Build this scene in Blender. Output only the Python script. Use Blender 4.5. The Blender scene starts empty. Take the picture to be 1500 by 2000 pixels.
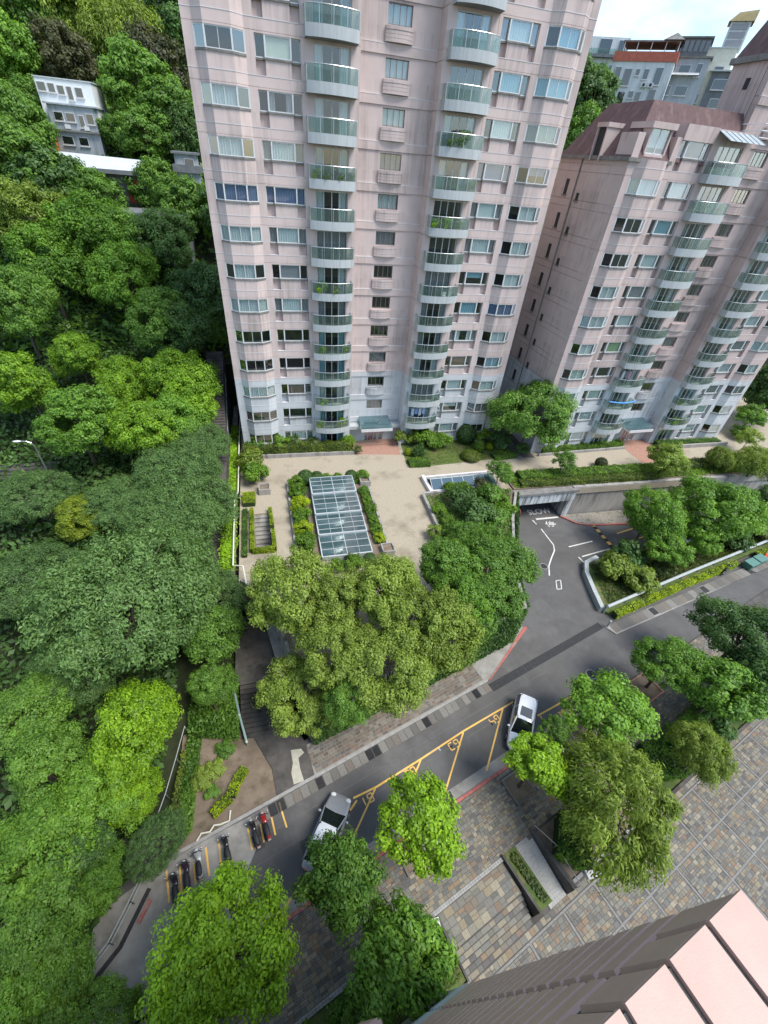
import bpy, math, random
import numpy as np
from mathutils import Matrix, Vector
from mathutils.geometry import tessellate_polygon

S = bpy.context.scene
COL = S.collection
# ---------------------------------------------------------------- camera
cam = bpy.data.cameras.new('camera')
cam.sensor_fit = 'VERTICAL'; cam.sensor_height = 24.0; cam.lens = 10.0628
cam.clip_start = 0.05; cam.clip_end = 3000
camo = bpy.data.objects.new('camera', cam); COL.objects.link(camo)
camo.matrix_world = Matrix(((0.968286, 0.094056, -0.231463, 0.000000), (-0.237533, 0.633781, -0.736138, 0.000000), (0.077459, 0.767773, 0.636023, 30.409152), (0.000000, 0.000000, 0.000000, 1.000000)))
S.camera = camo
# ---------------------------------------------------------------- sky
SUN_EL, SUN_AZ = math.radians(58), math.radians(128)     # azimuth measured clockwise from +Y
w = bpy.data.worlds.new('World'); S.world = w; w.use_nodes = True
nt = w.node_tree; nt.nodes.clear()
N = lambda t: nt.nodes.new(t)
out = N('ShaderNodeOutputWorld'); bg = N('ShaderNodeBackground'); sky = N('ShaderNodeTexSky')
sky.sky_type = 'NISHITA'; sky.sun_disc = False; sky.sun_elevation = SUN_EL; sky.sun_rotation = SUN_AZ
sky.air_density = 1.0; sky.dust_density = .3; sky.ozone_density = 3.0
tc = N('ShaderNodeTexCoord'); mp = N('ShaderNodeMapping'); mp.inputs['Scale'].default_value = (1, 1, 2.6)
nz = N('ShaderNodeTexNoise'); nz.inputs['Scale'].default_value = 3.4; nz.inputs['Detail'].default_value = 9; nz.inputs['Roughness'].default_value = .58
rp = N('ShaderNodeValToRGB'); rp.color_ramp.elements[0].position = .45; rp.color_ramp.elements[1].position = .65
mx = N('ShaderNodeMixRGB'); mx.inputs['Color2'].default_value = (9.0, 9.3, 9.7, 1)
nz2 = N('ShaderNodeTexNoise'); nz2.inputs['Scale'].default_value = 7; nz2.inputs['Detail'].default_value = 6
cm = N('ShaderNodeMixRGB'); cm.inputs['Color1'].default_value = (3.5, 4.2, 5.1, 1); cm.inputs['Color2'].default_value = (5.9, 6.1, 6.3, 1)
L = nt.links.new
L(tc.outputs['Generated'], mp.inputs['Vector']); L(mp.outputs['Vector'], nz.inputs['Vector']); L(mp.outputs['Vector'], nz2.inputs['Vector'])
L(nz.outputs['Fac'], rp.inputs['Fac']); L(rp.outputs['Color'], mx.inputs['Fac']); L(sky.outputs['Color'], mx.inputs['Color1'])
L(nz2.outputs['Fac'], cm.inputs['Fac']); L(cm.outputs['Color'], mx.inputs['Color2'])
L(mx.outputs['Color'], bg.inputs['Color']); bg.inputs['Strength'].default_value = .11
L(bg.outputs['Background'], out.inputs['Surface'])
# ---------------------------------------------------------------- sun (veiled by cloud)
sl = bpy.data.lights.new('sun', 'SUN'); sl.energy = 2.0; sl.angle = math.radians(28); sl.color = (1, .96, .9)
so = bpy.data.objects.new('sun', sl); COL.objects.link(so)
sd = Vector((math.sin(SUN_AZ) * math.cos(SUN_EL), math.cos(SUN_AZ) * math.cos(SUN_EL), math.sin(SUN_EL)))
so.rotation_euler = sd.to_track_quat('Z', 'Y').to_euler(); so.location = sd * 80
# ---------------------------------------------------------------- exposure
S.view_settings.view_transform = 'Standard'; S.view_settings.look = 'None'
S.view_settings.exposure = 1.34; S.view_settings.gamma = 1; S.view_settings.use_curve_mapping = False
S.render.engine = 'CYCLES'
S.cycles.max_bounces = 6; S.cycles.transparent_max_bounces = 12

rnd = random.Random(7)
rs = np.random.RandomState(5)

# ================================================================= materials
def newmat(name):
    m = bpy.data.materials.new(name); m.use_nodes = True
    n = m.node_tree.nodes; b = n['Principled BSDF']
    return m, m.node_tree, b
def col4(c): return (c[0], c[1], c[2], 1)
def node(t, ty, **kw):
    n = t.nodes.new(ty)
    for k, v in kw.items(): n.inputs[k].default_value = v
    return n
def noisy(name, c1, c2, scale=4., rough=.8, bump=.0, bscale=60., detail=6, spec=.3, stretch=None, c3=None, s3=.6, metal=0, sh=0.):
    """two-tone noise colour (+ optional large patches c3) and fine bump, in world space"""
    m, t, b = newmat(name)
    g = t.nodes.new('ShaderNodeNewGeometry')
    src = g.outputs['Position']
    if stretch:
        mpn = t.nodes.new('ShaderNodeMapping'); mpn.inputs['Scale'].default_value = stretch
        t.links.new(src, mpn.inputs['Vector']); src = mpn.outputs['Vector']
    n1 = node(t, 'ShaderNodeTexNoise', Scale=scale, Detail=detail, Roughness=.62); t.links.new(src, n1.inputs['Vector'])
    r1 = t.nodes.new('ShaderNodeValToRGB'); r1.color_ramp.elements[0].position = .3; r1.color_ramp.elements[1].position = .7
    r1.color_ramp.elements[0].color = col4(c1); r1.color_ramp.elements[1].color = col4(c2)
    t.links.new(n1.outputs['Fac'], r1.inputs['Fac']); o = r1.outputs['Color']
    if c3:
        n3 = node(t, 'ShaderNodeTexNoise', Scale=s3, Detail=8, Roughness=.65); t.links.new(src, n3.inputs['Vector'])
        r3 = t.nodes.new('ShaderNodeValToRGB'); r3.color_ramp.elements[0].position = .52 - sh; r3.color_ramp.elements[1].position = .68 - sh
        t.links.new(n3.outputs['Fac'], r3.inputs['Fac'])
        mm = t.nodes.new('ShaderNodeMixRGB'); mm.inputs['Color2'].default_value = col4(c3)
        t.links.new(r3.outputs['Color'], mm.inputs['Fac']); t.links.new(o, mm.inputs['Color1']); o = mm.outputs['Color']
    t.links.new(o, b.inputs['Base Color'])
    b.inputs['Roughness'].default_value = rough; b.inputs['Specular IOR Level'].default_value = spec; b.inputs['Metallic'].default_value = metal
    if bump:
        n2 = node(t, 'ShaderNodeTexNoise', Scale=bscale, Detail=3); t.links.new(g.outputs['Position'], n2.inputs['Vector'])
        bp = node(t, 'ShaderNodeBump', Strength=bump, Distance=.02); t.links.new(n2.outputs['Fac'], bp.inputs['Height'])
        t.links.new(bp.outputs['Normal'], b.inputs['Normal'])
    return m
def plain(name, c, rough=.5, metal=0, spec=.5, coat=0):
    m, t, b = newmat(name)
    g = t.nodes.new('ShaderNodeNewGeometry')
    n1 = node(t, 'ShaderNodeTexNoise', Scale=9., Detail=4); t.links.new(g.outputs['Position'], n1.inputs['Vector'])
    mr = t.nodes.new('ShaderNodeMapRange'); mr.inputs['To Min'].default_value = .86; mr.inputs['To Max'].default_value = 1.1
    t.links.new(n1.outputs['Fac'], mr.inputs['Value'])
    mu = t.nodes.new('ShaderNodeMixRGB'); mu.blend_type = 'MULTIPLY'; mu.inputs['Fac'].default_value = 1; mu.inputs['Color1'].default_value = col4(c)
    t.links.new(mr.outputs['Result'], mu.inputs['Color2']); t.links.new(mu.outputs['Color'], b.inputs['Base Color'])
    b.inputs['Roughness'].default_value = rough; b.inputs['Metallic'].default_value = metal; b.inputs['Specular IOR Level'].default_value = spec
    b.inputs['Coat Weight'].default_value = coat; b.inputs['Coat Roughness'].default_value = .05
    return m
def cladding(name, pink, grey, zsplit, stain=(.22, .185, .17), amt=.8):
    """painted render: pink above zsplit, grey-blue below; weathering runs down in streaks"""
    m, t, b = newmat(name)
    g = t.nodes.new('ShaderNodeNewGeometry'); sx = t.nodes.new('ShaderNodeSeparateXYZ'); t.links.new(g.outputs['Position'], sx.inputs['Vector'])
    gt = t.nodes.new('ShaderNodeMath'); gt.operation = 'GREATER_THAN'; gt.inputs[1].default_value = zsplit; t.links.new(sx.outputs['Z'], gt.inputs[0])
    m1 = t.nodes.new('ShaderNodeMixRGB'); m1.inputs['Color1'].default_value = col4(grey); m1.inputs['Color2'].default_value = col4(pink)
    t.links.new(gt.outputs[0], m1.inputs['Fac'])
    n1 = node(t, 'ShaderNodeTexNoise', Scale=.9, Detail=5); t.links.new(g.outputs['Position'], n1.inputs['Vector'])
    mr = t.nodes.new('ShaderNodeMapRange'); mr.inputs['To Min'].default_value = .84; mr.inputs['To Max'].default_value = 1.1; t.links.new(n1.outputs['Fac'], mr.inputs['Value'])
    m2 = t.nodes.new('ShaderNodeMixRGB'); m2.blend_type = 'MULTIPLY'; m2.inputs['Fac'].default_value = 1
    t.links.new(m1.outputs['Color'], m2.inputs['Color1']); t.links.new(mr.outputs['Result'], m2.inputs['Color2'])
    mpn = t.nodes.new('ShaderNodeMapping'); mpn.inputs['Scale'].default_value = (2.6, 2.6, .10); t.links.new(g.outputs['Position'], mpn.inputs['Vector'])
    n2 = node(t, 'ShaderNodeTexNoise', Scale=1., Detail=7, Roughness=.7); t.links.new(mpn.outputs['Vector'], n2.inputs['Vector'])
    n3 = node(t, 'ShaderNodeTexNoise', Scale=.16, Detail=3); t.links.new(g.outputs['Position'], n3.inputs['Vector'])
    ad = t.nodes.new('ShaderNodeMath'); ad.operation = 'ADD'; t.links.new(n2.outputs['Fac'], ad.inputs[0]); t.links.new(n3.outputs['Fac'], ad.inputs[1])
    rr = t.nodes.new('ShaderNodeMapRange'); rr.inputs['From Min'].default_value = 1.0; rr.inputs['From Max'].default_value = 1.42; rr.inputs['To Max'].default_value = amt
    t.links.new(ad.outputs[0], rr.inputs['Value'])
    # rain runs starting below each sill course and fading downwards
    f1 = t.nodes.new('ShaderNodeMath'); f1.operation = 'MULTIPLY_ADD'; f1.inputs[1].default_value = 1 / 3.1; f1.inputs[2].default_value = 10 - 2.9 / 3.1; t.links.new(sx.outputs['Z'], f1.inputs[0])
    f2 = t.nodes.new('ShaderNodeMath'); f2.operation = 'FRACT'; t.links.new(f1.outputs[0], f2.inputs[0])
    fr = t.nodes.new('ShaderNodeValToRGB'); e = fr.color_ramp.elements; e[0].position = .12; e[0].color = (0, 0, 0, 1); e[1].position = .50; e[1].color = (1, 1, 1, 1); q_ = e.new(.53); q_.color = (0, 0, 0, 1); t.links.new(f2.outputs[0], fr.inputs['Fac'])
    s1 = t.nodes.new('ShaderNodeMapping'); s1.inputs['Scale'].default_value = (3.4, 3.4, .05); t.links.new(g.outputs['Position'], s1.inputs['Vector'])
    s2 = node(t, 'ShaderNodeTexNoise', Scale=1., Detail=6, Roughness=.75); t.links.new(s1.outputs['Vector'], s2.inputs['Vector'])
    s3 = t.nodes.new('ShaderNodeMapRange'); s3.inputs['From Min'].default_value = .50; s3.inputs['From Max'].default_value = .72; t.links.new(s2.outputs['Fac'], s3.inputs['Value'])
    s4 = t.nodes.new('ShaderNodeMath'); s4.operation = 'MULTIPLY'; t.links.new(s3.outputs['Result'], s4.inputs[0]); t.links.new(fr.outputs['Color'], s4.inputs[1])
    s5 = t.nodes.new('ShaderNodeMath'); s5.operation = 'MULTIPLY_ADD'; s5.inputs[1].default_value = amt * .8; s5.use_clamp = True; t.links.new(s4.outputs[0], s5.inputs[0]); t.links.new(rr.outputs['Result'], s5.inputs[2])
    m3 = t.nodes.new('ShaderNodeMixRGB'); m3.inputs['Color2'].default_value = col4(stain)
    t.links.new(s5.outputs[0], m3.inputs['Fac']); t.links.new(m2.outputs['Color'], m3.inputs['Color1'])
    t.links.new(m3.outputs['Color'], b.inputs['Base Color']); b.inputs['Roughness'].default_value = .75; b.inputs['Specular IOR Level'].default_value = .3
    wv = node(t, 'ShaderNodeTexNoise', Scale=30., Detail=2); t.links.new(g.outputs['Position'], wv.inputs['Vector'])
    bp = node(t, 'ShaderNodeBump', Strength=.12, Distance=.02); t.links.new(wv.outputs['Fac'], bp.inputs['Height']); t.links.new(bp.outputs['Normal'], b.inputs['Normal'])
    return m
def glassmat(name, tint, refl=.22, rough=.03, dens=.0, blend=.35, dcol=(.30, .40, .37)):
    """thin architectural glass: clear with a sky reflection that grows towards grazing"""
    m, t, b = newmat(name); t.nodes.remove(b)
    o = t.nodes['Material Output']
    tr = node(t, 'ShaderNodeBsdfTransparent', Color=col4(tint)); gl = node(t, 'ShaderNodeBsdfGlossy', Roughness=rough, Color=(.95, 1, 1, 1))
    df = node(t, 'ShaderNodeBsdfDiffuse', Color=col4(dcol))
    lw = node(t, 'ShaderNodeLayerWeight', Blend=blend)
    mr = t.nodes.new('ShaderNodeMapRange'); mr.inputs['To Min'].default_value = refl; mr.inputs['To Max'].default_value = .9
    t.links.new(lw.outputs['Facing'], mr.inputs['Value'])
    ma = node(t, 'ShaderNodeMixShader', Fac=dens); t.links.new(tr.outputs[0], ma.inputs[1]); t.links.new(df.outputs[0], ma.inputs[2])
    mb = t.nodes.new('ShaderNodeMixShader'); t.links.new(mr.outputs['Result'], mb.inputs['Fac']); t.links.new(ma.outputs[0], mb.inputs[1]); t.links.new(gl.outputs[0], mb.inputs[2])
    t.links.new(mb.outputs[0], o.inputs['Surface'])
    return m
def leafmat(name, c1, c2, trans=.35, c3=None):
    m, t, b = newmat(name); o = t.nodes['Material Output']
    at = t.nodes.new('ShaderNodeAttribute'); at.attribute_name = 'tint'
    oi = t.nodes.new('ShaderNodeObjectInfo')
    md = t.nodes.new('ShaderNodeMath'); md.operation = 'MULTIPLY_ADD'; md.inputs[1].default_value = .28; md.inputs[2].default_value = -.14
    t.links.new(oi.outputs['Random'], md.inputs[0])
    ad = t.nodes.new('ShaderNodeMath'); ad.operation = 'ADD'; t.links.new(at.outputs['Fac'], ad.inputs[0]); t.links.new(md.outputs[0], ad.inputs[1])
    r1 = t.nodes.new('ShaderNodeValToRGB'); e = r1.color_ramp.elements
    e[0].position = .1; e[1].position = .9; e[0].color = col4(c1); e[1].color = col4(c2)
    if c3: k = e.new(.97); k.color = col4(c3)
    t.links.new(ad.outputs[0], r1.inputs['Fac']); t.links.new(r1.outputs['Color'], b.inputs['Base Color'])
    b.inputs['Roughness'].default_value = .5; b.inputs['Specular IOR Level'].default_value = .35
    tl = t.nodes.new('ShaderNodeBsdfTranslucent')
    ml = t.nodes.new('ShaderNodeMixRGB'); ml.blend_type = 'MULTIPLY'; ml.inputs['Fac'].default_value = 1; ml.inputs['Color2'].default_value = (1.5, 1.5, .6, 1)
    t.links.new(r1.outputs['Color'], ml.inputs['Color1']); t.links.new(ml.outputs['Color'], tl.inputs['Color'])
    ms = node(t, 'ShaderNodeMixShader', Fac=trans); t.links.new(b.outputs[0], ms.inputs[1]); t.links.new(tl.outputs[0], ms.inputs[2])
    t.links.new(ms.outputs[0], o.inputs['Surface'])
    return m
def tilemat(name, stops, use_attr, rough=.6, spec=.4):
    """natural stone pieces: each piece takes its own colour, from its object or from its face"""
    m, t, b = newmat(name)
    if use_attr:
        at = t.nodes.new('ShaderNodeAttribute'); at.attribute_name = 'tint'; src = at.outputs['Fac']
    else:
        oi = t.nodes.new('ShaderNodeObjectInfo'); src = oi.outputs['Random']
    r1 = t.nodes.new('ShaderNodeValToRGB'); r1.color_ramp.interpolation = 'CONSTANT'
    e = r1.color_ramp.elements
    while len(e) < len(stops): e.new(.5)
    for i, c in enumerate(stops): e[i].position = i / len(stops); e[i].color = col4(c)
    t.links.new(src, r1.inputs['Fac'])
    g = t.nodes.new('ShaderNodeNewGeometry'); n1 = node(t, 'ShaderNodeTexNoise', Scale=7., Detail=6, Roughness=.7); t.links.new(g.outputs['Position'], n1.inputs['Vector'])
    mr = t.nodes.new('ShaderNodeMapRange'); mr.inputs['To Min'].default_value = .6; mr.inputs['To Max'].default_value = 1.35; t.links.new(n1.outputs['Fac'], mr.inputs['Value'])
    mu = t.nodes.new('ShaderNodeMixRGB'); mu.blend_type = 'MULTIPLY'; mu.inputs['Fac'].default_value = 1
    t.links.new(r1.outputs['Color'], mu.inputs['Color1']); t.links.new(mr.outputs['Result'], mu.inputs['Color2'])
    t.links.new(mu.outputs['Color'], b.inputs['Base Color']); b.inputs['Roughness'].default_value = rough; b.inputs['Specular IOR Level'].default_value = spec
    bp = node(t, 'ShaderNodeBump', Strength=.3, Distance=.02); t.links.new(n1.outputs['Fac'], bp.inputs['Height']); t.links.new(bp.outputs['Normal'], b.inputs['Normal'])
    return m

PINK, GREY = (.585, .475, .438), (.525, .54, .545)
M = {}
M['clad'] = cladding('pink_render', PINK, GREY, 9.66)
M['clad2'] = cladding('pink_render_weathered', (.525, .42, .388), GREY, 9.66, amt=1.0)
M['own'] = noisy('pink_ceramic_panel', (.41, .272, .218), (.47, .32, .262), 1.4, .5, .1, 40, spec=.5)
M['own_grey'] = noisy('grey_ceramic_panel', (.36, .42, .41), (.42, .47, .46), 1.4, .5, .1, 40)
M['joint'] = noisy('dark_joint', (.06, .06, .055), (.14, .14, .125), 9., .95, .5, 30)  # dark mottled tone seen between the panels
M['trim'] = noisy('pale_trim', (.55, .53, .52), (.66, .63, .62), 3., .7)
M['sill'] = noisy('stained_concrete', (.13, .125, .115), (.27, .26, .24), 2.2, .9, .3, 40, c3=(.1, .1, .09), s3=1.1)
M['slab'] = noisy('balcony_grey', (.36, .385, .385), (.46, .48, .475), 1.6, .75, .1, stretch=(3, 3, .25), c3=(.36, .37, .36), s3=1.)
M['deck'] = noisy('balcony_floor', (.23, .22, .20), (.31, .30, .28), 5., .8)
M['room'] = noisy('room_dark', (.03, .028, .026), (.075, .07, .065), .7, .9)  # near-black colour stands for the unlit depth of the rooms
M['frame'] = plain('white_aluminium', (.60, .61, .60), .45)
M['bronze'] = plain('bronze_aluminium', (.20, .17, .15), .4, .3)
M['glass'] = glassmat('window_glass', (.80, .86, .86), .10)
M['railglass'] = glassmat('green_rail_glass', (.72, .81, .77), .03, .30, .06, .18)
M['skyglass'] = glassmat('skylight_glass', (.24, .42, .44), .12, .05, .32, .15, (.13, .23, .25))
M['bar'] = plain('grey_white_bar', (.44, .47, .47), .45)
M['steel'] = plain('brushed_steel', (.55, .57, .56), .3, .7)
M['cur_white'] = plain('curtain_white', (.62, .68, .67), .9)
M['cur_teal'] = plain('curtain_teal', (.25, .45, .52), .9)
M['cur_blue'] = plain('curtain_blue', (.17, .23, .37), .9)
M['cur_grey'] = plain('curtain_grey', (.33, .33, .34), .9)
M['cur_cream'] = plain('blind_cream', (.72, .72, .60), .9)
M['cur_brown'] = plain('blind_brown', (.20, .13, .08), .9)
M['cur_green'] = plain('blind_green', (.33, .45, .25), .9)
M['mansard'] = noisy('maroon_roof', (.092, .056, .054), (.142, .090, .086), 1.2, .85, .3, 25, stretch=(2, 2, .4), c3=(.17, .115, .108), s3=.5)
M['asphalt'] = noisy('asphalt', (.088, .085, .081), (.118, .114, .109), .55, .9, .35, 90, c3=(.14, .135, .13), s3=.22)
M['asphalt_dark'] = noisy('asphalt_dark', (.058, .056, .054), (.078, .075, .073), 1.2, .9, .35, 90)
M['asphalt_pale'] = noisy('asphalt_pale', (.10, .097, .092), (.13, .126, .12), 1.2, .9, .35, 90)
M['concrete'] = noisy('concrete', (.22, .21, .19), (.33, .315, .285), .9, .9, .3, 40, c3=(.15, .14, .12), s3=.5)
M['darkconc'] = noisy('dark_concrete', (.06, .055, .05), (.12, .11, .10), 1.1, .85, .3, 30, c3=(.045, .04, .035), s3=.5)  # dark base with darker random patches
M['wallconc'] = noisy('retaining_concrete', (.26, .245, .225), (.36, .345, .32), .7, .9, .2, 40, stretch=(2, 2, .3), c3=(.10, .095, .085), s3=.55)
M['portal'] = noisy('portal_tiles', (.50, .53, .54), (.60, .62, .62), 1.2, .6, .05, stretch=(3, 3, .2), c3=(.09, .09, .085), s3=.9, sh=.06)
M['court'] = noisy('courtyard_paving', (.29, .248, .180), (.42, .365, .280), 6., .85, .6, 12, detail=12, c3=(.225, .19, .14), s3=.22)
M['brickpav'] = noisy('red_brick_paving', (.30, .16, .115), (.40, .235, .175), 3., .85, .3, 30)
M['gravel'] = noisy('gravel', (.14, .125, .10), (.36, .33, .28), 9., .95, .9, 25, c3=(.10, .11, .06), s3=1.2)
M['cement'] = noisy('cement_spill', (.36, .34, .27), (.46, .44, .36), 4., .9, .3)
M['stair'] = noisy('shaded_stair', (.060, .054, .047), (.115, .105, .092), 1.1, .9, .3, 30, c3=(.02, .02, .017), s3=.5)  # base colour darkened to stand for tree shade over the flights
M['worn'] = noisy('worn_paint', (.10, .098, .094), (.16, .155, .15), 6., .9)
M['band'] = noisy('paving_band', (.16, .155, .143), (.25, .242, .225), 9., .85, .2)
M['ramptile'] = noisy('ramp_tile', (.30, .29, .265), (.38, .37, .34), 5., .8, .2)
M['kerb'] = noisy('kerb_stone', (.24, .235, .22), (.36, .35, .33), 3., .85, .2)
M['redpaint'] = noisy('red_kerb_paint', (.34, .085, .07), (.45, .15, .125), 3., .7, c3=(.30, .22, .19), s3=1.5)
M['yellow'] = noisy('yellow_road_paint', (.72, .40, .07), (.82, .52, .15), 2.5, .7, c3=(.60, .42, .20), s3=1.1)
M['white'] = noisy('white_road_paint', (.55, .54, .50), (.74, .72, .68), 4., .7, c3=(.30, .29, .28), s3=2.)
M['black'] = plain('black_rubber', (.018, .018, .02), .6)
M['drain'] = noisy('iron_grating', (.022, .022, .024), (.045, .045, .046), 6., .7, .2)
M['soil'] = noisy('bare_soil', (.14, .105, .075), (.235, .185, .135), .9, .95, .6, 20, c3=(.09, .075, .045), s3=.7)
M['lawn'] = noisy('thin_lawn', (.055, .10, .022), (.12, .15, .045), 2.2, .95, .8, 60, c3=(.20, .155, .085), s3=.7)
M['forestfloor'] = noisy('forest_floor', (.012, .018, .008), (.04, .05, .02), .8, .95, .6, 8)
M['bark'] = noisy('bark', (.07, .055, .042), (.14, .115, .09), 6., .9, .6, 20, stretch=(1, 1, .3))
M['barkpale'] = noisy('pale_bark', (.22, .20, .16), (.34, .31, .26), 6., .9, .4, 20, stretch=(1, 1, .3))
M['cream'] = noisy('cream_plaster', (.58, .57, .46), (.70, .69, .58), 2., .8)
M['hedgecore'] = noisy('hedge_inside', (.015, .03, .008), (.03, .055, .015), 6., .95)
M['railgreen'] = plain('pale_green_rail', (.28, .40, .36), .5)
M['railgrey'] = noisy('weathered_rail', (.30, .33, .33), (.42, .45, .44), 3., .6)
M['darkrail'] = plain('black_rail', (.03, .035, .035), .5)
M['carglass'] = plain('car_glass', (.012, .015, .018), .05, 0, .9, 1)
LEAF = dict(
 bright=leafmat('leaf_bright', (.090, .185, .008), (.350, .570, .030)),
 fresh=leafmat('leaf_fresh', (.062, .150, .015), (.235, .425, .048)),
 mid=leafmat('leaf_mid', (.048, .118, .015), (.185, .340, .048)),
 dark=leafmat('leaf_dark', (.032, .078, .018), (.120, .225, .055)),
 blue=leafmat('leaf_bluegreen', (.056, .115, .034), (.185, .315, .088)),
 olive=leafmat('leaf_olive', (.100, .150, .018), (.310, .420, .070)),
 yellow=leafmat('leaf_yellowgreen', (.080, .170, .011), (.285, .480, .030)),
 gold=leafmat('leaf_gold', (.09, .15, .012), (.33, .40, .03)),
 red=leafmat('leaf_reddish', (.038, .048, .018), (.125, .130, .052)),
 lime=leafmat('leaf_lime_hedge', (.14, .22, .006), (.43, .54, .015)),
 hedge=leafmat('leaf_hedge', (.055, .125, .010), (.190, .340, .028)),
 hedgeol=leafmat('leaf_hedge_olive', (.062, .100, .012), (.210, .265, .032)),
 grass=leafmat('grass_blades', (.04, .07, .012), (.15, .19, .045)),
 flower=leafmat('leaf_with_blossom', (.06, .11, .025), (.14, .22, .06), c3=(.55, .22, .16)))
SLATE = [(q[0] * 1.0, q[1] * .93, q[2] * .80) for q in [(.125, .125, .12), (.155, .16, .155), (.165, .15, .125), (.10, .105, .105), (.22, .205, .165), (.14, .15, .15), (.165, .125, .095), (.17, .172, .162), (.26, .245, .20), (.09, .09, .095), (.19, .188, .17), (.15, .138, .12), (.115, .12, .125), (.135, .14, .13), (.205, .19, .155), (.145, .145, .14), (.20, .15, .105), (.215, .19, .14)]]
M['slate'] = tilemat('slate_piece', SLATE, False)
M['slate_f'] = tilemat('slate_pieces', SLATE, True)
SLAB = [tuple(k * .68 for k in q) for q in [(.21, .195, .17), (.26, .245, .22), (.18, .17, .15), (.29, .275, .245), (.235, .205, .17)]]
M['pave'] = tilemat('pavement_slab', SLAB, False, .8)
PAV = [tuple(k * .62 for k in q) for q in [(.23, .19, .155), (.30, .26, .21), (.185, .155, .13), (.26, .215, .165), (.34, .30, .25), (.215, .20, .18), (.28, .20, .15)]]
M['pav_f'] = tilemat('pavement_setts', PAV, True, .8)

# ================================================================= mesh helpers
class MB:
    def __init__(s): s.v = []; s.f = []; s.t = []
    def add(s, vs, fs, tint=None):
        o = len(s.v); s.v += [tuple(q) for q in vs]; s.f += [tuple(i + o for i in f) for f in fs]
        if tint is not None: s.t += [tint] * len(fs)
        return s
    def box(s, x0, x1, y0, y1, z0, z1, tint=None):
        x0, x1 = min(x0, x1), max(x0, x1)
        return s.add([(x0, y0, z0), (x1, y0, z0), (x1, y1, z0), (x0, y1, z0), (x0, y0, z1), (x1, y0, z1), (x1, y1, z1), (x0, y1, z1)],
                     [(3, 2, 1, 0), (4, 5, 6, 7), (0, 1, 5, 4), (1, 2, 6, 5), (2, 3, 7, 6), (3, 0, 4, 7)], tint)
    def prism(s, poly, z0, z1, holes=(), cap=True):
        n = len(poly); ar = sum(poly[i][0] * poly[(i + 1) % n][1] - poly[(i + 1) % n][0] * poly[i][1] for i in range(n))
        if ar < 0: poly = poly[::-1]
        b = [(q[0], q[1], z0) for q in poly]; t = [(q[0], q[1], z1) for q in poly]
        s.add(b + t, [(i, (i + 1) % n, n + (i + 1) % n, n + i) for i in range(n)])
        if cap:
            loops = [[Vector((q[0], q[1], 0)) for q in lp] for lp in [poly] + list(holes)]
            flat = [q for lp in loops for q in lp]
            for z, up in ((z0, 0), (z1, 1)):
                fs = []
                for a_, b_, c_ in tessellate_polygon(loops):
                    cr = (flat[b_] - flat[a_]).cross(flat[c_] - flat[a_]).z
                    fs.append((a_, b_, c_) if (cr > 0) == bool(up) else (a_, c_, b_))
                s.add([(q.x, q.y, z) for q in flat], fs)
        for h in holes:
            k = len(h); s.add([(q[0], q[1], z0) for q in h] + [(q[0], q[1], z1) for q in h], [(i, k + i, k + (i + 1) % k, (i + 1) % k) for i in range(k)])
        return s
    def tube(s, pts, r, seg=6, r1=None, close=True):
        pts = [Vector(q) for q in pts]; n = len(pts); rings = []
        for i, q in enumerate(pts):
            d = (pts[min(i + 1, n - 1)] - pts[max(i - 1, 0)]).normalized()
            a = d.cross(Vector((0, 0, 1)) if abs(d.z) < .95 else Vector((1, 0, 0))).normalized(); b = d.cross(a)
            rr = r if r1 is None else r + (r1 - r) * i / (n - 1)
            rings.append([q + (a * math.cos(6.2832 * j / seg) + b * math.sin(6.2832 * j / seg)) * rr for j in range(seg)])
        vs = [q for g in rings for q in g]
        fs = [(i * seg + j, i * seg + (j + 1) % seg, (i + 1) * seg + (j + 1) % seg, (i + 1) * seg + j) for i in range(n - 1) for j in range(seg)]
        if close: fs += [tuple(range(seg))[::-1], tuple((n - 1) * seg + j for j in range(seg))]
        return s.add(vs, fs)
    def ball(s, c, r, seg=10, rings=6):
        rx, ry, rz = r if hasattr(r, '__len__') else (r, r, r)
        vs = []; fs = []
        for i in range(rings + 1):
            a = math.pi * i / rings
            for j in range(seg):
                b = 6.2832 * j / seg; vs.append((c[0] + rx * math.sin(a) * math.cos(b), c[1] + ry * math.sin(a) * math.sin(b), c[2] + rz * math.cos(a)))
        for i in range(rings):
            for j in range(seg): fs.append((i * seg + j, (i + 1) * seg + j, (i + 1) * seg + (j + 1) % seg, i * seg + (j + 1) % seg))
        return s.add(vs, fs)
    def mesh(s, name, mat, smooth=False):
        me = bpy.data.meshes.new(name); me.from_pydata(s.v, [], s.f)
        if s.t:
            at = me.attributes.new('tint', 'FLOAT', 'FACE'); at.data.foreach_set('value', np.array(s.t, dtype=np.float32))
        if mat: me.materials.append(mat)
        if smooth: me.polygons.foreach_set('use_smooth', [True] * len(me.polygons))
        me.update(); return me
    def build(s, name, mat, parent=None, loc=(0, 0, 0), smooth=False, rz=0):
        return put(name, s.mesh(name, mat, smooth), parent, loc, rz)
def put(name, me, parent=None, loc=(0, 0, 0), rz=0, scale=None, mat=None):
    o = bpy.data.objects.new(name, me); COL.objects.link(o)
    o.parent = parent; o.location = loc; o.rotation_euler = (0, 0, rz)
    if scale: o.scale = scale
    if mat and me: o.material_slots[0].link = 'OBJECT'; o.material_slots[0].material = mat
    return o
def tag(o, label=None, cat=None, group=None, kind=None):
    if label: o['label'] = label
    if cat: o['category'] = cat
    if group: o['group'] = group
    if kind: o['kind'] = kind
    return o
def thing(name, loc, label, cat, group=None, rz=0, scale=None): return tag(put(name, None, None, loc, rz, scale), label, cat, group)
CACHE = {}
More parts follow.
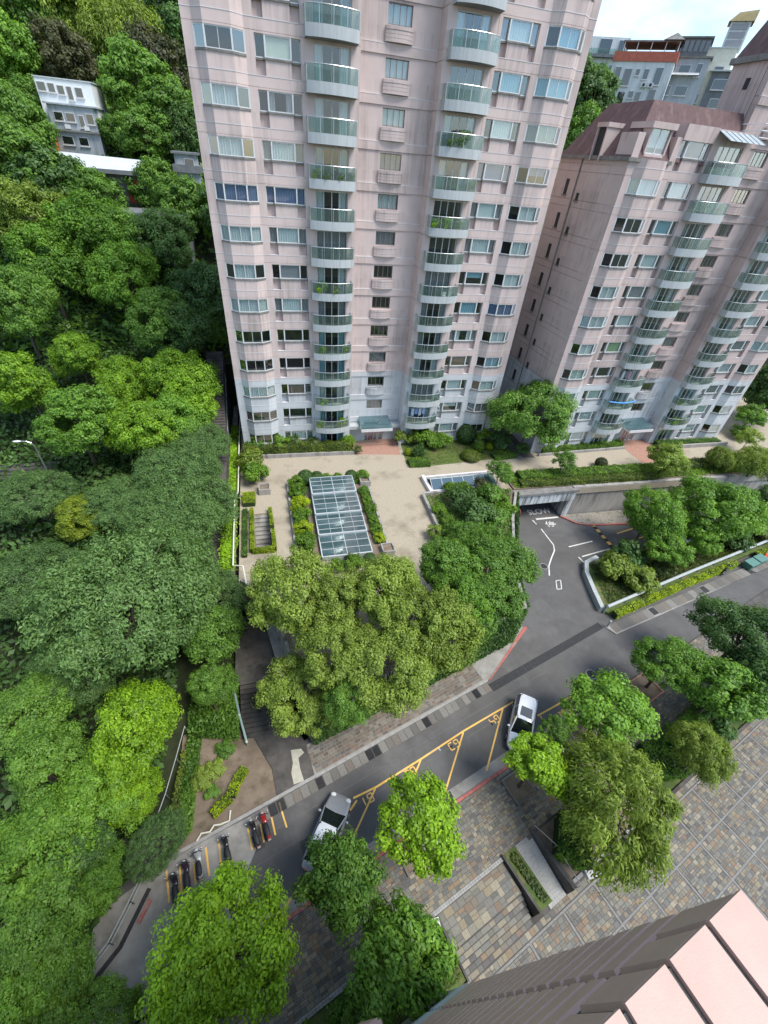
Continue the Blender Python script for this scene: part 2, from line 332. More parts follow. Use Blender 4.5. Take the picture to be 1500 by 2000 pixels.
def cached(key, fn):
    if key not in CACHE: CACHE[key] = fn()
    return CACHE[key]
# street frame: a runs along the kerb, b across the street towards the courtyard
TH = math.radians(15.8); CT, ST_ = math.cos(TH), math.sin(TH)
def F(a, b): return (-1.94 + a * CT - b * ST_, 4.89 + a * ST_ + b * CT)
def Fi(x, y): return ((x + 1.94) * CT + (y - 4.89) * ST_, -(x + 1.94) * ST_ + (y - 4.89) * CT)
ZS = -4.5
# ================================================================= foliage
def leaf_mesh(name, P, Nn, size, tint, aspect=.5, rg=rs, along=None):
    """one folded diamond leaf at each point; P,Nn: (n,3), size,tint: (n,)"""
    n = len(P)
    Nn = Nn / np.maximum(np.linalg.norm(Nn, axis=1, keepdims=True), 1e-6)
    if along is None: along = rg.normal(size=(n, 3))
    t = along - (along * Nn).sum(1, keepdims=True) * Nn
    t /= np.maximum(np.linalg.norm(t, axis=1, keepdims=True), 1e-6)
    b = np.cross(Nn, t); s = size[:, None]
    v = np.empty((n, 4, 3), np.float32)
    v[:, 0] = P - t * s * .5; v[:, 2] = P + t * s * .5
    v[:, 1] = P + b * s * aspect * .5 + Nn * s * .10; v[:, 3] = P - b * s * aspect * .5 + Nn * s * .10
    me = bpy.data.meshes.new(name)
    me.vertices.add(4 * n); me.vertices.foreach_set('co', v.ravel())
    me.loops.add(4 * n); me.loops.foreach_set('vertex_index', np.arange(4 * n, dtype=np.int32))
    me.polygons.add(n); me.polygons.foreach_set('loop_start', np.arange(0, 4 * n, 4, dtype=np.int32)); me.polygons.foreach_set('loop_total', np.full(n, 4, dtype=np.int32))
    at = me.attributes.new('tint', 'FLOAT', 'FACE'); at.data.foreach_set('value', tint.astype(np.float32))
    me.update(calc_edges=True); me.materials.append(LEAF['mid'])
    return me
def dirs(n, rg, zmin=-.35):
    d = rg.normal(size=(4 * n + 20, 3)); d /= np.linalg.norm(d, axis=1, keepdims=True)
    return d[d[:, 2] > zmin][:n]
def crown(key, seed, R, ncl, per, leaf, clr, aspect=.5, droop=0., lobes=6, lob=.58, zmin=-.35, inner=.45, flat=.75):
    """crown of leaf clumps on an uneven, lobed ellipsoid; returns mesh and clump centres (crown centre at origin)"""
    rg = np.random.RandomState(seed); R = np.array(R, float)
    d = dirs(ncl, rg, zmin); ld = dirs(lobes, rg, -.2)
    near = (d @ ld.T).max(1); bump = 1 - lob * np.clip((.93 - near) / .5, 0, 1)
    rad = bump * (inner + (1 - inner) * rg.rand(ncl) ** .45)
    Cc = d * rad[:, None] * R
    ctint = rg.rand(ncl) * .75 + .25 * np.clip(rg.normal(.5, .3, ncl), 0, 1)
    n = ncl * per; idx = np.repeat(np.arange(ncl), per)
    o = rg.normal(size=(n, 3)); o /= np.linalg.norm(o, axis=1, keepdims=True); o *= (rg.rand(n) ** .45)[:, None]
    cs = clr * (.65 + .7 * rg.rand(ncl))[idx]
    o *= cs[:, None] * np.array([1, 1, flat])
    P = Cc[idx] + o
    if droop:
        k = rg.rand(n); P[:, 2] -= droop * k * (.4 + (np.abs(o[:, :2]).sum(1) / clr)); P[:, :2] += Cc[idx][:, :2] * .10 * k[:, None]
    Nn = .95 * o / clr + .30 * Cc[idx] / R + np.array([0, 0, .45]) + rg.normal(size=(n, 3)) * .30
    along = None
    if droop: along = rg.normal(size=(n, 3)) * .35 + np.array([0, 0, -1]) + Cc[idx] / R * .5; Nn[:, 2] *= .85
    tint = np.clip(ctint[idx] * .55 + rg.rand(n) * .45, 0, 1)
    return leaf_mesh(key, P, Nn, leaf * (.65 + .7 * rg.rand(n)), tint, aspect, rg, along), Cc
def trunk_mesh(key, Cc, R, hb, r0, seed, mat, limbs=14):
    """trunk from z=-hb (ground) up into the crown, limbs reaching the clumps"""
    rg = random.Random(seed); m = MB(); top = Vector((rg.uniform(-.3, .3), rg.uniform(-.3, .3), R[2] * .1))
    pts = [Vector((0, 0, -hb - .15)), Vector((rg.uniform(-.12, .12), rg.uniform(-.12, .12), -hb * .6)), Vector((rg.uniform(-.2, .2), rg.uniform(-.2, .2), -hb * .25)), top]
    m.tube(pts, r0, 8, r0 * .35)
    order = sorted(range(len(Cc)), key=lambda i: rg.random())[:limbs]
    for i in order:
        c = Vector(Cc[i]); k = rg.uniform(.35, .95); s = pts[1].lerp(pts[3], k)
        mid = s.lerp(c, .5) + Vector((rg.uniform(-.3, .3), rg.uniform(-.3, .3), rg.uniform(.0, .5)))
        m.tube([s, mid, c], r0 * .38, 5, r0 * .09, close=False)
    return m.mesh(key + '_trunk', mat, True)
CR = {}
def variant(key, seed, R, hb, r0, mat='bark', limbs=14, **kw):
    me, Cc = crown('crown_' + key, seed, R, **kw)
    CR[key] = (me, trunk_mesh(key, Cc, R, hb, r0, seed, M[mat], limbs), R, hb)
for i in range(3): variant('round%d' % i, 11 + i, (3, 3, 2.7), 4.4, .17, ncl=95, per=150, leaf=.235, clr=.62, aspect=.6)
for i in range(3): variant('broad%d' % i, 31 + i, (5, 5, 4.1), 6.0, .26, zmin=-.65, ncl=265, per=125, leaf=.265, clr=.78, aspect=.55)
variant('bigleaf0', 37, (5, 5, 3.6), 6.0, .26, ncl=200, per=70, leaf=.44, clr=.85, aspect=.5)
for i in range(2): variant('spread%d' % i, 44 + i, (7, 7, 3.4), 7.0, .3, 'bark', 26, ncl=560, per=90, leaf=.27, clr=.76, aspect=.42, lobes=14, lob=.34, inner=.5, zmin=-.6)
for i in range(2): variant('willow%d' % i, 51 + i, (4, 4, 3.4), 5.5, .2, ncl=170, per=125, leaf=.34, clr=.75, aspect=.28, droop=.9, lob=.3)
for i in range(2): variant('fine%d' % i, 61 + i, (4, 4, 3.2), 5.0, .16, 'barkpale', 22, ncl=200, per=135, leaf=.20, clr=.6, aspect=.55, lob=.38)
for i in range(3): variant('far%d' % i, 71 + i, (5, 5, 4.6), 5.5, .22, zmin=-.75, ncl=165, per=100, leaf=.40, clr=.95, aspect=.6, lob=.35)
for i in range(2): variant('small%d' % i, 81 + i, (1.5, 1.5, 1.4), 2.0, .07, 'barkpale', 10, ncl=48, per=60, leaf=.22, clr=.42, aspect=.5, lob=.4)
for i in range(2): variant('shrub%d' % i, 91 + i, (1, 1, .85), .8, .05, 'bark', 8, ncl=40, per=70, leaf=.18, clr=.32, aspect=.55, lob=.3)
def tree(name, kind, leafc, x, y, zg, r, label, group=None, hc=None, cat='tree', squash=None):
    """tree on ground zg, crown radius r, crown centre hc above ground"""
    me, tm, R, hb = CR[kind]; s = .86 * r / R[0]
    if hc is None: hc = hb * s
    t = thing(name, (x, y, zg), label, cat, group, rnd.uniform(0, 6.28))
    put('trunk', tm, t, (0, 0, hc), 0, (s, s, hc / hb))
    put('crown', me, t, (0, 0, hc), 0, (s * rnd.uniform(.9, 1.14), s * rnd.uniform(.9, 1.14), s * (squash or rnd.uniform(.9, 1.15))), LEAF[leafc])
    return t
def bush(name, x, y, zg, r, leafc, label, group=None, kind=None, hs=.85, cat='shrub'):
    me, tm, R, hb = CR[kind or rnd.choice(['shrub0', 'shrub1'])]
    t = thing(name, (x, y, zg), label, cat, group, rnd.uniform(0, 6.28))
    hc = r * hs * .8
    put('stem', tm, t, (0, 0, hc), 0, (r, r, hc / hb))
    put('foliage', me, t, (0, 0, hc), 0, (r, r, r * hs / .85), LEAF[leafc])
    return t
def hedge_fill(m_pts, w, h, dens, leaf, rg):
    """leaf positions/normals on the skin of a strip hedge that follows a path"""
    P = []; Nn = []
    for a, b in zip(m_pts[:-1], m_pts[1:]):
        a = np.array(a); b = np.array(b); L_ = np.linalg.norm(b - a); t = (b - a) / L_; nrm = np.array([-t[1], t[0]])
        n = int(L_ * (w + 2 * h) * dens); k = rg.rand(n) * L_; q = rg.rand(n) * (w + 2 * h)
        off = np.where(q < h, -w / 2, np.where(q < h + w, q - h - w / 2, w / 2)); z = np.where(q < h, q, np.where(q < h + w, h, 2 * h + w - q))
        nn = np.where((q < h)[:, None], np.r_[-nrm, .25], np.where((q < h + w)[:, None], np.array([0, 0, 1.]), np.r_[nrm, .25]))
        wob = .06 * np.sin(k * 2.1 + a[0]) + .05 * np.sin(k * 5.3)
        xy = a + t * k[:, None] + nrm * (off * (1 + wob))[:, None]
        P.append(np.c_[xy, z * (1 + wob) + rg.normal(0, .03, n)]); Nn.append(nn + rg.normal(size=(n, 3)) * .4)
    return np.concatenate(P), np.concatenate(Nn)
def hedge(name, pts, w, h, z, leafc, label, group=None, leaf=.13, dens=130, core=True, cat='hedge', seed=3):
    rg = np.random.RandomState(seed + int(abs(pts[0][0]) * 10)); c = np.mean(np.array(pts), 0)
    loc = [(q[0] - c[0], q[1] - c[1]) for q in pts]
    t = thing(name, (c[0], c[1], z), label, cat, group)
    P, Nn = hedge_fill(loc, w, h, dens, leaf, rg); n = len(P)
    big = .5 + .5 * np.sin(P[:, 0] * 1.7 + 3 * np.sin(P[:, 1] * 1.3))
    me = leaf_mesh(name + '_leaves', P, Nn, leaf * (.6 + .8 * rg.rand(n)), np.clip(.4 * big + .6 * rg.rand(n), 0, 1), .6, rg)
    put('foliage', me, t, (0, 0, 0), 0, None, LEAF[leafc])
    m = MB()
    for a, b in zip(loc[:-1], loc[1:]):
        d = Vector((b[0] - a[0], b[1] - a[1])); nn = Vector((-d.y, d.x)).normalized() * (w / 2 - .05)
        m.prism([(a[0] + nn.x, a[1] + nn.y), (b[0] + nn.x, b[1] + nn.y), (b[0] - nn.x, b[1] - nn.y), (a[0] - nn.x, a[1] - nn.y)], 0, h - .06)
    m.build('dark_core', M['hedgecore'], t)  # solid dark core behind the leaves, inner shade put into its colour
    return t
def ball_bush(name, x, y, z, r, leafc, label, hs=1., group=None):
    def mk():
        rg = np.random.RandomState(9); d = dirs(2600, rg, -.6); P = d * (1 + rg.normal(0, .035, len(d)))[:, None]
        return leaf_mesh('clipped_ball', P, d + rg.normal(size=d.shape) * .35, .13 * (.6 + .8 * rg.rand(len(d))), rg.rand(len(d)), .6, rg)
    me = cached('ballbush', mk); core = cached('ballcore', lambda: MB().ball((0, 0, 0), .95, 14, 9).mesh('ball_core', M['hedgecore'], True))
    t = thing(name, (x, y, z), label, 'shrub', group, rnd.uniform(0, 6))
    put('foliage', me, t, (0, 0, r * hs * .8), 0, (r, r, r * hs), LEAF[leafc]); put('dark_core', core, t, (0, 0, r * hs * .8), 0, (r, r, r * hs))  # core is a solid dark ball, shade between leaves as colour
    return t
def scatter(name, poly_fn, n, size, leafc, label, cat, up=.6, hgt=.15, aspect=.5, seed=1, clump=0, kindstuff=True, parent=None):
    """uncountable low growth: leaves scattered over an area; poly_fn(rg,n) -> (n,3) points"""
    rg = np.random.RandomState(seed); P = poly_fn(rg, n); n = len(P)
    P[:, 2] += rg.rand(n) ** 1.5 * hgt
    Nn = rg.normal(size=(n, 3)) * .6 + np.array([0, 0, up])
    tt = np.clip(.5 + .5 * np.sin(P[:, 0] * .9 + 2 * np.sin(P[:, 1] * .7)), 0, 1) * .5 + rg.rand(n) * .5
    o = put(name, leaf_mesh(name, P, Nn, size * (.5 + rg.rand(n)), tt, aspect, rg), parent, (0, 0, 0), 0, None, LEAF[leafc])
    return tag(o, label, cat, None, 'stuff') if parent is None else tag(o, label, None, None, 'stuff')
def quadpts(c0, c1, c2, c3, z=0):
    def fn(rg, n):
        u, v = rg.rand(n, 1), rg.rand(n, 1); A_, B_, C_, D_ = [np.array(q[:2]) for q in (c0, c1, c2, c3)]
        xy = (A_ * (1 - u) + B_ * u) * (1 - v) + (D_ * (1 - u) + C_ * u) * v
        return np.c_[xy, np.full(n, z)]
    return fn
# ================================================================= the setting
def base_h(y): return np.interp(y, [-60, 14, 30, 50, 70, 80, 86, 97, 105, 130, 170, 220, 400, 1500], [-4.65, -4.65, -2, 2, 9.5, 17, 21, 25.5, 29, 38, 52, 66, 80, 90])
def terr(x, y):
    b = float(base_h(y)); xb = -8.8 if y < 16.8 else (-4.8 if y < 26 else -4.8 - 3.7 * min(1, (y - 26) / 4))
    if x > xb and y < 62: return -6.
    f = float(np.interp(x, [20, 55], [1, 1.35])); return min(b * f, float(np.interp(x, [20, 60], [90, 38]))) if b > 0 else b
def make_hill():
    xs = np.concatenate([np.linspace(-900, -80, 10), np.linspace(-70, -10, 25), np.array([-8.9, -8.7, -7, -5.5, -4.85, -4.7]), np.linspace(0, 120, 25), np.linspace(150, 1200, 10)])
    ys = np.concatenate([np.linspace(-600, -50, 8), np.linspace(-40, 12, 14), np.array([14, 16.7, 16.9, 20, 24]), np.array([25.9, 28, 30.1]), np.linspace(34, 60, 9), np.array([61.9, 62.1]), np.linspace(66, 240, 40), np.linspace(280, 1500, 12)])
    v = [(x, y, terr(x, y)) for y in ys for x in xs]; W_ = len(xs)
    f = [(j * W_ + i, j * W_ + i + 1, (j + 1) * W_ + i + 1, (j + 1) * W_ + i) for j in range(len(ys) - 1) for i in range(W_ - 1)]
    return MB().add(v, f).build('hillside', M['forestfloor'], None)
hill = tag(make_hill(), 'wooded hillside rising behind the towers and left of the stairs', None, None, 'structure')
# ---- asphalt: street and garage forecourt in one sheet
fk = [F(a, -.05) for a in (-14, 30)] + [(50, 18.6), (90, 24.5)]
street = tag(MB().prism(fk + [(90, 36.3), (22, 36.3), (15, 20), F(-4, 8.2), F(-14, 9)], ZS - .3, ZS).build('street', M['asphalt']), 'grey asphalt street with parking bays and garage forecourt', None, None, 'structure')
garage_floor = tag(MB().prism([(27.9, 36.3), (36.0, 36.3), (36.5, 47), (27.9, 47)], ZS - .3, ZS).build('garage_floor', M['asphalt']), 'asphalt floor inside the underground garage', None, None, 'structure')
for k_, (a_, b_, wa, wb, mt) in enumerate(((3.2, 2.2, 2.6, 1.6, 'asphalt_dark'), (24, 2.0, 3.2, 3.6, 'asphalt_pale'), (-1.2, 4.4, 2.2, 1.2, 'asphalt_dark'), (30, 9.5, 4.2, 2.6, 'asphalt_pale'))):
    MB().add([(*F(a_ + sx * wa / 2 + .06 * math.sin(k_ + sy), b_ + sy * wb / 2), ZS + .0012 + .0005 * k_) for sx, sy in ((-1, -1), (1, -1), (1, 1), (-1, 1))], [(0, 1, 2, 3)]).build('asphalt_patch', M[mt], street)
def mark(name, pts, w_, mat, z=.004, parent=street):
    m = MB()
    for a, b in zip(pts[:-1], pts[1:]):
        a = Vector(a[:2]); b = Vector(b[:2]); d = (b - a).normalized(); n = Vector((-d.y, d.x)) * w_ / 2
        m.add([(*(a - n), ZS + z), (*(b - n), ZS + z), (*(b + n), ZS + z), (*(a + n), ZS + z)], [(0, 1, 2, 3)])
    return m.build(name, M[mat], parent)
def text(name, s, loc, size, rz, mat, parent=street, sx=1., bold=.0):
    c = bpy.data.curves.new(name, 'FONT'); c.body = s; c.size = size; c.align_x = 'CENTER'; c.align_y = 'CENTER'; c.offset = bold; c.resolution_u = 3
    o = bpy.data.objects.new(name, c); COL.objects.link(o)
    me = bpy.data.meshes.new_from_object(o.evaluated_get(bpy.context.evaluated_depsgraph_get())); bpy.data.objects.remove(o)
    me.materials.clear(); me.materials.append(M[mat])
    return put(name, me, parent, loc, rz, (sx, 1, 1))
# parking bays G1..G4
mark('parking_line', [(3.011, 10.008, -4.500), (4.759, 10.343, -4.500), (8.533, 11.451, -4.500), (12.483, 12.701, -4.500), (17.624, 14.088, -4.500)], .13, 'yellow')
mark('parking_line', [(19.137, 12.574, -4.500), (25.066, 13.943, -4.500)], .13, 'yellow')
mark('parking_line', [(3.234, 9.830, -4.500), (-2.377, 4.993, -4.500)], .13, 'yellow', .005)
mark('parking_line', [(4.665, 10.264, -4.500), (2.505, 7.677, -4.500)], .12, 'yellow', .005)
mark('parking_line', [(8.473, 11.390, -4.500), (6.550, 9.194, -4.500)], .12, 'yellow', .005)
mark('parking_line', [(12.453, 12.626, -4.500), (9.443, 8.816, -4.500)], .12, 'yellow', .005)
mark('parking_line', [(16.486, 13.737, -4.500), (13.102, 9.594, -4.500)], .12, 'yellow', .005)
mark('parking_line', [(19.353, 12.529, -4.500), (19.496, 10.736, -4.500)], .1, 'yellow', .005)
GLYPH = {'G': [(1, 1), (0, 1), (0, 0), (1, 0), (1, .5), (.5, .5)], '1': [(.5, 1), (.5, 0)], '2': [(0, 1), (1, 1), (1, .5), (0, .5), (0, 0), (1, 0)], '3': [(0, 1), (1, 1), (1, .5), (.2, .5), (1, .5), (1, 0), (0, 0)], '4': [(0, 1), (0, .5), (1, .5), (1, 1), (1, 0)]}
for s_, q in (('G1', (3.912, 9.905, -4.500)), ('G2', (7.395, 10.903, -4.500)), ('G3', (11.316, 12.070, -4.500)), ('G4', (15.331, 13.191, -4.500))):
    q = (q[0] + .2 * ST_, q[1] - .2 * CT)
    for i_, ch in enumerate(s_):       # stencilled strokes, read from the courtyard side
        pts = [((x - .5) * .34 + (i_ - .5) * .50, (y - .5) * .52) for x, y in GLYPH[ch]]
        mark('bay_number', [(q[0] - x * CT + y * ST_, q[1] - x * ST_ - y * CT) for x, y in pts], .085, 'yellow', .006)
for s_, q in (('1', (2.561, 9.536, -4.494)), ('2', (6.186, 10.674, -4.494)), ('3', (10.126, 11.857, -4.494))):
    text('faded_number', s_, q, .4, TH + math.pi, 'white')
text('bay_lettering', '卸貨專用', (20.957, 12.193, -4.494), .78, TH + math.pi, 'yellow', bold=.012)
for b in (5.02, 3.75): mark('worn_edge_line', [F(-3, b - .6), F(26, b - .75)], .05, 'worn', .003)
mark('worn_arrow', [F(9.3, 4.6), F(10.0, 3.6), F(10.6, 4.7)], .06, 'worn', .003)
# scooter bays
sb = [((-8.959, 8.685, -4.500), (-8.590, 7.071, -4.500)), ((-8.200, 8.715, -4.500), (-7.916, 7.361, -4.500)), ((-7.396, 8.711, -4.500), (-7.190, 7.629, -4.500)), ((-6.714, 9.352, -4.500), (-6.408, 7.820, -4.500)), ((-5.948, 9.591, -4.500), (-5.698, 8.012, -4.500)), ((-4.127, 9.832, -4.500), (-3.848, 8.564, -4.500)), ((-3.337, 9.946, -4.500), (-3.107, 8.808, -4.500)), ((-2.596, 10.136, -4.500), (-2.381, 9.037, -4.500)), ((-2.047, 10.873, -4.500), (-1.635, 9.301, -4.500))]
for a, b in sb: mark('scooter_bay_line', [a, b], .11, 'yellow', .010)
# garage markings
mark('stop_line', [(32.181, 36.034, -4.500), (35.430, 35.961, -4.500)], .28, 'white'); mark('lane_line', [(31.588, 35.917, -4.500), (31.720, 35.082, -4.500)], .15, 'white')
text('slow_lettering', 'SLOW', (33.399, 37.380, -4.494), 1.4, -.02, 'white', sx=.86, bold=.02)
text('stop_lettering', '停', (33.642, 34.779, -4.494), 1.15, .0, 'white', sx=1.3, bold=.012)
mark('lane_curve', [(31.865, 34.162, -4.500), (31.864, 32.525, -4.500), (31.883, 31.227, -4.500), (31.471, 30.309, -4.500), (30.381, 29.191, -4.500), (29.397, 28.108, -4.500), (28.643, 26.722, -4.500)], .14, 'white')
mark('bay_line', [(33.636, 30.581, -4.500), (37.292, 31.001, -4.500)], .15, 'white'); mark('bay_line', [(34.326, 28.791, -4.500), (38.612, 29.408, -4.500)], .15, 'white'); mark('bay_line', [(33.827, 28.788, -4.500), (34.000, 27.576, -4.500)], .15, 'white'); mark('bay_line', [(34.412, 27.258, -4.500), (36.113, 27.470, -4.500)], .15, 'white')
for a, b in (((41.516, 31.766, -4.500), (46.209, 32.647, -4.500)), ((41.574, 30.125, -4.500), (47.829, 31.172, -4.500)), ((40.523, 28.200, -4.500), (46.888, 29.175, -4.500))): mark('bay_line', [a, b], .15, 'yellow')
mark('yield_box', [(28.996, 25.891, -4.500), (29.571, 25.867, -4.500), (28.976, 24.698, -4.500), (28.414, 24.725, -4.500), (28.996, 25.891, -4.500)], .09, 'white')
def cover(name, q, r):
    m = MB(); n = 24
    m.add([(q[0] + r * math.cos(6.2832 * i / n), q[1] + r * math.sin(6.2832 * i / n), ZS + .006) for i in range(n)], [tuple(range(n))])
    o = m.build(name, M['drain'], street)
    m = MB()
    for i in range(n):
        a0, a1 = 6.2832 * i / n, 6.2832 * (i + 1) / n
        m.add([(q[0] + k * math.cos(a), q[1] + k * math.sin(a), ZS + .010) for k, a in ((r, a0), (r, a1), (r + .07, a1), (r + .07, a0))], [(0, 1, 2, 3)])
    m.build('cover_ring', M['kerb'], o); return o
cover('manhole_cover', (26.061, 14.996, -4.500), .42); cover('manhole_cover', (28.742, 28.138, -4.500), .40)
# speed bump, black and yellow blocks
sbm = thing('speed_bump', (39.646, 30.811, -4.500), 'black and yellow rubber speed bump across the car park entrance', 'speed bump')
p0, p1 = Vector((39.310, 34.017, -4.500)), Vector((39.175, 28.866, -4.500)); c = Vector((39.646, 30.811, -4.500)); dd = (p1 - p0); az = math.atan2(dd.y, dd.x); n_ = 9; ln = dd.length / n_
me_y, me_b = [MB().prism([(-ln / 2 + .01, -.22), (ln / 2 - .01, -.22), (ln / 2 - .01, .22), (-ln / 2 + .01, .22)], 0, .05).mesh('bump_block', m_) for m_ in (M['yellow'], M['black'])]
for i in range(n_): put('bump_block', (me_y, me_b)[i % 2], sbm, p0 + dd * ((i + .5) / n_) - c, az)
# ---- drain grating across the side road, and gutter slabs along the near kerb
def slabrow(parent, a0, a1, b0, b1, n, name, mat, skip=(), h=.045, z=ZS):
    ln = (a1 - a0) / n; me = cached(('slab', round(ln, 3), round(b1 - b0, 3), mat, h), lambda: MB().box(-ln / 2 + .012, ln / 2 - .012, -(b1 - b0) / 2 + .01, (b1 - b0) / 2 - .01, -.05, h).mesh(name, M[mat]))
    for i in range(n):
        if i in skip: continue
        x, y = F(a0 + (i + .5) * ln, (b0 + b1) / 2); put(name, me, parent, (x, y, z + rnd.uniform(-.006, .006)), TH)
pav = tag(MB().prism([F(4.3, 6.0), F(20.6, 6.0), (22.3, 20.8), (21.2, 21.2), F(20.3, 8.3), F(4.6, 8.4)], ZS - .2, ZS + .10).build('pavement', M['concrete']), 'pavement of worn brown setts along the ivy wall', None, None, 'structure')
slabrow(pav, -.4, 20.4, 5.15, 5.95, 36, 'gutter_slab', 'pave', skip=(2, 3, 8, 15, 16, 24, 33), h=.05)
for i in (2, 3, 8, 15, 16, 24, 33):
    ln = 20.8 / 36; x, y = F(-.4 + (i + .5) * ln, 5.55); put('gutter_grating', cached('ggr', lambda: (lambda m: [m.box(-.26 + k * .058, -.225 + k * .058, -.37, .37, -.03, .04) for k in range(9)] and m)(MB()).mesh('gutter_grating', M['drain'])), pav, (x, y, ZS), TH)
slabrow(pav, 20.45, 35.1, 5.0, 5.75, 18, 'grating_panel', 'drain', h=.012)
def setts(name, parent, a0, a1, b0, b1, ca, cb, z, mat, rg, h=.012, keep=None):
    m = MB(); a = a0; nb = int((b1 - b0) / cb)
    for j in range(nb):
        bb = b0 + (b1 - b0) * j / nb; bw = (b1 - b0) / nb; a = a0 - rg.rand() * ca
        while a < a1:
            wd = ca * (.6 + .9 * rg.rand()); l0, l1 = max(a, a0), min(a + wd, a1); a += wd
            if l1 - l0 < .05 or (keep and not keep((l0 + l1) / 2, bb + bw / 2)): continue
            g_ = .012; hz = z + h + rg.normal(0, .003); q = [F(l0 + g_, bb + g_), F(l1 - g_, bb + g_), F(l1 - g_, bb + bw - g_), F(l0 + g_, bb + bw - g_)]; t_ = rg.rand()
            m.add([(*p_, z - .02) for p_ in q] + [(*p_, hz) for p_ in q], [(4, 5, 6, 7), (0, 1, 5, 4), (1, 2, 6, 5), (2, 3, 7, 6), (3, 0, 4, 7)], t_)
    return tag(m.build(name, M[mat], parent), None, None, None, 'stuff')
setts('pavement_setts', pav, 4.45, 20.3, 6.25, 8.2, .34, .24, ZS + .10, 'pav_f', np.random.RandomState(4))
kb = MB().prism([F(4.35, 5.96), F(20.6, 5.96), F(20.6, 6.16), F(4.35, 6.16)], ZS - .1, ZS + .13); tag(kb.build('kerb', M['kerb']), 'grey kerb along the near side of the street', None, None, 'structure')
rk = MB(); q = [F(20.62, 5.97), F(20.9, 6.0), (22.55, 20.7), (22.3, 20.9)]; rk.prism(q, ZS - .1, ZS + .14); rk.build('red_kerb_stone', M['redpaint'], pav)
# ---- concrete margin and soil bed at the left end
apron = tag(MB().prism([F(-16, 0), F(-2.6, .05), F(-2.2, 2.4), F(-.6, 4.0), F(-.1, 5.9), F(-5.2, 6.1), F(-9, 5.4), F(-13, 3.5)], ZS - .2, ZS + .006).build('concrete_apron', M['concrete']), 'patched concrete margin under the parked scooters', None, None, 'structure')
soil = tag(MB().prism([F(-5.4, 6.2), F(1.5, 6.2), F(1.75, 8.0), F(1.25, 10.7), (-4.75, 17.2), (-8.8, 17.2), (-8.8, 11.2)], ZS - .2, ZS + .05).build('soil_bed', M['soil']), 'bare brown soil bed above the parked scooters', None, None, 'structure')
lk = tag(MB().prism([F(-5.6, 5.98), F(4.33, 5.98), F(4.33, 6.19), F(-5.6, 6.19)], ZS - .1, ZS + .14).build('kerb', M['kerb']), 'kerb between the soil bed and the scooters', None, None, 'structure')
rp_ = tag(MB().prism([(-10.241, 6.576, -4.500), (-9.738, 7.526, -4.500), (-9.577, 7.371, -4.500), (-10.063, 6.468, -4.500)], ZS, ZS + .14).build('kerb', M['redpaint']), 'short red painted kerb by the black fence', None, None, 'structure')
# ---- far kerb (red) and plaza
tag(MB().prism([F(-2.5, -.22), F(30, -.22), F(30, -.02), F(-2.5, -.02)], ZS - .1, ZS + .12).build('kerb', M['redpaint']), 'long red painted kerb between the parking bays and the slate plaza', None, None, 'structure')
gut = tag(MB().prism([F(-2.4, -.02), F(30, -.02), F(30, .75), F(-2.4, .75)], ZS - .02, ZS + .004).build('gutter', M['concrete']), 'pale concrete gutter beside the red kerb', None, None, 'structure')
for a in (2.2, 12.1, 26.5):
    x, y = F(a, .36); MB().box(-.42, .42, -.33, .33, ZS - .02 + 4.5, .012).build('gutter_grating', M['drain'], gut, (x, y, ZS), rz=TH)
plaza = tag(MB().prism([F(-20, -.22), F(62, -.22), F(62, -4.3), F(-20, -4.3)], ZS - .4, ZS + .09).build('plaza', M['darkconc']), 'upper plaza paved in mixed grey and brown slate', None, None, 'structure')
low = tag(MB().prism([F(-20, -30), F(60, -30), F(60, -7.3), F(-20, -7.3)], ZS - 1.5, ZS - 1.0).build('lower_walk', M['darkconc']), 'lower walk of checkered slate along the near tower', None, None, 'structure')
ZP = ZS + .09; ZL = ZS - 1.0
beds = []
for q, e in (((6.067, 6.469, 0.200), .75), ((14.976, 8.094, 0.000), .8), ((22.058, 10.145, 0.000), .85), ((30.257, 12.822, 0.000), .95), ((1.120, 4.936, 0.500), .7)):
    a_, b_ = Fi(q[0], q[1]); b_ = min(b_, -1.1); beds.append((a_ - e, a_ + e, b_ - e, b_ + e))
inbed = lambda a, b, m_=.16: any(x0 - m_ < a < x1 + m_ and y0 - m_ < b < y1 + m_ for x0, x1, y0, y1 in beds)
tm = cached('slate1', lambda: MB().box(-.5, .5, -.5, .5, -.03, .014).mesh('slate', M['slate']))
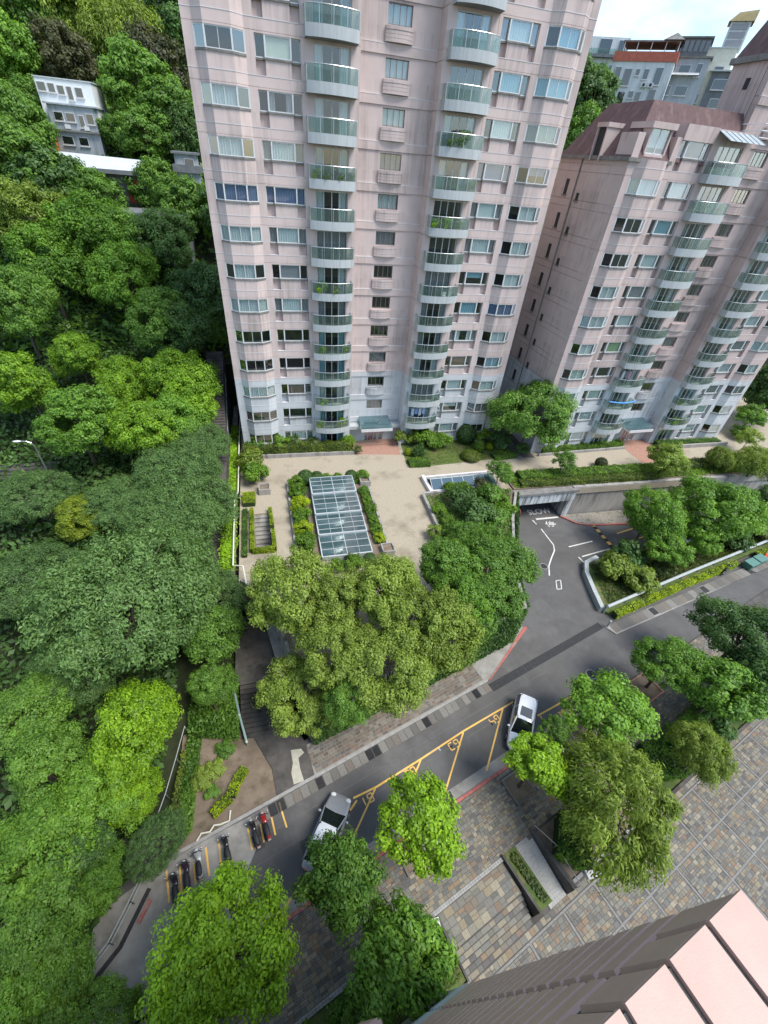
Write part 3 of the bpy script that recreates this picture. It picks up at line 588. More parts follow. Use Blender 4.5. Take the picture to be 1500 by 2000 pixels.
def slates(parent, a0, a1, b0, b1, ca, cb, z, want, rg, limit, stuffname, keep=None, dist=None):
    """irregular coursed slate; the nearest pieces are objects, the rest one joined part"""
    L_ = []; nb = max(1, int(round((b1 - b0) / cb)))
    for j in range(nb):
        bw = (b1 - b0) / nb; bb = b0 + bw * j; a = a0 - rg.rand() * ca
        while a < a1:
            wd = ca * (.65 + .8 * rg.rand()); l0, l1 = max(a, a0), min(a + wd, a1); a += wd
            if l1 - l0 < .08: continue
            am, bm = (l0 + l1) / 2, bb + bw / 2
            if keep and not keep(am, bm): continue
            if rg.rand() < .3 and bw > .2:
                h1 = bw * rg.uniform(.38, .62); L_.append((am, bb + h1 / 2, l1 - l0 - .022, h1 - .022)); L_.append((am, bb + (bw + h1) / 2, l1 - l0 - .022, bw - h1 - .022))
            else: L_.append((am, bm, l1 - l0 - .022, bw - .022))
    L_.sort(key=lambda q: -q[2] * q[3] / (1 + .002 * ((q[0] - 4) ** 2)))
    m = MB()
    for i, (am, bm, wa, wb) in enumerate(L_):
        if i < limit: x, y = F(am, bm); put('slate', tm, parent, (x, y, z + rg.normal(0, .003)), TH, (wa, wb, 1))
        else:
            q = [F(am + sx * wa / 2, bm + sy * wb / 2) for sx, sy in ((-1, -1), (1, -1), (1, 1), (-1, 1))]; hz = z + .012 + rg.normal(0, .003)
            m.add([(*p_, z - .02) for p_ in q] + [(*p_, hz) for p_ in q], [(4, 5, 6, 7), (0, 1, 5, 4), (1, 2, 6, 5), (2, 3, 7, 6), (3, 0, 4, 7)], rg.rand())
    if m.v: tag(m.build(stuffname, M['slate_f'], parent), None, None, None, 'stuff')
slates(plaza, -9, 50, -4.05, -.25, .32, .24, ZP, 0, np.random.RandomState(21), 190, 'small_slates', keep=lambda a, b: not inbed(a, b))
edge = thing('plaza_edging', (*F(0, -4.18), ZP), 'row of small pale setts edging the slate plaza above the steps', 'paving edge')
sm = cached('sett', lambda: MB().box(-.088, .088, -.055, .055, -.03, .02).mesh('sett', M['kerb']))
for i in range(92):
    for j in (0, 1): put('sett', sm, edge, ((.1 + i * .19 - 2) * CT + (j * .12 - .06) * -ST_, (.1 + i * .19 - 2) * ST_ + (j * .12 - .06) * CT, 0), TH)
# lower landing with large slates, four steps, ramp
land = tag(MB().prism([F(7.9, -4.3), F(13.2, -4.3), F(13.2, -6.1), F(7.9, -6.1)], ZS - 1.2, ZS - .06).build('landing', M['darkconc']), 'landing of large checkered slates below the plaza edge', None, None, 'structure')
slates(land, 7.95, 13.15, -6.05, -4.32, .46, .43, ZS - .06, 0, np.random.RandomState(8), 110, 'small_slates')
stp = thing('plaza_steps', (*F(10.5, -6.6), ZS - 1.0), 'five slate steps from the checkered landing down to the walk', 'steps')
for i in range(5):
    q = [F(a, b) for a, b in ((7.9, -6.1 - .29 * i), (13.2, -6.1 - .29 * i), (13.2, -6.1 - .29 * (i + 1)), (7.9, -6.1 - .29 * (i + 1)))]
    o_ = F(10.5, -6.6); st = MB().prism([(p_[0] - o_[0], p_[1] - o_[1]) for p_ in q], -.15, .94 - .185 * (i + 1)).build('step', M['darkconc'], stp)  # dark body colour stands in for shade on the risers
    rg = np.random.RandomState(30 + i); a = 7.95
    while a < 13.0:
        wd = .3 + .35 * rg.rand(); wd = min(wd, 13.15 - a); x, y = F(a + wd / 2, -6.1 - .29 * i - .145); put('slate', tm, st, (x - o_[0], y - o_[1], .94 - .185 * (i + 1) + .004), TH, (wd - .02, .24, 1)); a += wd
slates(low, 6.6, 50, -7.95, -7.6, .35, .33, ZL, 0, np.random.RandomState(12), 0, 'small_slates')
for k in range(14):
    a0 = 6.6 + k * 2.9
    for r_ in range(3): slates(low, a0 + .06, a0 + 2.71, -10.29 - r_ * 2.3, -8.14 - r_ * 2.3, .32, .27, ZL, 0, np.random.RandomState(50 + k * 3 + r_), 0 if r_ else 9, 'small_slates')
for r_ in range(4): MB().prism([F(6, -8.0 - r_ * 2.3), F(50, -8.0 - r_ * 2.3), F(50, -8.12 - r_ * 2.3), F(6, -8.12 - r_ * 2.3)], ZL, ZL + .017).build('paving_band', M['band'], low)
for k in range(16): MB().prism([F(6.46 + k * 2.9, -8.0), F(6.60 + k * 2.9, -8.0), F(6.60 + k * 2.9, -15), F(6.46 + k * 2.9, -15)], ZL, ZL + .0145).build('paving_band', M['band'], low)
# ramp
rz0, rz1 = ZS + .09, ZL + .012
m = MB(); q0 = [F(14.45, -4.0), F(15.85, -4.0), F(16.05, -7.6), F(14.6, -7.6)]
m.add([(*q0[0], rz0), (*q0[1], rz0), (*q0[2], rz1), (*q0[3], rz1)] + [(*p_, ZL - .2) for p_ in q0], [(0, 3, 2, 1), (0, 1, 5, 4), (1, 2, 6, 5), (2, 3, 7, 6), (3, 0, 4, 7)])
ramp = tag(m.build('ramp', M['kerb']), 'pale tiled ramp down from the plaza to the lower walk', None, None, 'structure')
rg = np.random.RandomState(3); rt = cached('ramptile', lambda: MB().box(-.1, .1, -.1, .1, -.01, .01).mesh('ramp_tile', M['ramptile']))
m = MB()
for i in range(17):
    for j in range(7):
        v_ = (i + .5) / 17; u_ = (j + .5) / 7; A_ = [Vector((*p_, z_)) for p_, z_ in zip(q0, (rz0, rz0, rz1, rz1))]
        p_ = A_[0].lerp(A_[1], u_).lerp(A_[3].lerp(A_[2], u_), v_); o = put('ramp_tile', rt, ramp, p_ + Vector((0, 0, .006)), TH, (.92, 1.0, 1))
def offset_line(pts, d):
    P = [Vector(q[:2]) for q in pts]; o = []
    for i, q in enumerate(P):
        t0 = (q - P[i - 1]).normalized() if i else None; t1 = (P[i + 1] - q).normalized() if i < len(P) - 1 else None
        t0 = t0 or t1; t1 = t1 or t0; n0 = Vector((-t0.y, t0.x)); n1 = Vector((-t1.y, t1.x)); m_ = (n0 + n1).normalized(); o.append(q + m_ * d / max(.4, m_.dot(n0)))
    return o
def lowwall(name, pts, w_, z0, z1, mat, label, cat='wall', kind=None):
    c = pts[0]; q = offset_line(pts, w_ / 2) + offset_line(pts, -w_ / 2)[::-1]
    return tag(MB().prism([(v.x - c[0], v.y - c[1]) for v in q], z0, z1).build(name, M[mat], None, (c[0], c[1], 0)), label, cat, None, None if cat else 'structure')
lowwall('planter_wall', [F(13.3, -4.05), F(13.45, -7.3)], .16, ZL, ZS + .35, 'darkconc', 'dark low wall between the slate landing and the grass strip')
lowwall('ramp_wall', [F(16.05, -3.9), F(16.3, -7.6)], .3, ZL, ZS + .3, 'darkconc', 'dark sloping wall on the right of the tiled ramp')
gs = tag(MB().prism([F(13.4, -4.05), F(14.43, -4.05), F(14.58, -7.3), F(13.55, -7.3)], ZL - .1, ZS + .12).build('grass_strip', M['lawn']), 'strip of rough grass beside the tiled ramp', None, None, 'structure')
bedR = tag(MB().prism([F(16.25, -4.2), F(23.5, -4.2), F(23.5, -7.3), F(16.45, -7.3)], ZL - .1, ZS + .1).build('planting_bed', M['soil']), 'soil bed under the olive willow between ramp and walk', None, None, 'structure')
lowwall('bed_wall', [F(16.4, -7.3), F(23.6, -7.3), F(23.6, -4.2)], .2, ZL, ZS + .2, 'kerb', 'low stone wall round the willow bed')
bedL = tag(MB().prism([F(-20, -4.3), F(7.8, -4.3), F(7.8, -7.3), F(-20, -7.3)], ZL - .1, ZS - .02).build('grass_bed', M['lawn']), 'brownish grass bed left of the slate steps', None, None, 'structure')
lowwall('steps_wall', [F(7.85, -4.3), F(7.85, -7.4)], .12, ZL, ZS + .1, 'darkconc', 'dark edging wall on the left of the slate steps')
bedQ = tag(MB().prism([F(25.5, -4.2), F(61, -4.2), F(61, -7.3), F(25.5, -7.3)], ZL - .1, ZS + .1).build('planting_bed', M['lawn']), 'green bed at the far right of the walk', None, None, 'structure')
lowwall('bed_wall', [F(25.4, -3.9), F(25.5, -7.4), F(60, -7.4)], .2, ZL, ZS + .25, 'darkconc', 'dark wall with a steel rail round the far right bed')
for k, (x0, x1, y0, y1) in enumerate(beds):
    nm = ['second tree pit from the left along the red kerb', 'tree pit beside the white car', 'tree pit right of the yellow lettering', 'brick edged tree pit at the right end of the plaza', 'tree pit at the left end of the plaza'][k]
    c = F((x0 + x1) / 2, (y0 + y1) / 2); t = thing('tree_pit', (*c, ZP), 'brown stone edged ' + nm, 'tree pit', 'tree pits along the plaza')
    MB().box(-(x1 - x0) / 2, (x1 - x0) / 2, -(y1 - y0) / 2, (y1 - y0) / 2, -.05, .05).build('soil', M['soil'], t, rz=TH)
    hx, hy = (x1 - x0) / 2, (y1 - y0) / 2
    for bx in ((-hx - .13, hx + .13, -hy - .13, -hy), (-hx - .13, hx + .13, hy, hy + .13), (-hx - .13, -hx, -hy, hy), (hx, hx + .13, -hy, hy)):
        MB().box(*bx, -.05, .12).build('edging', M['brickpav'] if k == 3 else M['pave'], t, rz=TH)
# ================================================================= courtyard deck, promenade, garage mouth
hole_st = [(-2.85, 36.9), (-1.35, 36.9), (-1.2, 31.4), (-2.85, 31.4)]
hole_sk = [(3.5, 29.3), (8.15, 29.0), (8.3, 40.3), (3.6, 40.6)]
front = [(.55, 14.4), (20.3, 19.9), (21.6, 24.5), (25.0, 31.5), (27.9, 36.4)]
deck_poly = [(-4.3, 62), (-4.3, 27.2), (-1.6, 24.4)] + front + [(27.9, 62)]
deck = tag(MB().prism(deck_poly, -5.2, 0, holes=[hole_st, hole_sk]).build('courtyard', M['court']), 'cream pebble paved courtyard in front of the tall pink tower', None, None, 'structure')
prom = tag(MB().prism([(27.9, 62), (27.9, 36.4), (90, 34.6), (90, 62)], -.9, -.004).build('promenade', M['court']), 'cream paved promenade above the garage entrance', None, None, 'structure')
tag(MB().prism([(36.3, 36.35), (90, 34.8), (90, 40), (36.3, 40)], -5.2, -.9).build('promenade_wall', M['wallconc']), 'grey stained retaining wall right of the garage entrance', 'wall')
tag(MB().prism([(36.2, 36.2), (70, 35.15), (70, 35.7), (36.2, 36.75)], -.95, .12).build('wall_coping', M['wallconc']), 'concrete coping along the top of the retaining wall', 'coping')
# garage portal
gp = thing('garage_portal', (32, 36.3, ZS), 'white tiled garage portal with black streaks under the promenade', 'garage entrance')
MB().box(-4.6, 4.6, -.35, .5, 2.75, 4.15).build('lintel', M['portal'], gp)
MB().box(-4.75, 4.75, -.5, .55, 4.15, 4.5).build('coping', M['sill'], gp)
MB().prism([(3.75, -.3), (4.6, -.3), (4.6, 6), (4.15, 6)], 0, 2.75).build('jamb', M['portal'], gp)
MB().prism([(-4.6, -.3), (-4.05, -.3), (-4.05, 6), (-4.6, 6)], 0, 2.75).build('jamb', M['portal'], gp)
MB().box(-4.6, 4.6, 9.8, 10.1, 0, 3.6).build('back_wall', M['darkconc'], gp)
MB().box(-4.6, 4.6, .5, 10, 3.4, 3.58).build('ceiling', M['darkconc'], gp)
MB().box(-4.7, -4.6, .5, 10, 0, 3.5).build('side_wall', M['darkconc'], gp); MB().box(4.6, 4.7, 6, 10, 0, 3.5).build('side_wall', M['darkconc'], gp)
mr_ = thing('convex_mirror', (28.55, 35.75, ZS + 2.0), 'round red rimmed mirror on the left jamb of the garage', 'mirror')
MB().tube([(0, 0, 0), (.25, -.1, 0)], .04, 6).build('bracket', M['redpaint'], mr_); MB().ball((.3, -.12, 0), (.1, .42, .42), 14, 8).build('mirror_disc', M['redpaint'], mr_)
# gravel verge with red kerb right of the portal
vg = tag(MB().prism([(35.9, 35.9), (37.2, 34.5), (38.5, 33.9), (52, 32.6), (52, 35.6), (36.4, 36.2)], ZS, ZS + .12).build('gravel_verge', M['gravel']), 'dry gravel verge below the retaining wall', None, None, 'structure')
rkp = [(35.75, 36.0), (37.1, 34.4), (38.6, 33.75), (52, 32.4)]
lowwall('kerb', rkp, .2, ZS, ZS + .17, 'redpaint', 'red painted kerb bending round the gravel verge', None)
# entrance paving, lawn and hedge kerbs in front of the tall tower
ent = tag(MB().prism([(10.2, 47.3), (16.1, 46.5), (16.6, 50.9), (10.0, 50.9)], -.1, .006).build('entrance_paving', M['brickpav']), 'red brown paved path to the tower door', None, None, 'structure')
slb = thing('entrance_step', (13.2, 49.9, 0), 'low brown step in front of the tower door', 'step'); MB().box(-3.2, 3.2, -.6, 1.0, 0, .15).build('tread', M['brickpav'], slb)
lawn = tag(MB().prism([(16.3, 44.2), (17.3, 43.3), (32.0, 44.1), (31.5, 49.3), (16.9, 49.3)], -.1, .03).build('lawn', M['lawn']), 'patchy lawn in front of the tower right wing', None, None, 'structure')
lowwall('bed_kerb', [(-1.6, 47.75), (10.0, 47.35)], .22, 0, .5, 'wallconc', 'pale stone kerb along the front hedge')
bed1 = tag(MB().prism([(-4.2, 49.4), (-4.2, 47.9), (10.0, 47.45), (10.0, 49.4)], 0, .3).build('hedge_bed', M['soil']), 'soil bed against the tall tower', None, None, 'structure')
pth = thing('stepping_path', (32.6, 48, 0), 'narrow stone path between the two pink towers', 'path')
for i in range(12): MB().box(-.45, .45, -.38, .38, -.02, .03).build('flagstone', M['pave'], pth, ((i * .11) - .1, -4.2 + i * .95, 0), rz=rnd.uniform(-.08, .08))
tag(MB().prism([(32.0, 43.9), (34.7, 43.6), (34.9, 62), (31, 62), (31, 50)], -.1, .01).build('side_alley', M['darkconc']), 'dark alley between the two towers', None, None, 'structure')
# joints across the promenade paving
for i in range(13): MB().prism([(27.9 + i * 3.1, 40.2), (27.96 + i * 3.1, 40.2), (28.2 + i * 3.1, 43.2), (28.14 + i * 3.1, 43.2)], -.02, .0015).build('paving_joint', M['kerb'], prom)
# ---- sunken steps
ss = thing('sunken_steps', (-2.1, 34, 0), 'narrow brown steps sinking into the courtyard inside the yellow hedge', 'steps')
for i in range(11):
    y1 = 36.9 - i * .46; MB().box(-.74, .74, y1 - .46 - 34, y1 - 34, -4.0, -.19 * (i + 1)).build('step', M['concrete'], ss)
MB().box(-.74, .9, -2.7, -2.15, -4, -2.3).build('bottom_floor', M['darkconc'], ss)
# ---- skylight
sk = thing('skylight', (5.9, 34.8, 0), 'long glazed skylight of teal panes in white bars set in hedges', 'skylight', rz=math.radians(-.6))
MB().box(-2.3, 2.3, -5.6, 5.6, -2.6, -2.4).build('pit_floor', noisy('pit_floor', (.05, .10, .105), (.12, .20, .20), .8, .5), sk)
W2, L2 = 2.45, 6.0; tiers = [(6.0, 3.1, 4, 1.35), (3.1, -.1, 4, 1.12), (-.1, -3.1, 4, .90), (-3.1, -6.0, 3, .66)]
for (y1, y0, nr, zt) in tiers:
    sl_ = .10; zz = lambda y: zt - (y1 - y) * sl_ / 3 * 1.2
    m = MB()
    for sx in (-1, 1): m.box(sx * W2 - .06, sx * W2 + .06, y0, y1, zz(y0) - .12, zz(y0) + .05)
    m.box(-W2, W2, y0 - .06, y0 + .08, zz(y0) - .14, zz(y0) + .07); m.box(-W2, W2, y1 - .05, y1 + .02, zz(y1) - .08, zz(y1) + .03)
    fr = m.build('glazing_frame', M['bar'], sk)
    for i in range(1, nr):
        y = y0 + (y1 - y0) * i / nr; MB().box(-W2, W2, y - .024, y + .024, zz(y) - .04, zz(y) + .03).build('bar', M['bar'], fr)
    for j in range(1, 4):
        x = -W2 + 2 * W2 * j / 4; hw = .03 if j == 2 else .015
        MB().add([(x - hw, y0, zz(y0) + .03), (x + hw, y0, zz(y0) + .03), (x + hw, y1, zz(y1) + .03), (x - hw, y1, zz(y1) + .03), (x - hw, y0, zz(y0) - .03), (x + hw, y0, zz(y0) - .03), (x + hw, y1, zz(y1) - .03), (x - hw, y1, zz(y1) - .03)], [(0, 1, 2, 3), (0, 4, 5, 1), (1, 5, 6, 2), (2, 6, 7, 3), (3, 7, 4, 0)]).build('bar', M['bar'], fr)
    for i in range(nr):
        for j in range(4):
            xa, xb = -W2 + 2 * W2 * j / 4 + .03, -W2 + 2 * W2 * (j + 1) / 4 - .03; ya, yb = y0 + (y1 - y0) * i / nr + .04, y0 + (y1 - y0) * (i + 1) / nr - .04
            tl_ = rnd.uniform(-.004, .004)
            MB().add([(xa, ya, zz(ya)), (xb, ya, zz(ya) + tl_), (xb, yb, zz(yb) + tl_), (xa, yb, zz(yb))], [(0, 1, 2, 3)]).build('pane', M['skyglass'], fr)
m = MB()
for sx in (-1, 1): m.box(sx * W2 - .05, sx * W2 + .05, -6, 6, 0, .62)
m.box(-W2, W2, -6.05, -5.95, 0, .6); m.box(-W2, W2, 5.95, 6.05, 0, 1.25); m.build('curb', M['bar'], sk)
MB().box(-.3, .3, -6.25, -6.05, .1, .5).build('vent_box', M['drain'], sk)
# planter blocks round the skylight
for (x, y, lab) in ((10.0, 40.7, 'square stone planter block at the back corner of the skylight bed'), (9.9, 29.0, 'square stone planter block at the front corner of the skylight bed'), (-1.6, 40.7, 'square stone planter block near the ivy wall')):
    t = thing('planter_block', (x, y, 0), lab, 'planter')
    m = MB(); m.box(-.62, .62, -.62, -.5, 0, .75).box(-.62, .62, .5, .62, 0, .75).box(-.62, -.5, -.5, .5, 0, .75).box(.5, .62, -.5, .5, 0, .75); m.build('box', M['wallconc'], t); MB().box(-.5, .5, -.5, .5, .3, .6).build('soil', M['soil'], t)
lowwall('bed_kerb', [(1.0, 41.9), (1.05, 29)], .22, 0, .35, 'wallconc', 'low stone kerb on the left of the skylight bed')
lowwall('bed_kerb', [(10.3, 39.8), (10.1, 29.6)], .22, 0, .35, 'wallconc', 'low stone kerb on the right of the skylight bed')
tag(MB().prism([(1.1, 41.9), (3.3, 41.8), (3.3, 28), (1.1, 28)], 0, .2).build('planting_bed', M['soil']), 'planting bed left of the skylight', None, None, 'structure')
tag(MB().prism([(8.5, 40.5), (10.2, 40.4), (10.0, 28), (8.4, 28)], 0, .2).build('planting_bed', M['soil']), 'planting bed right of the skylight', None, None, 'structure')
# small glazed lantern by the promenade
gl = thing('glass_lantern', (21.8, 39.4, 0), 'low sloping glass lantern reflecting sky beside the promenade', 'skylight', rz=math.radians(1))
MB().box(-4.6, 4.4, -1.95, -1.6, 0, .5).box(-4.6, -4.2, -1.6, 1.6, 0, .5).box(-4.6, 4.4, 1.3, 1.6, 0, .3).build('curb', M['trim'], gl)
for i in range(6):
    x0, x1 = -4.1 + i * 1.4, -4.1 + (i + 1) * 1.4
    MB().add([(x0 + .03, -1.5, .3), (x1 - .03, -1.5, .3), (x1 - .03, -.1, 1.0), (x0 + .03, -.1, 1.0)], [(0, 1, 2, 3)]).build('pane', M['skyglass'], gl)
    MB().add([(x0 + .03, -.1, 1.0), (x1 - .03, -.1, 1.0), (x1 - .03, 1.2, .3), (x0 + .03, 1.2, .3)], [(0, 1, 2, 3)]).build('pane', M['skyglass'], gl)
    MB().tube([(x0, -1.5, .3), (x0, -.1, 1.02), (x0, 1.2, .3)], .035, 5).build('bar', M['frame'], gl)
MB().box(-4.1, 4.3, -1.5, 1.2, .02, .06).build('base', M['drain'], gl); MB().tube([(-4.1, -.1, 1.02), (4.3, -.1, 1.02)], .04, 5).build('ridge_bar', M['frame'], gl)
lowwall('planter_wall', [(16.25, 37.2), (16.0, 28.5)], .3, 0, .55, 'wallconc', 'low stone wall between paved court and shrub bed')
lowwall('planter_wall', [(16.3, 37.3), (19.0, 37.35)], .3, 0, .55, 'wallconc', 'short stone wall in front of the glass lantern')
tag(MB().prism([(16.2, 37.2), (27.7, 37.0), (27.7, 36.4), (25, 31.6), (21.6, 24.6), (20.2, 20), (14, 18.3), (16, 28.5)], 0, .25).build('planting_bed', M['soil']), 'shrub bed between court and garage', None, None, 'structure')
tag(MB().prism([(28.0, 36.9), (70, 35.7), (70, 39.6), (28.0, 40.2)], -.01, .2).build('planting_bed', M['soil']), 'long planting strip above the garage portal', None, None, 'structure')
# front wall of courtyard: ivy-clad, with parapet
iv = [(.6, 14.35), (20.3, 19.85), (21.6, 24.5), (25.0, 31.5), (27.7, 36.0)]
wl = lowwall('courtyard_wall', iv, .3, ZS - .2, .55, 'wallconc', 'ivy covered retaining wall between courtyard and pavement')
def ivyfn(rg, n):
    P = []
    for (a, b, k) in ((iv[0], iv[1], .6), (iv[1], iv[2], .15), (iv[2], iv[4], .25)):
        a = np.array(a); b = np.array(b); d = (b - a) / np.linalg.norm(b - a); nn = np.array([d[1], -d[0]]); m_ = int(n * k); u = rg.rand(m_, 1)
        P.append(np.c_[a + (b - a) * u + nn * (.2 + .22 * rg.rand(m_, 1)), ZS + rg.rand(m_) * 5.1])
    return np.concatenate(P)
scatter('ivy', ivyfn, 26000, .20, 'dark', 'dark ivy covering the courtyard retaining wall', 'ivy', .2, .1, .8, 5)
# ---- stairway up the left side
stw = thing('public_stairway', (-3, 16, ZS), 'dark public stairway climbing between forest and courtyard', 'stairway')
sy, sz = 15.6, ZS; i = 0
def stx(y):
    k = min(1, max(0, (y - 23.5) / 6)); k2 = min(1, max(0, (y - 24) / 2.))
    return (-4.5 - 3.0 * k, -.75 - 4.75 * k2 if y > 24 else -.75)
flights = [(15.6, 19.4, 12), (24.2, 30.0, 15), (33.5, 41.0, 18), (44, 60, 40)]; yy = 15.6
for (ya, yb, n) in flights:
    if ya > yy:
        x0, x1 = stx((yy + ya) / 2); x0b = stx(ya)[0]; MB().box(x0b + 3, x1 + 3, yy - 16, ya - 16, -1.2, sz - ZS).build('half_landing', M['stair'], stw)
    for k in range(n):
        y0 = ya + (yb - ya) * k / n; y1 = ya + (yb - ya) * (k + 1) / n; sz += .15 if ya < 40 else .17; x0, x1 = stx((y0 + y1) / 2)
        MB().box(x0 + 3, x1 + 3, y0 - 16, y1 - 16 + .02, -1.5, sz - ZS).build('step', M['stair'], stw)
    yy = yb
foot = tag(MB().prism([F(1.52, 6.2), F(4.32, 6.2), F(4.6, 8.5), (-.5, 15.7), (-4.7, 15.7), F(1.28, 10.7), F(1.78, 8.0)], ZS - .2, ZS + .09).build('stair_foot', M['darkconc']), 'dark concrete slab at the foot of the public stairway', None, None, 'structure')
MB().add([(*q[:2], ZS + .096) for q in ((-0.996, 14.079, -4.400), (-0.240, 14.029, -4.400), (-0.045, 13.692, -4.400), (-0.485, 13.422, -4.400), (-0.439, 12.703, -4.400), (-0.232, 11.803, -4.400), (-0.960, 11.729, -4.400), (-1.080, 12.496, -4.400), (-0.918, 13.158, -4.400))], [tuple(range(9))[::-1]]).build('cement_patch', M['cement'], foot)
# handrails by the stair
for k, (pts, lab) in enumerate(((((-4.967, 18.913, -3.300), (-4.572, 16.970, -3.400), (-4.109, 15.093, -3.900)), 'pale green handrail with white finials beside the lower stair'),)):
    t = thing('handrail', pts[2], lab, 'handrail'); o_ = Vector(pts[2])
    MB().tube([Vector(q) - o_ for q in pts], .09, 8).build('top_rail', M['railgreen'], t)
    for q in pts:
        v = Vector(q) - o_; MB().tube([v - Vector((0, 0, 1.0)), v], .05, 6).build('post', M['railgreen'], t); MB().ball(v + Vector((0, 0, .12)), .1, 8, 6).build('finial', M['white'], t)
# ivy-topped boundary wall and cream pipe rail between stair and court
tag(MB().prism([(-5.35, 62), (-5.35, 28.6), (-4.75, 28.6), (-4.75, 62)], -5, .35).build('boundary_wall', M['wallconc']), 'boundary wall topped with ivy beside the public stairway', 'wall')
def ivtop(rg, n):
    u = rg.rand(n); return np.c_[-5.25 + rg.normal(0, .32, n), 28.6 + u * 27, .25 + rg.rand(n) * .25]
scatter('ivy', ivtop, 13000, .2, 'bright', 'bright green ivy along the top of the boundary wall', 'ivy', .8, .25, .7, 6)
def ivside(rg, n):
    u = rg.rand(n); return np.c_[-5.38 - rg.rand(n) * .12, 28.6 + u * 30, -1.5 + rg.rand(n) * 1.9]
scatter('ivy', ivside, 6000, .2, 'mid', 'ivy hanging down the stair side of the boundary wall', 'ivy', .1, .1, .7, 8)
pr = thing('pipe_rail', (-4.5, 45, .9), 'cream pipe running along the boundary wall', 'pipe')
MB().tube([(.2, 12, 0), (.1, 5, 0), (.1, -5.2, 0), (-.25, -6.2, 0), (-.2, -16.2, 0), (.65, -16.4, 0), (.95, -18.6, 0)], .075, 6).build('pipe', M['cream'], pr)
for y in (10, 6, 2, -2, -7, -11, -15): MB().tube([(.05 if y > -6 else -.22, y, -.75), (.05 if y > -6 else -.22, y, 0)], .04, 5).build('bracket', M['cream'], pr)
lowwall('court_kerb', [(-4.05, 27.4), (-1.5, 24.7), (.5, 14.6)], .25, -.5, .5, 'wallconc', 'grey parapet at the left front corner of the court')
tag(MB().prism([(-2.6, 25.6), (.4, 24.6), (.9, 20.5), (-1.6, 20.5)], -2.2, -1.9).build('canopy_slab', M['concrete']), 'grey concrete canopy slab under the left courtyard trees', 'canopy')
# ---- island with rail and lime hedge right of the forecourt
isl = [(33.0, 26.9), (32.2, 24.0), (31.4, 21.2), (31.9, 20.6), (45, 23.2), (62, 26.4), (80, 29), (80, 33), (60, 30.5), (45, 28.6), (36, 27.9)]
tag(MB().prism(isl, ZS - .2, ZS + .35).build('island', M['lawn']), 'raised green island between forecourt and street', None, None, 'structure')
lowwall('island_wall', [(35.5, 27.9), (33.6, 27.3), (32.7, 25.9), (32.0, 23.6), (31.35, 21.1)], .45, ZS - .1, ZS + .75, 'railgrey', 'pale green mossy wall round the end of the island')
rl = thing('island_rail', (31.6, 20.9, ZS), 'thick grey weathered rail along the street edge of the island', 'railing')
rpts = [(0, 0, 1.1), (13.4, 2.7, 1.1), (30.4, 5.9, 1.1), (48, 8.6, 1.1)]
MB().tube(rpts, .17, 8).build('top_rail', M['railgrey'], rl)
for k in range(16):
    x = k * 3.0; y = np.interp(x, [0, 13.4, 30.4, 48], [0, 2.7, 5.9, 8.6]); MB().tube([(x, y, 0), (x, y, 1.1)], .09, 6).build('post', M['railgrey'], rl)
ipav = tag(MB().prism([(30.6, 19.35), (45, 22.0), (62, 25.2), (80, 28), (80, 26.9), (60, 23.9), (45, 20.9), (31.2, 18.3)], ZS - .1, ZS + .1).build('pavement', M['concrete']), 'narrow stained pavement outside the island rail', None, None, 'structure')
ps = cached('psl', lambda: MB().box(-.44, .44, -.5, .5, -.05, .02).mesh('paving_slab', M['pave'])); gsl = cached('pgr', lambda: MB().box(-.4, .4, -.42, .42, -.05, .014).mesh('drain_cover', M['drain']))
for k in range(46):
    x = 31.7 + k * .92; y0 = np.interp(x, [31, 45, 62, 80], [18.95, 21.55, 24.6, 27.5]); put('drain_cover' if k % 9 == 6 else 'paving_slab', gsl if k % 9 == 6 else ps, ipav, (x, y0 - .05, ZS + .1), math.radians(10.5))
# ================================================================= apartment towers
H = 3.1; Z0 = 2.9
def zk(k): return Z0 + H * k
BAYP = [(16.15, .3), (16.15, 0), (15.4, -.62), (13.4, -.62), (12.5, 0), (12.5, .3)]
def bayp(s, e=0.):
    """bay outline on side s, pushed out by e"""
    q = [(16.15 + e * .4, .3), (16.15 + e * .4, -e * .6), (15.4 + e * .5, -.62 - e), (13.4 - e * .5, -.62 - e), (12.5 - e * .4, -e * .6), (12.5 - e * .4, .3)]
    return [(s * x, y) for x, y in q]
def mk_pil(s, u0, u1, y1, name, mat):
    m = MB(); m.box(s * u0, s * u1, 0, y1, .018, .645); m.box(s * u0, s * u1, 0, y1, .70, H - .018); m.box(s * (u0 + .03), s * (u1 - .03), .03, y1, -.02, H + .02)
    return m.mesh(name, mat)
def mk_bay(s, mat):
    m = MB()
    for a, b in ((-.13, -.012), (.012, .645), (.70, 1.60)): m.prism(bayp(s), a, b)
    m.prism(bayp(s, -.03), -.125, 1.6); return m.mesh('spandrel', mat)
def mk_string(s, mat):
    m = MB(); m.prism(bayp(s, .02), .65, .695)
    for a, b in ((16.15, 16.92), (11.8, 12.5), (8.3, 11.8)): m.box(s * a, s * b, -.02, .3, .65, .695)
    return m.mesh('string_course', mat)
def facet(s, i): q = bayp(s, -.07); return q[i], q[i + 1]
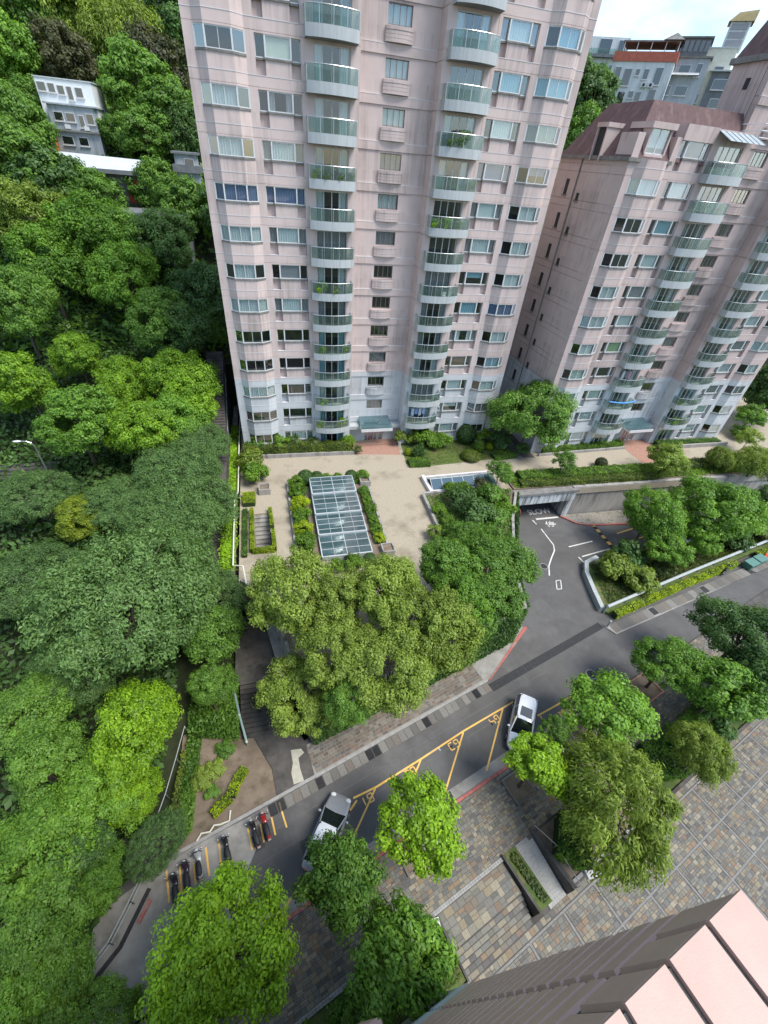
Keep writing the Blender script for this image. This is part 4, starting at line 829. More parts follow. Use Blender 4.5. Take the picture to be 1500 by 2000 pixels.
def mk_bayframe(s, mat):
    m = MB(); q = bayp(s, -.07)
    for i in (1, 2, 3, 4): m.prism([(q[i][0] - .06, q[i][1] - .05), (q[i][0] + .06, q[i][1] - .05), (q[i][0] + .06, q[i][1] + .06), (q[i][0] - .06, q[i][1] + .06)], 1.74, 2.97)
    for i in (1, 2, 3):
        a, b = Vector(q[i]), Vector(q[i + 1]); d = (b - a).normalized(); n = Vector((-d.y, d.x)) * .03
        for z0, z1 in ((1.74, 1.80), (2.90, 2.97)): m.prism([tuple(a + n), tuple(b + n), tuple(b - n), tuple(a - n)], z0, z1)
    m.box(s * 14.38, s * 14.42, q[2][1] - .02, q[2][1] + .03, 1.78, 2.92)
    return m.mesh('window', mat)
def mk_pane(a, b, z0, z1, mat):
    return MB().add([(a[0], a[1], z0), (b[0], b[1], z0), (b[0], b[1], z1), (a[0], a[1], z1)], [(0, 1, 2, 3)]).mesh('pane', mat)
def mk_curtain(pts, z0, z1, mat, fold=.035, step=.11):
    """pleated cloth hanging along a path"""
    P = []; k = 0
    for a, b in zip(pts[:-1], pts[1:]):
        a, b = Vector(a), Vector(b); L_ = (b - a).length; d = (b - a) / L_; n = Vector((-d.y, d.x)); c = max(2, int(L_ / step))
        for i in range(c + 1): P.append(a + d * (L_ * i / c) + n * (fold if (i + k) % 2 else -fold))
        k += c
    n_ = len(P); v = [(q.x, q.y, z0) for q in P] + [(q.x, q.y, z1) for q in P]
    return MB().add(v, [(i, i + 1, n_ + i + 1, n_ + i) for i in range(n_ - 1)]).mesh('curtain', mat)
CURT = {'w': 'cur_white', 't': 'cur_teal', 'b': 'cur_blue', 'g': 'cur_grey', 'c': 'cur_cream', 'n': 'cur_brown', 'e': 'cur_green'}
def curtain(key, pts, z0, z1, style, parent, loc):
    """style letters: colour, then optional: f flat blind, h upper half only, p drawn to the sides"""
    if style[0] == '-': return
    mat = M[CURT[style[0]]]; opt = style[1:]
    fold = .0 if ('f' in opt or 'h' in opt) else .035
    za = z0 + (z1 - z0) * .5 if 'h' in opt else z0
    def mk(pp, tagk): return cached(('cur', key, tagk, opt), lambda: mk_curtain(pp, za, z1, None, fold, .11))
    if 'p' in opt:
        a, b = Vector(pts[0]), Vector(pts[-1])
        for tk, pp in (('l', [a, a.lerp(b, .27)]), ('r', [a.lerp(b, .75), b])): me = mk(pp, tk); put('curtain', curm(me, mat), parent, loc)
    else: put('curtain', curm(mk(pts, 'f'), mat), parent, loc)
def curm(me, mat):
    k = ('cm', me.name, mat.name)
    if k not in CACHE: c = me.copy(); c.materials.clear(); c.materials.append(mat); CACHE[k] = c
    return CACHE[k]
def arc(s, u0, u1, y0, bulge, n=12, off=0.):
    """plan curve of the balcony front from u0 to u1: straight cheeks then a bowed front"""
    um, hw = (u0 + u1) / 2, (u1 - u0) / 2 - off; R = (hw * hw + bulge * bulge) / (2 * bulge); a = math.asin(min(1, hw / R))
    return [(s * (um + R * math.sin(-a + 2 * a * i / n)), y0 + off - (R * math.cos(-a + 2 * a * i / n) - R * math.cos(a))) for i in range(n + 1)]
def mk_ring(s, u0, u1, z0, z1, th, mat, name, yb=0., bulge=.52, yc=-.9, tint=None):
    o = [(s * u0, yb)] + arc(s, u0, u1, yc, bulge) + [(s * u1, yb)]; i_ = [(s * (u0 + th), yb)] + arc(s, u0, u1, yc, bulge, off=th) + [(s * (u1 - th), yb)]
    n = len(o); v = [(x, y, z0) for x, y in o] + [(x, y, z0) for x, y in i_] + [(x, y, z1) for x, y in o] + [(x, y, z1) for x, y in i_]; f = []
    for k in range(n - 1): f += [(k, k + 1, 2 * n + k + 1, 2 * n + k), (n + k + 1, n + k, 3 * n + k, 3 * n + k + 1), (2 * n + k, 2 * n + k + 1, 3 * n + k + 1, 3 * n + k), (k + 1, k, n + k, n + k + 1)]
    return MB().add(v, f).mesh(name, mat)
def mk_slab(s, mat):
    m = MB(); m.prism([(s * 3.8, 0)] + arc(s, 3.8, 8.0, -.9, .52, off=.02) + [(s * 8.0, 0)], 0, .16); me = m.mesh('slab', mat); return me
BU0, BU1 = 3.82, 7.98
def tower(name, label, ox, oy, rz, k0, k1, styles, mat, side_left=False, depth=14., seed=1, skip=None, dorm=None):
    rg = random.Random(seed); T_ = thing(name, (ox, oy, 0), label, 'apartment tower', None, rz); mk = mat.name
    skip = skip or (lambda part, s, k: False)
    ztop = zk(k1 + 1)
    # ---- body behind the facade
    m = MB(); zt_l = ztop if not dorm else dorm
    m.box(-16.85, 16.85, 2.4, depth, -.5, ztop - .02 if not dorm else dorm)
    m.build('wall', mat, T_)
    c = lambda key, fn: cached((mk,) + key, fn)
    for s in (-1, 1):
        S_ = 'L' if s < 0 else 'R'
        zp = zk(10) - .05 if dorm and s < 0 else ztop
        MB().box(s * 12.5, s * 16.15, .62, .7, -.3, ZE if dorm and s < 0 else zp).box(s * 8.3, s * 11.8, .9, 1.0, -.3, zp).box(s * 4.2, s * 8.0, 1.3, 1.4, -.3, zp).build('dark_backing', M['room'], T_)  # dark sheets close behind the glass, room darkness as colour
        for k in range(k0, k1 + 1):
            if skip('wing', s, k): continue
            z = (0, 0, zk(k))
            for key, u0, u1, y1 in (('p1', 16.15, 16.9, 2.4), ('p2', 11.8, 12.5, 1.0), ('p3', 8.0, 8.3, 1.4), ('p4', 3.5, 4.31, 2.3)):
                put('pilaster_block', c((key, s), lambda: mk_pil(s, u0, u1, y1, 'pilaster_block', mat)), T_, z)
            put('string_course', c(('st', s), lambda: mk_string(s, M['trim'])), T_, z)
            # bay
            if not skip('bay', s, k):
                sp = put('spandrel', c(('bay', s), lambda: mk_bay(s, mat)), T_, z)
                put('sill', cached(('bsill', s), lambda: (lambda m: m.prism(bayp(s, .07), 1.60, 1.74).mesh('sill', M['sill']))(MB())), sp, (0, 0, 0))
                wn = put('window', cached(('bf', s), lambda: mk_bayframe(s, M['frame'])), T_, z)
                for i in (1, 2, 3): put('pane', cached(('bp', s, i), lambda: mk_pane(*facet(s, i), 1.78, 2.92, M['glass'])), wn)
                q = bayp(s, -.22); stl = styles('bay', s, k, rg); curtain(('bay', s), [q[2], q[3]], 1.76, 2.96, stl, wn, (0, 0, 0))
                if stl[0] != '-' and 'f' not in stl and 'h' not in stl and rg.random() < .6: curtain(('bayl', s), [q[1], q[2]], 1.76, 2.96, stl[0], wn, (0, 0, 0)); curtain(('bayr', s), [q[3], q[4]], 1.76, 2.96, stl[0], wn, (0, 0, 0))
            # flat window column
            def mkc2():
                m = MB()
                for a, b in ((-.13, -.012), (.012, .645)): m.box(s * 8.3, s * 11.8, 0, .9, a, b)
                m.box(s * 8.33, s * 11.77, .03, .9, -.12, .66); m.box(s * 9.05, s * 11.05, 0, .88, .70, 1.60)
                m.box(s * 8.3, s * 9.05, .42, .9, .66, 1.62); m.box(s * 11.05, s * 11.8, .42, .9, .66, 1.62); return m.mesh('spandrel', mat)
            sp = put('spandrel', c(('c2', s), mkc2), T_, z)
            put('sill', cached(('c2s', s), lambda: MB().box(s * 8.95, s * 11.15, -.09, .3, 1.60, 1.72).box(s * 8.32, s * 9.0, .16, .6, 1.56, 1.68).box(s * 11.1, s * 11.78, .16, .6, 1.56, 1.68).mesh('sill', M['sill'])), sp)
            def mkf2():
                m = MB()
                for u in (9.07, 11.03): m.box(s * u - .06, s * u + .06, .02, .26, 1.72, 2.97)
                m.box(s * 9.07, s * 11.03, .04, .12, 1.72, 1.79); m.box(s * 9.07, s * 11.03, .04, .12, 2.90, 2.97)
                for u in (8.33, 11.77): m.box(s * u - .025, s * u + .025, .2, .28, 1.68, 2.97)
                for a, b in ((8.33, 9.05), (11.05, 11.77)): m.box(s * a, s * b, .2, .27, 1.68, 1.75); m.box(s * a, s * b, .2, .27, 2.90, 2.97)
                return m.mesh('window', M['frame'])
            wn = put('window', cached(('f2', s), mkf2), T_, z)
            for i, (a, b, y) in enumerate(((9.1, 11.0, .09), (8.35, 9.02, .23), (11.08, 11.75, .23))): put('pane', cached(('p2', s, i), lambda: mk_pane((s * a, y), (s * b, y), 1.75, 2.93, M['glass'])), wn)
            stl = styles('col', s, k, rg); curtain(('col', s), [(s * 9.12, .2), (s * 10.98, .2)], 1.74, 2.96, stl, wn, (0, 0, 0))
            if stl[0] in 'gbw' and rg.random() < .6:
                for i, (a, b) in enumerate(((8.36, 9.0), (11.1, 11.74))): curtain(('cols', s, i), [(s * a, .33), (s * b, .33)], 1.72, 2.96, 'g' if stl[0] != 'b' else 'b', wn, (0, 0, 0))
            # balcony bay
            put('balcony_wall', c(('bw', s), lambda: MB().box(s * 7.33, s * 8.0, .02, 1.4, 0, H).box(s * 4.31, s * 7.33, .02, .4, 2.93, H).box(s * 4.31, s * 7.33, .02, 1.3, 0, .2).mesh('balcony_wall', mat)), T_, z)
            dark = styles('door', s, k, rg)
            def mkdoor():
                m = MB()
                for u in (4.35, 5.07, 5.82, 6.57, 7.29): m.box(s * u - .035, s * u + .035, .16, .24, .2, 2.93)
                m.box(s * 4.35, s * 7.29, .16, .24, 2.85, 2.93); m.box(s * 4.35, s * 7.29, .16, .24, .2, .27); return m.mesh('balcony_door', M['frame'])
            dr = put('balcony_door', cached(('door', s), mkdoor), T_, z)
            for i, (a, b) in enumerate(((4.38, 5.04), (5.1, 5.79), (5.85, 6.54), (6.6, 7.26))): put('pane', cached(('dp', s, i), lambda: mk_pane((s * a, .2), (s * b, .2), .27, 2.85, M['glass'])), dr)
            curtain(('door', s), [(s * 4.4, .38), (s * 7.25, .38)], .22, 2.9, dark, dr, (0, 0, 0))
            if k >= 0 and not skip('balcony', s, k):
                b = put('balcony', cached(('ring', s), lambda: mk_ring(s, 3.8, 8.0, -.0, .72, .13, M['slab'], 'balcony')), T_, z)
                put('deck', cached(('sl', s), lambda: mk_slab(s, M['deck'])), b, (0, 0, .0))
                put('glass_panel', cached(('rg', s), lambda: mk_ring(s, BU0, BU1, .72, 1.66, .02, M['railglass'], 'glass_panel')), b)
                put('handrail', cached(('hr', s), lambda: MB().tube([(s * BU0, 0, 1.7)] + [(x, y, 1.7) for x, y in arc(s, BU0, BU1, -.9, .52)] + [(s * BU1, 0, 1.7)], .032, 6).mesh('handrail', M['steel'])), b)
                for x, y in arc(s, BU0, BU1, -.9, .52, 4): put('post', cached('post', lambda: MB().tube([(0, 0, .72), (0, 0, 1.7)], .022, 5).mesh('post', M['steel'])), b, (x, y, 0))
    # ---- recessed middle
    MB().box(-3.5, 3.5, 2.25, 2.32, -.3, ztop).build('dark_backing', M['room'], T_)  # same dark sheet behind the middle windows
    for k in range(k0, k1 + 1):
        if skip('mid', 0, k): continue
        z = (0, 0, zk(k))
        put('mid_band', c(('mb',), lambda: MB().box(-3.5, 3.5, 1.50, 2.25, .012, .62).mesh('mid_band', mat)), T_, z)
        put('string_course', cached(('mst',), lambda: MB().box(-3.5, 3.5, 1.485, 1.8, .62, .665).mesh('string_course', M['trim'])), T_, z)
        put('mid_wall', c(('mw',), lambda: MB().box(-3.5, -1.04, 1.6, 2.25, .665, H).box(1.04, 3.5, 1.6, 2.25, .665, H).box(-1.04, 1.04, 1.6, 2.25, .665, 1.74).box(-1.04, 1.04, 1.6, 2.25, 2.95, H).mesh('mid_wall', mat)), T_, z)
        def mkmid():
            m = MB()
            for u in (-1.02, -.55, 0, .55, 1.02): m.box(u - .025, u + .025, 1.74, 1.80, 1.74, 2.95)
            m.box(-1.02, 1.02, 1.74, 1.80, 1.74, 1.80); m.box(-1.02, 1.02, 1.74, 1.80, 2.89, 2.95); return m.mesh('window', M['bronze'])
        wn = put('window', cached(('mf',), mkmid), T_, z)
        for i, (a, b) in enumerate(((-1, -.57), (-.53, -.02), (.02, .53), (.57, 1.0))): put('pane', cached(('mp', i), lambda: mk_pane((a, 1.77), (b, 1.77), 1.8, 2.9, M['glass'])), wn)
        stl = styles('mid', 0, k, rg); curtain(('mid',), [(-.98, 1.95), (.98, 1.95)], 1.78, 2.93, stl, wn, (0, 0, 0))
        if k >= 1 and not skip('planter', 0, k):
            def mkpl():
                m = MB()
                for i in range(4):
                    q = arc(1, -1.2, 1.2, 1.42 - (.03 if i == 3 else 0), .26, 8); m.prism([(1.2, 1.6)] + q[::-1] + [(-1.2, 1.6)], .74 + i * .235, .74 + i * .235 + .215)
                q = arc(1, -1.17, 1.17, 1.45, .25, 8); m.prism([(1.17, 1.6)] + q[::-1] + [(-1.17, 1.6)], .76, 1.66); return m.mesh('planter_box', mat)
            put('planter_box', c(('pl',), mkpl), T_, z)
    # ---- entrance
    e = put('entrance', MB().box(-3.5, -1.3, 1.1, 2.2, 0, 2.3).box(1.35, 3.5, 1.1, 2.2, 0, 2.3).box(-3.5, 3.5, .4, 2.2, 2.3, 2.75).mesh('entrance', M['slab']), T_)
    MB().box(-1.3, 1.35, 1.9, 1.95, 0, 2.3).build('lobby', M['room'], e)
    for u0, u1, mt in ((-1.25, -.65, 'bronze'), (-.6, -.02, 'brickpav'), (.02, .6, 'cur_cream'), (.7, 1.3, 'bronze')):
        d = MB().box(u0, u0 + .06, 1.2, 1.28, 0, 2.25).box(u1 - .06, u1, 1.2, 1.28, 0, 2.25).box(u0, u1, 1.2, 1.28, 2.15, 2.25).box(u0, u1, 1.2, 1.28, 0, .5 if mt == 'brickpav' else .12).build('door', M['frame' if mt != 'brickpav' else 'redpaint'], e)
        MB().add([(u0 + .06, 1.24, .1), (u1 - .06, 1.24, .1), (u1 - .06, 1.24, 2.15), (u0 + .06, 1.24, 2.15)], [(0, 1, 2, 3)]).build('pane', M['glass'], d)
    cn = MB().box(-2.1, 2.1, -.9, -.8, 2.55, 2.95).box(-2.1, -2.0, -.85, 1.5, 2.6, 2.75).box(2.0, 2.1, -.85, 1.5, 2.6, 2.75).build('canopy', M['trim'], T_)
    MB().add([(-2.1, -.85, 2.95), (2.1, -.85, 2.95), (2.0, 1.55, 3.6), (-2.0, 1.55, 3.6)], [(0, 1, 2, 3)]).build('canopy_glass', M['skyglass'], cn)
    return T_
XC = 13.177; YW = 49.34
st1 = {('bay', -1): ' -wwbwww--w--', ('col', -1): 'cgwbwgw--n--', }
tb1 = {('bay', -1): {13: 'w', 12: 'g', 11: 'w', 10: '-', 9: 'w', 8: 'w', 7: 'b', 6: 'w', 5: 'w', 4: 'w', 3: '-', 2: '-', 1: 'w', 0: '-', -1: '-'},
       ('col', -1): {13: 'w', 12: 'g', 11: 'w', 10: 'cf', 9: 'gp', 8: 'w', 7: 'b', 6: 'w', 5: 'gf', 4: 'w', 3: '-', 2: '-', 1: 'nf', 0: '-', -1: 'w'},
       ('bay', 1): {13: 'w', 12: 'w', 11: 't', 10: 't', 9: 'g', 8: 'bh', 7: 'wf', 6: 'w', 5: 'wf', 4: 'b', 3: 'w', 2: 't', 1: 'wf', 0: 'g', -1: '-'},
       ('col', 1): {13: 'w', 12: 't', 11: 'w', 10: 't', 9: 'w', 8: 'bf', 7: 'wf', 6: 'w', 5: 'th', 4: 't', 3: 'wp', 2: 'nf', 1: 'wf', 0: 'wh', -1: 'w'}}
def styles1(part, s, k, rg):
    if part in ('bay', 'col'): return tb1[(part, s)].get(k, 'w')
    if part == 'door': return rg.choice(['tp', 'wp', 'gp', '-', 'wp', 'tp', 'g'])
    return rg.choice(['-', '-', '-', 'g', 'gp']) if k < 7 else rg.choice(['w', 'gf', 'w', 'gp'])
def styles2(part, s, k, rg):
    if part == 'door': return rg.choice(['tp', 'wp', 'gp', '-', '-', 'wp'])
    if part == 'mid': return rg.choice(['-', '-', 'gp', 'gf'])
    if part == 'col' and s < 0 and k in (3,): return 'ef'
    return rg.choice(['w', 'w', 'wf', 'g', 't', 'tf', '-', 'w'])
t1 = tower('apartment_tower', 'tall pink apartment tower with curved grey balconies filling the upper middle', XC, YW, 0, -1, 13, styles1, M['clad'], depth=13, seed=4)
# left end wall and roof keep the tower closed
MB().box(-17.1, 17.1, -.3, 13.2, zk(14), zk(14) + .8).build('parapet', M['clad'], t1)
# second tower, set forward to the right
B2A = math.radians(1.02); B2X, B2Y = 43.539 + 7.99, 44.161 + .9 + .14
ZE = 31.9
def skip2(part, s, k):
    if k > 9 and s < 0: return part in ('wing',)
    if k == 9 and s < 0 and part == 'bay': return True
    if k > 9 and part == 'mid': return False
    return False
t2 = tower('apartment_tower', 'shorter pink apartment tower with maroon mansard roof on the right', B2X, B2Y, B2A, -1, 11, styles2, M['clad2'], depth=11.5, seed=9, skip=skip2, dorm=ZE)
# left flank, course by course
for k in range(-1, 10):
    z1_ = min(zk(k) + H - .018, ZE - .05)
    def mks(z1_=z1_, k=k): return MB().box(-16.92, -16.5, 2.4, 11.5, .018, .645).box(-16.92, -16.5, 2.4, 11.5, .70, z1_ - zk(k)).mesh('flank_course', M['clad2'])
    put('flank_course', cached(('fl', round(z1_ - zk(k), 3)), mks), t2, (0, 0, zk(k)))
    if k < 9:
        for (y, w_, z_a, z_b) in ((8.9, .55, 1.0, 2.4), (6.4, .45, .6, 1.3)):
            fw = MB().box(-16.97, -16.9, y - w_ / 2, y + w_ / 2, z_a, z_b).build('flank_window', M['drain'], t2, (0, 0, zk(k))); MB().box(-17.05, -16.9, y - w_ / 2 - .1, y + w_ / 2 + .1, z_a - .12, z_a).build('sill', M['sill'], fw)
MB().tube([(-17.02, 7.2, 0), (-17.02, 7.2, ZE)], .07, 6).build('drain_pipe', M['sill'], t2)
# mansard
mz, mt_, run = ZE + .25, 36.4, 2.6
m = MB(); a0, a1, b0, b1 = -17.0, -3.52, .0, 11.6
m.add([(a0, b0, mz), (a1, b0, mz), (a1, b1, mz), (a0, b1, mz), (a0 + run, b0 + run, mt_), (a1, b0 + run, mt_), (a1, b1 - run, mt_), (a0 + run, b1 - run, mt_)], [(0, 1, 5, 4), (1, 2, 6, 5), (2, 3, 7, 6), (3, 0, 4, 7), (4, 5, 6, 7)])
m.build('mansard_roof', M['mansard'], t2)
MB().box(a0 - .25, -12.3, b0 - .25, b0 + .6, ZE - .05, mz).box(a0 - .25, a0 + .6, b0 + .6, b1 + .2, ZE - .05, mz).build('eaves_cornice', M['sill'], t2)
dm = MB().box(-15.6, -15.45, .1, 2.6, mz - .9, 34.6).box(-13.35, -13.2, .1, 2.6, mz - .9, 34.6).box(-15.8, -13.0, -.15, 2.9, 34.3, 34.75).box(-15.6, -13.2, .1, 2.4, mz - .9, 32.5).build('dormer', M['clad2'], t2)
MB().box(-15.45, -13.35, .22, .3, 32.5, 32.6).box(-14.45, -14.35, .22, .3, 32.5, 34.3).build('window_frame', M['frame'], dm); MB().add([(-15.45, .25, 32.5), (-13.35, .25, 32.5), (-13.35, .25, 34.3), (-15.45, .25, 34.3)], [(0, 1, 2, 3)]).build('pane', M['glass'], dm)
MB().box(-15.44, -13.36, .5, .55, 32.4, 34.3).build('curtain', M['cur_white'], dm)
MB().prism(bayp(-1), zk(9) - .13, 32.1).build('spandrel', M['clad2'], t2)
MB().box(-11.9, -8.2, -.1, 1.2, 33.75, 34.9).build('window_head', M['clad2'], t2)
ds = MB().box(-17.3, -14.5, 4.2, 4.35, mz - .4, 34.4).box(-17.3, -14.5, 5.65, 5.8, mz - .4, 34.4).box(-17.35, -14.4, 4.1, 5.9, 34.3, 34.65).build('dormer', M['clad2'], t2)
MB().box(-17.1, -17.0, 4.35, 5.65, mz - .3, 34.3).build('pane', M['drain'], ds)
# awning over the top balcony and the taller rear block
aw = MB(); n_ = 6
for i in range(n_):
    u0, u1 = -8.1 + i * .72, -8.1 + (i + 1) * .72 - .03; aw.add([(u0, -1.7, zk(10) + .1), (u1, -1.7, zk(10) + .1), (u1, .3, zk(10) + .95), (u0, .3, zk(10) + .95)], [(0, 1, 2, 3)])
aw.build('awning', plain('pale_awning', (.50, .56, .57), .35, .3), t2)
for i in range(n_ + 1): MB().tube([(-8.1 + i * .72, -1.7, zk(10) + .12), (-8.1 + i * .72, .3, zk(10) + .97)], .03, 4).build('awning_rib', M['steel'], t2)
MB().box(-3.48, 16.88, 2.33, 6.4, ZE, zk(12)).box(-8.3, -3.52, .05, 2.2, zk(10) - .12, zk(10) + .95).build('upper_wall', M['clad2'], t2)
MB().box(-3.8, 17.2, 1.2, 6.7, zk(12), zk(12) + .45).build('upper_cornice', M['sill'], t2)
m = MB(); za = zk(12) + .45; m.add([(-3.5, 1.5, za), (17, 1.5, za), (17, 6.5, za), (-3.5, 6.5, za), (-1.6, 3.2, za + 4.2), (15, 3.2, za + 4.2), (15, 5.4, za + 4.2), (-1.6, 5.4, za + 4.2)], [(0, 1, 5, 4), (1, 2, 6, 5), (2, 3, 7, 6), (3, 0, 4, 7), (4, 5, 6, 7)]); m.build('upper_mansard', M['mansard'], t2)
for z in (34.6, 35.1, 35.6): MB().tube([(-3.6, 2.2, z), (-3.6, -.4, z), (-.4, -.4, z), (-.4, 1.4, z)], .05, 5).build('roof_rail', M['trim'], t2)
MB().box(-3.55, -3.47, 3.6, 4.1, 38.2, 39.0).build('flank_window', M['drain'], t2)
# ================================================================= the near tower under the camera
own = thing('near_tower', (*F(6.3, -7.0), ZL), 'pinkish brown panelled tower wall dropping away at the bottom right', 'apartment tower', rz=TH - .06)
ZT = 22.6 - ZL
MB().box(-26, -.02, -14, -.04, 0, 9.2).build('lower_wall', M['joint'], own); MB().box(-26, -.02, -14, -.04, 9.2, ZT - .06).build('upper_wall', M['joint'], own)
pw, ph = 1.72, .84
def panel(w_, h_, mt, g=.055):
    """slightly pillowed cladding panel with chamfered edges"""
    x, z0, z1 = w_ / 2 - g, .06, h_ - .07; e = .05
    return MB().add([(-x, -.08, z0), (x, -.08, z0), (x, -.08, z1), (-x, -.08, z1), (-x + e, .03, z0 + e), (x - e, .03, z0 + e), (x - e, .03, z1 - e), (-x + e, .03, z1 - e)], [(5, 4, 7, 6), (0, 4, 5, 1), (1, 5, 6, 2), (2, 6, 7, 3), (3, 7, 4, 0)]).mesh('wall_panel', mt)
me_p, me_g, me_s = panel(pw, ph, M['own']), panel(pw, ph, M['own_grey']), panel(pw / 2, 1.7, M['own'])
nrow = int((ZT - 1.7) / ph); rowh = (ZT - 1.7) / nrow
for r_ in range(nrow):
    for c_ in range(5): put('wall_panel', me_g if (r_ + .5) * rowh < 9.2 else me_p, own, (-.02 - pw * (c_ + .5), rnd.uniform(-.006, .006), r_ * rowh), 0, (1, 1, rowh / ph))
for c_ in range(10): put('wall_panel', me_s, own, (-.02 - pw / 2 * (c_ + .5), 0, ZT - 1.7))
for c_ in range(10):
    for r_ in range(3): MB().box(-pw / 4 + .05, pw / 4 - .05, -2.6 + .06, .0, -.08, .03).build('ledge_panel', M['own'], own, (-.02 - pw / 2 * (c_ + .5), -2.6 * r_ + .03, ZT))
lb = put('lower_bay', MB().box(-7.0, -4.6, 0, 1.0, 0, 12.5 - ZL).mesh('lower_bay', M['own']), own)
for r_ in range(18):
    for c_ in range(2): put('bay_panel', cached('bpn', lambda: MB().box(-.6, .6, 0, .06, .03, .86).mesh('bay_panel', M['own'])), lb, (-6.4 + c_ * 1.2, 1.0, .15 + r_ * .92))
for c_ in range(2): MB().box(-.6, .6, -1.0, .08, 0, .05).build('bay_top_panel', M['own'], lb, (-6.4 + c_ * 1.2, .95, 12.5 - ZL))
# ================================================================= trees of the plaza and street
def gtree(nm, kind, lf, q, zg, r, label, grp, hc, squash=None): return tree(nm, kind, lf, q[0], q[1], zg, r, label, grp, hc, 'tree', squash)
PL = 'street trees of the plaza'
gtree('street_tree', 'broad0', 'bright', (-4.592, 3.583, 0.500), ZS, 3.8, 'large bright green tree below the scooters at the bottom left', PL, 5.2)
gtree('street_tree', 'round1', 'mid', (1.143, 5.082, 0.500), ZP, 2.5, 'dark green narrow tree overhanging the silver car', PL, 4.8, 1.25)
gtree('street_tree', 'round0', 'bright', (6.067, 6.469, 0.200), ZP, 2.75, 'bright round tree over parking bays G1 and G2', PL, 4.7)
gtree('street_tree', 'bigleaf0', 'fresh', (3.590, 1.128, -0.500), ZS - .02, 3.1, 'broad leaved tree beside the near tower wall at the bottom', PL, 4.2)
gtree('street_tree', 'round2', 'bright', (14.976, 8.094, 0.000), ZP, 2.5, 'bright tree covering the front of the white car', PL, 4.5)
gtree('street_tree', 'round0', 'mid', (17.529, 9.811, -0.500), ZP, 1.35, 'small green branch crown between the white car and the yellow lettering', PL, 4.0)
gtree('street_tree', 'round1', 'fresh', (22.058, 10.145, 0.000), ZP, 3.3, 'green tree right of the yellow lettering', PL, 4.6)
gtree('willow_tree', 'willow0', 'olive', (18.374, 4.717, 0.500), ZS + .1, 4.2, 'large olive feathery tree in the middle of the lower plaza', PL, 5.0)
gtree('willow_tree', 'willow1', 'olive', (27.594, 6.248, -0.500), ZP, 2.3, 'slender olive tree right of the large feathery one', PL, 4.0)
gtree('street_tree', 'broad2', 'fresh', (30.257, 12.822, 0.000), ZP, 3.2, 'bright leaning tree over the street near the right pit', PL, 4.6)
gtree('street_tree', 'round2', 'fresh', (31.620, 9.400, 0.000), ZP, 3.6, 'bright tree between the leaning one and the dark one on the right', PL, 4.6)
gtree('street_tree', 'broad0', 'dark', (37.414, 13.036, 1.000), ZP, 4.4, 'dark green tree at the right edge by the street', PL, 5.6)
gtree('street_tree', 'round1', 'dark', (36.068, 9.529, 0.500), ZP, 3.4, 'dark green tree cut by the right edge below the street', PL, 5.0)
CT_ = 'trees along the courtyard front'
gtree('courtyard_tree', 'fine0', 'olive', (0.338, 21.485, 4.000), 0, 4.5, 'light olive tree at the left front corner of the courtyard', CT_, 4.2)
gtree('courtyard_tree', 'fine1', 'olive', (2.904, 16.629, 3.500), -.2, 3.9, 'yellowish tree in front of the left courtyard corner', CT_, 4.0)
gtree('courtyard_tree', 'broad1', 'olive', (7.222, 19.993, 4.000), 0, 4.3, 'large light green tree just below the skylight', CT_, 4.4)
gtree('courtyard_tree', 'broad2', 'mid', (12.385, 22.050, 4.000), 0, 3.6, 'green tree at the end of the court wall', CT_, 4.4)
gtree('courtyard_tree', 'broad0', 'mid', (17.316, 22.264, 3.500), 0, 4.1, 'green tree beside the garage forecourt', CT_, 4.2)
gtree('courtyard_tree', 'broad1', 'mid', (15.336, 18.416, 2.500), 0, 3.5, 'deep green tree over the red kerb of the forecourt', CT_, 3.6)
gtree('courtyard_tree', 'fine0', 'olive', (6.019, 15.017, 3.500), 0, 3.8, 'olive tree above the middle of the ivy wall', CT_, 4.0)
gtree('courtyard_tree', 'broad2', 'olive', (10.173, 16.734, 3.500), 0, 3.9, 'light green tree above the right half of the ivy wall', CT_, 4.0)
gtree('courtyard_tree', 'fine1', 'mid', (3.530, 13.896, 2.000), 0, 2.3, 'low green tree leaning over the ivy wall', CT_, 3.0)
gtree('courtyard_tree', 'round0', 'mid', (17.089, 27.505, 2.000), .2, 2.0, 'small green tree between the court wall and the garage', CT_, 2.6)
gtree('courtyard_tree', 'broad1', 'olive', (3.825, 20.459, 4.000), 0, 3.5, 'light green tree between the corner tree and the skylight tree', CT_, 4.2)
gtree('courtyard_tree', 'fine0', 'olive', (8.452, 17.839, 4.000), 0, 3.6, 'olive tree in the middle of the courtyard row', CT_, 4.2)
gtree('courtyard_tree', 'broad0', 'fresh', (13.092, 19.189, 4.000), 0, 3.6, 'fresh green tree near the right end of the courtyard row', CT_, 4.2)
gtree('slim_tree', 'fine1', 'olive', (0.118, 15.737, 0.000), ZS + .1, 3.5, 'lone olive tree with a slim pale trunk at the stair foot', None, 4.7)
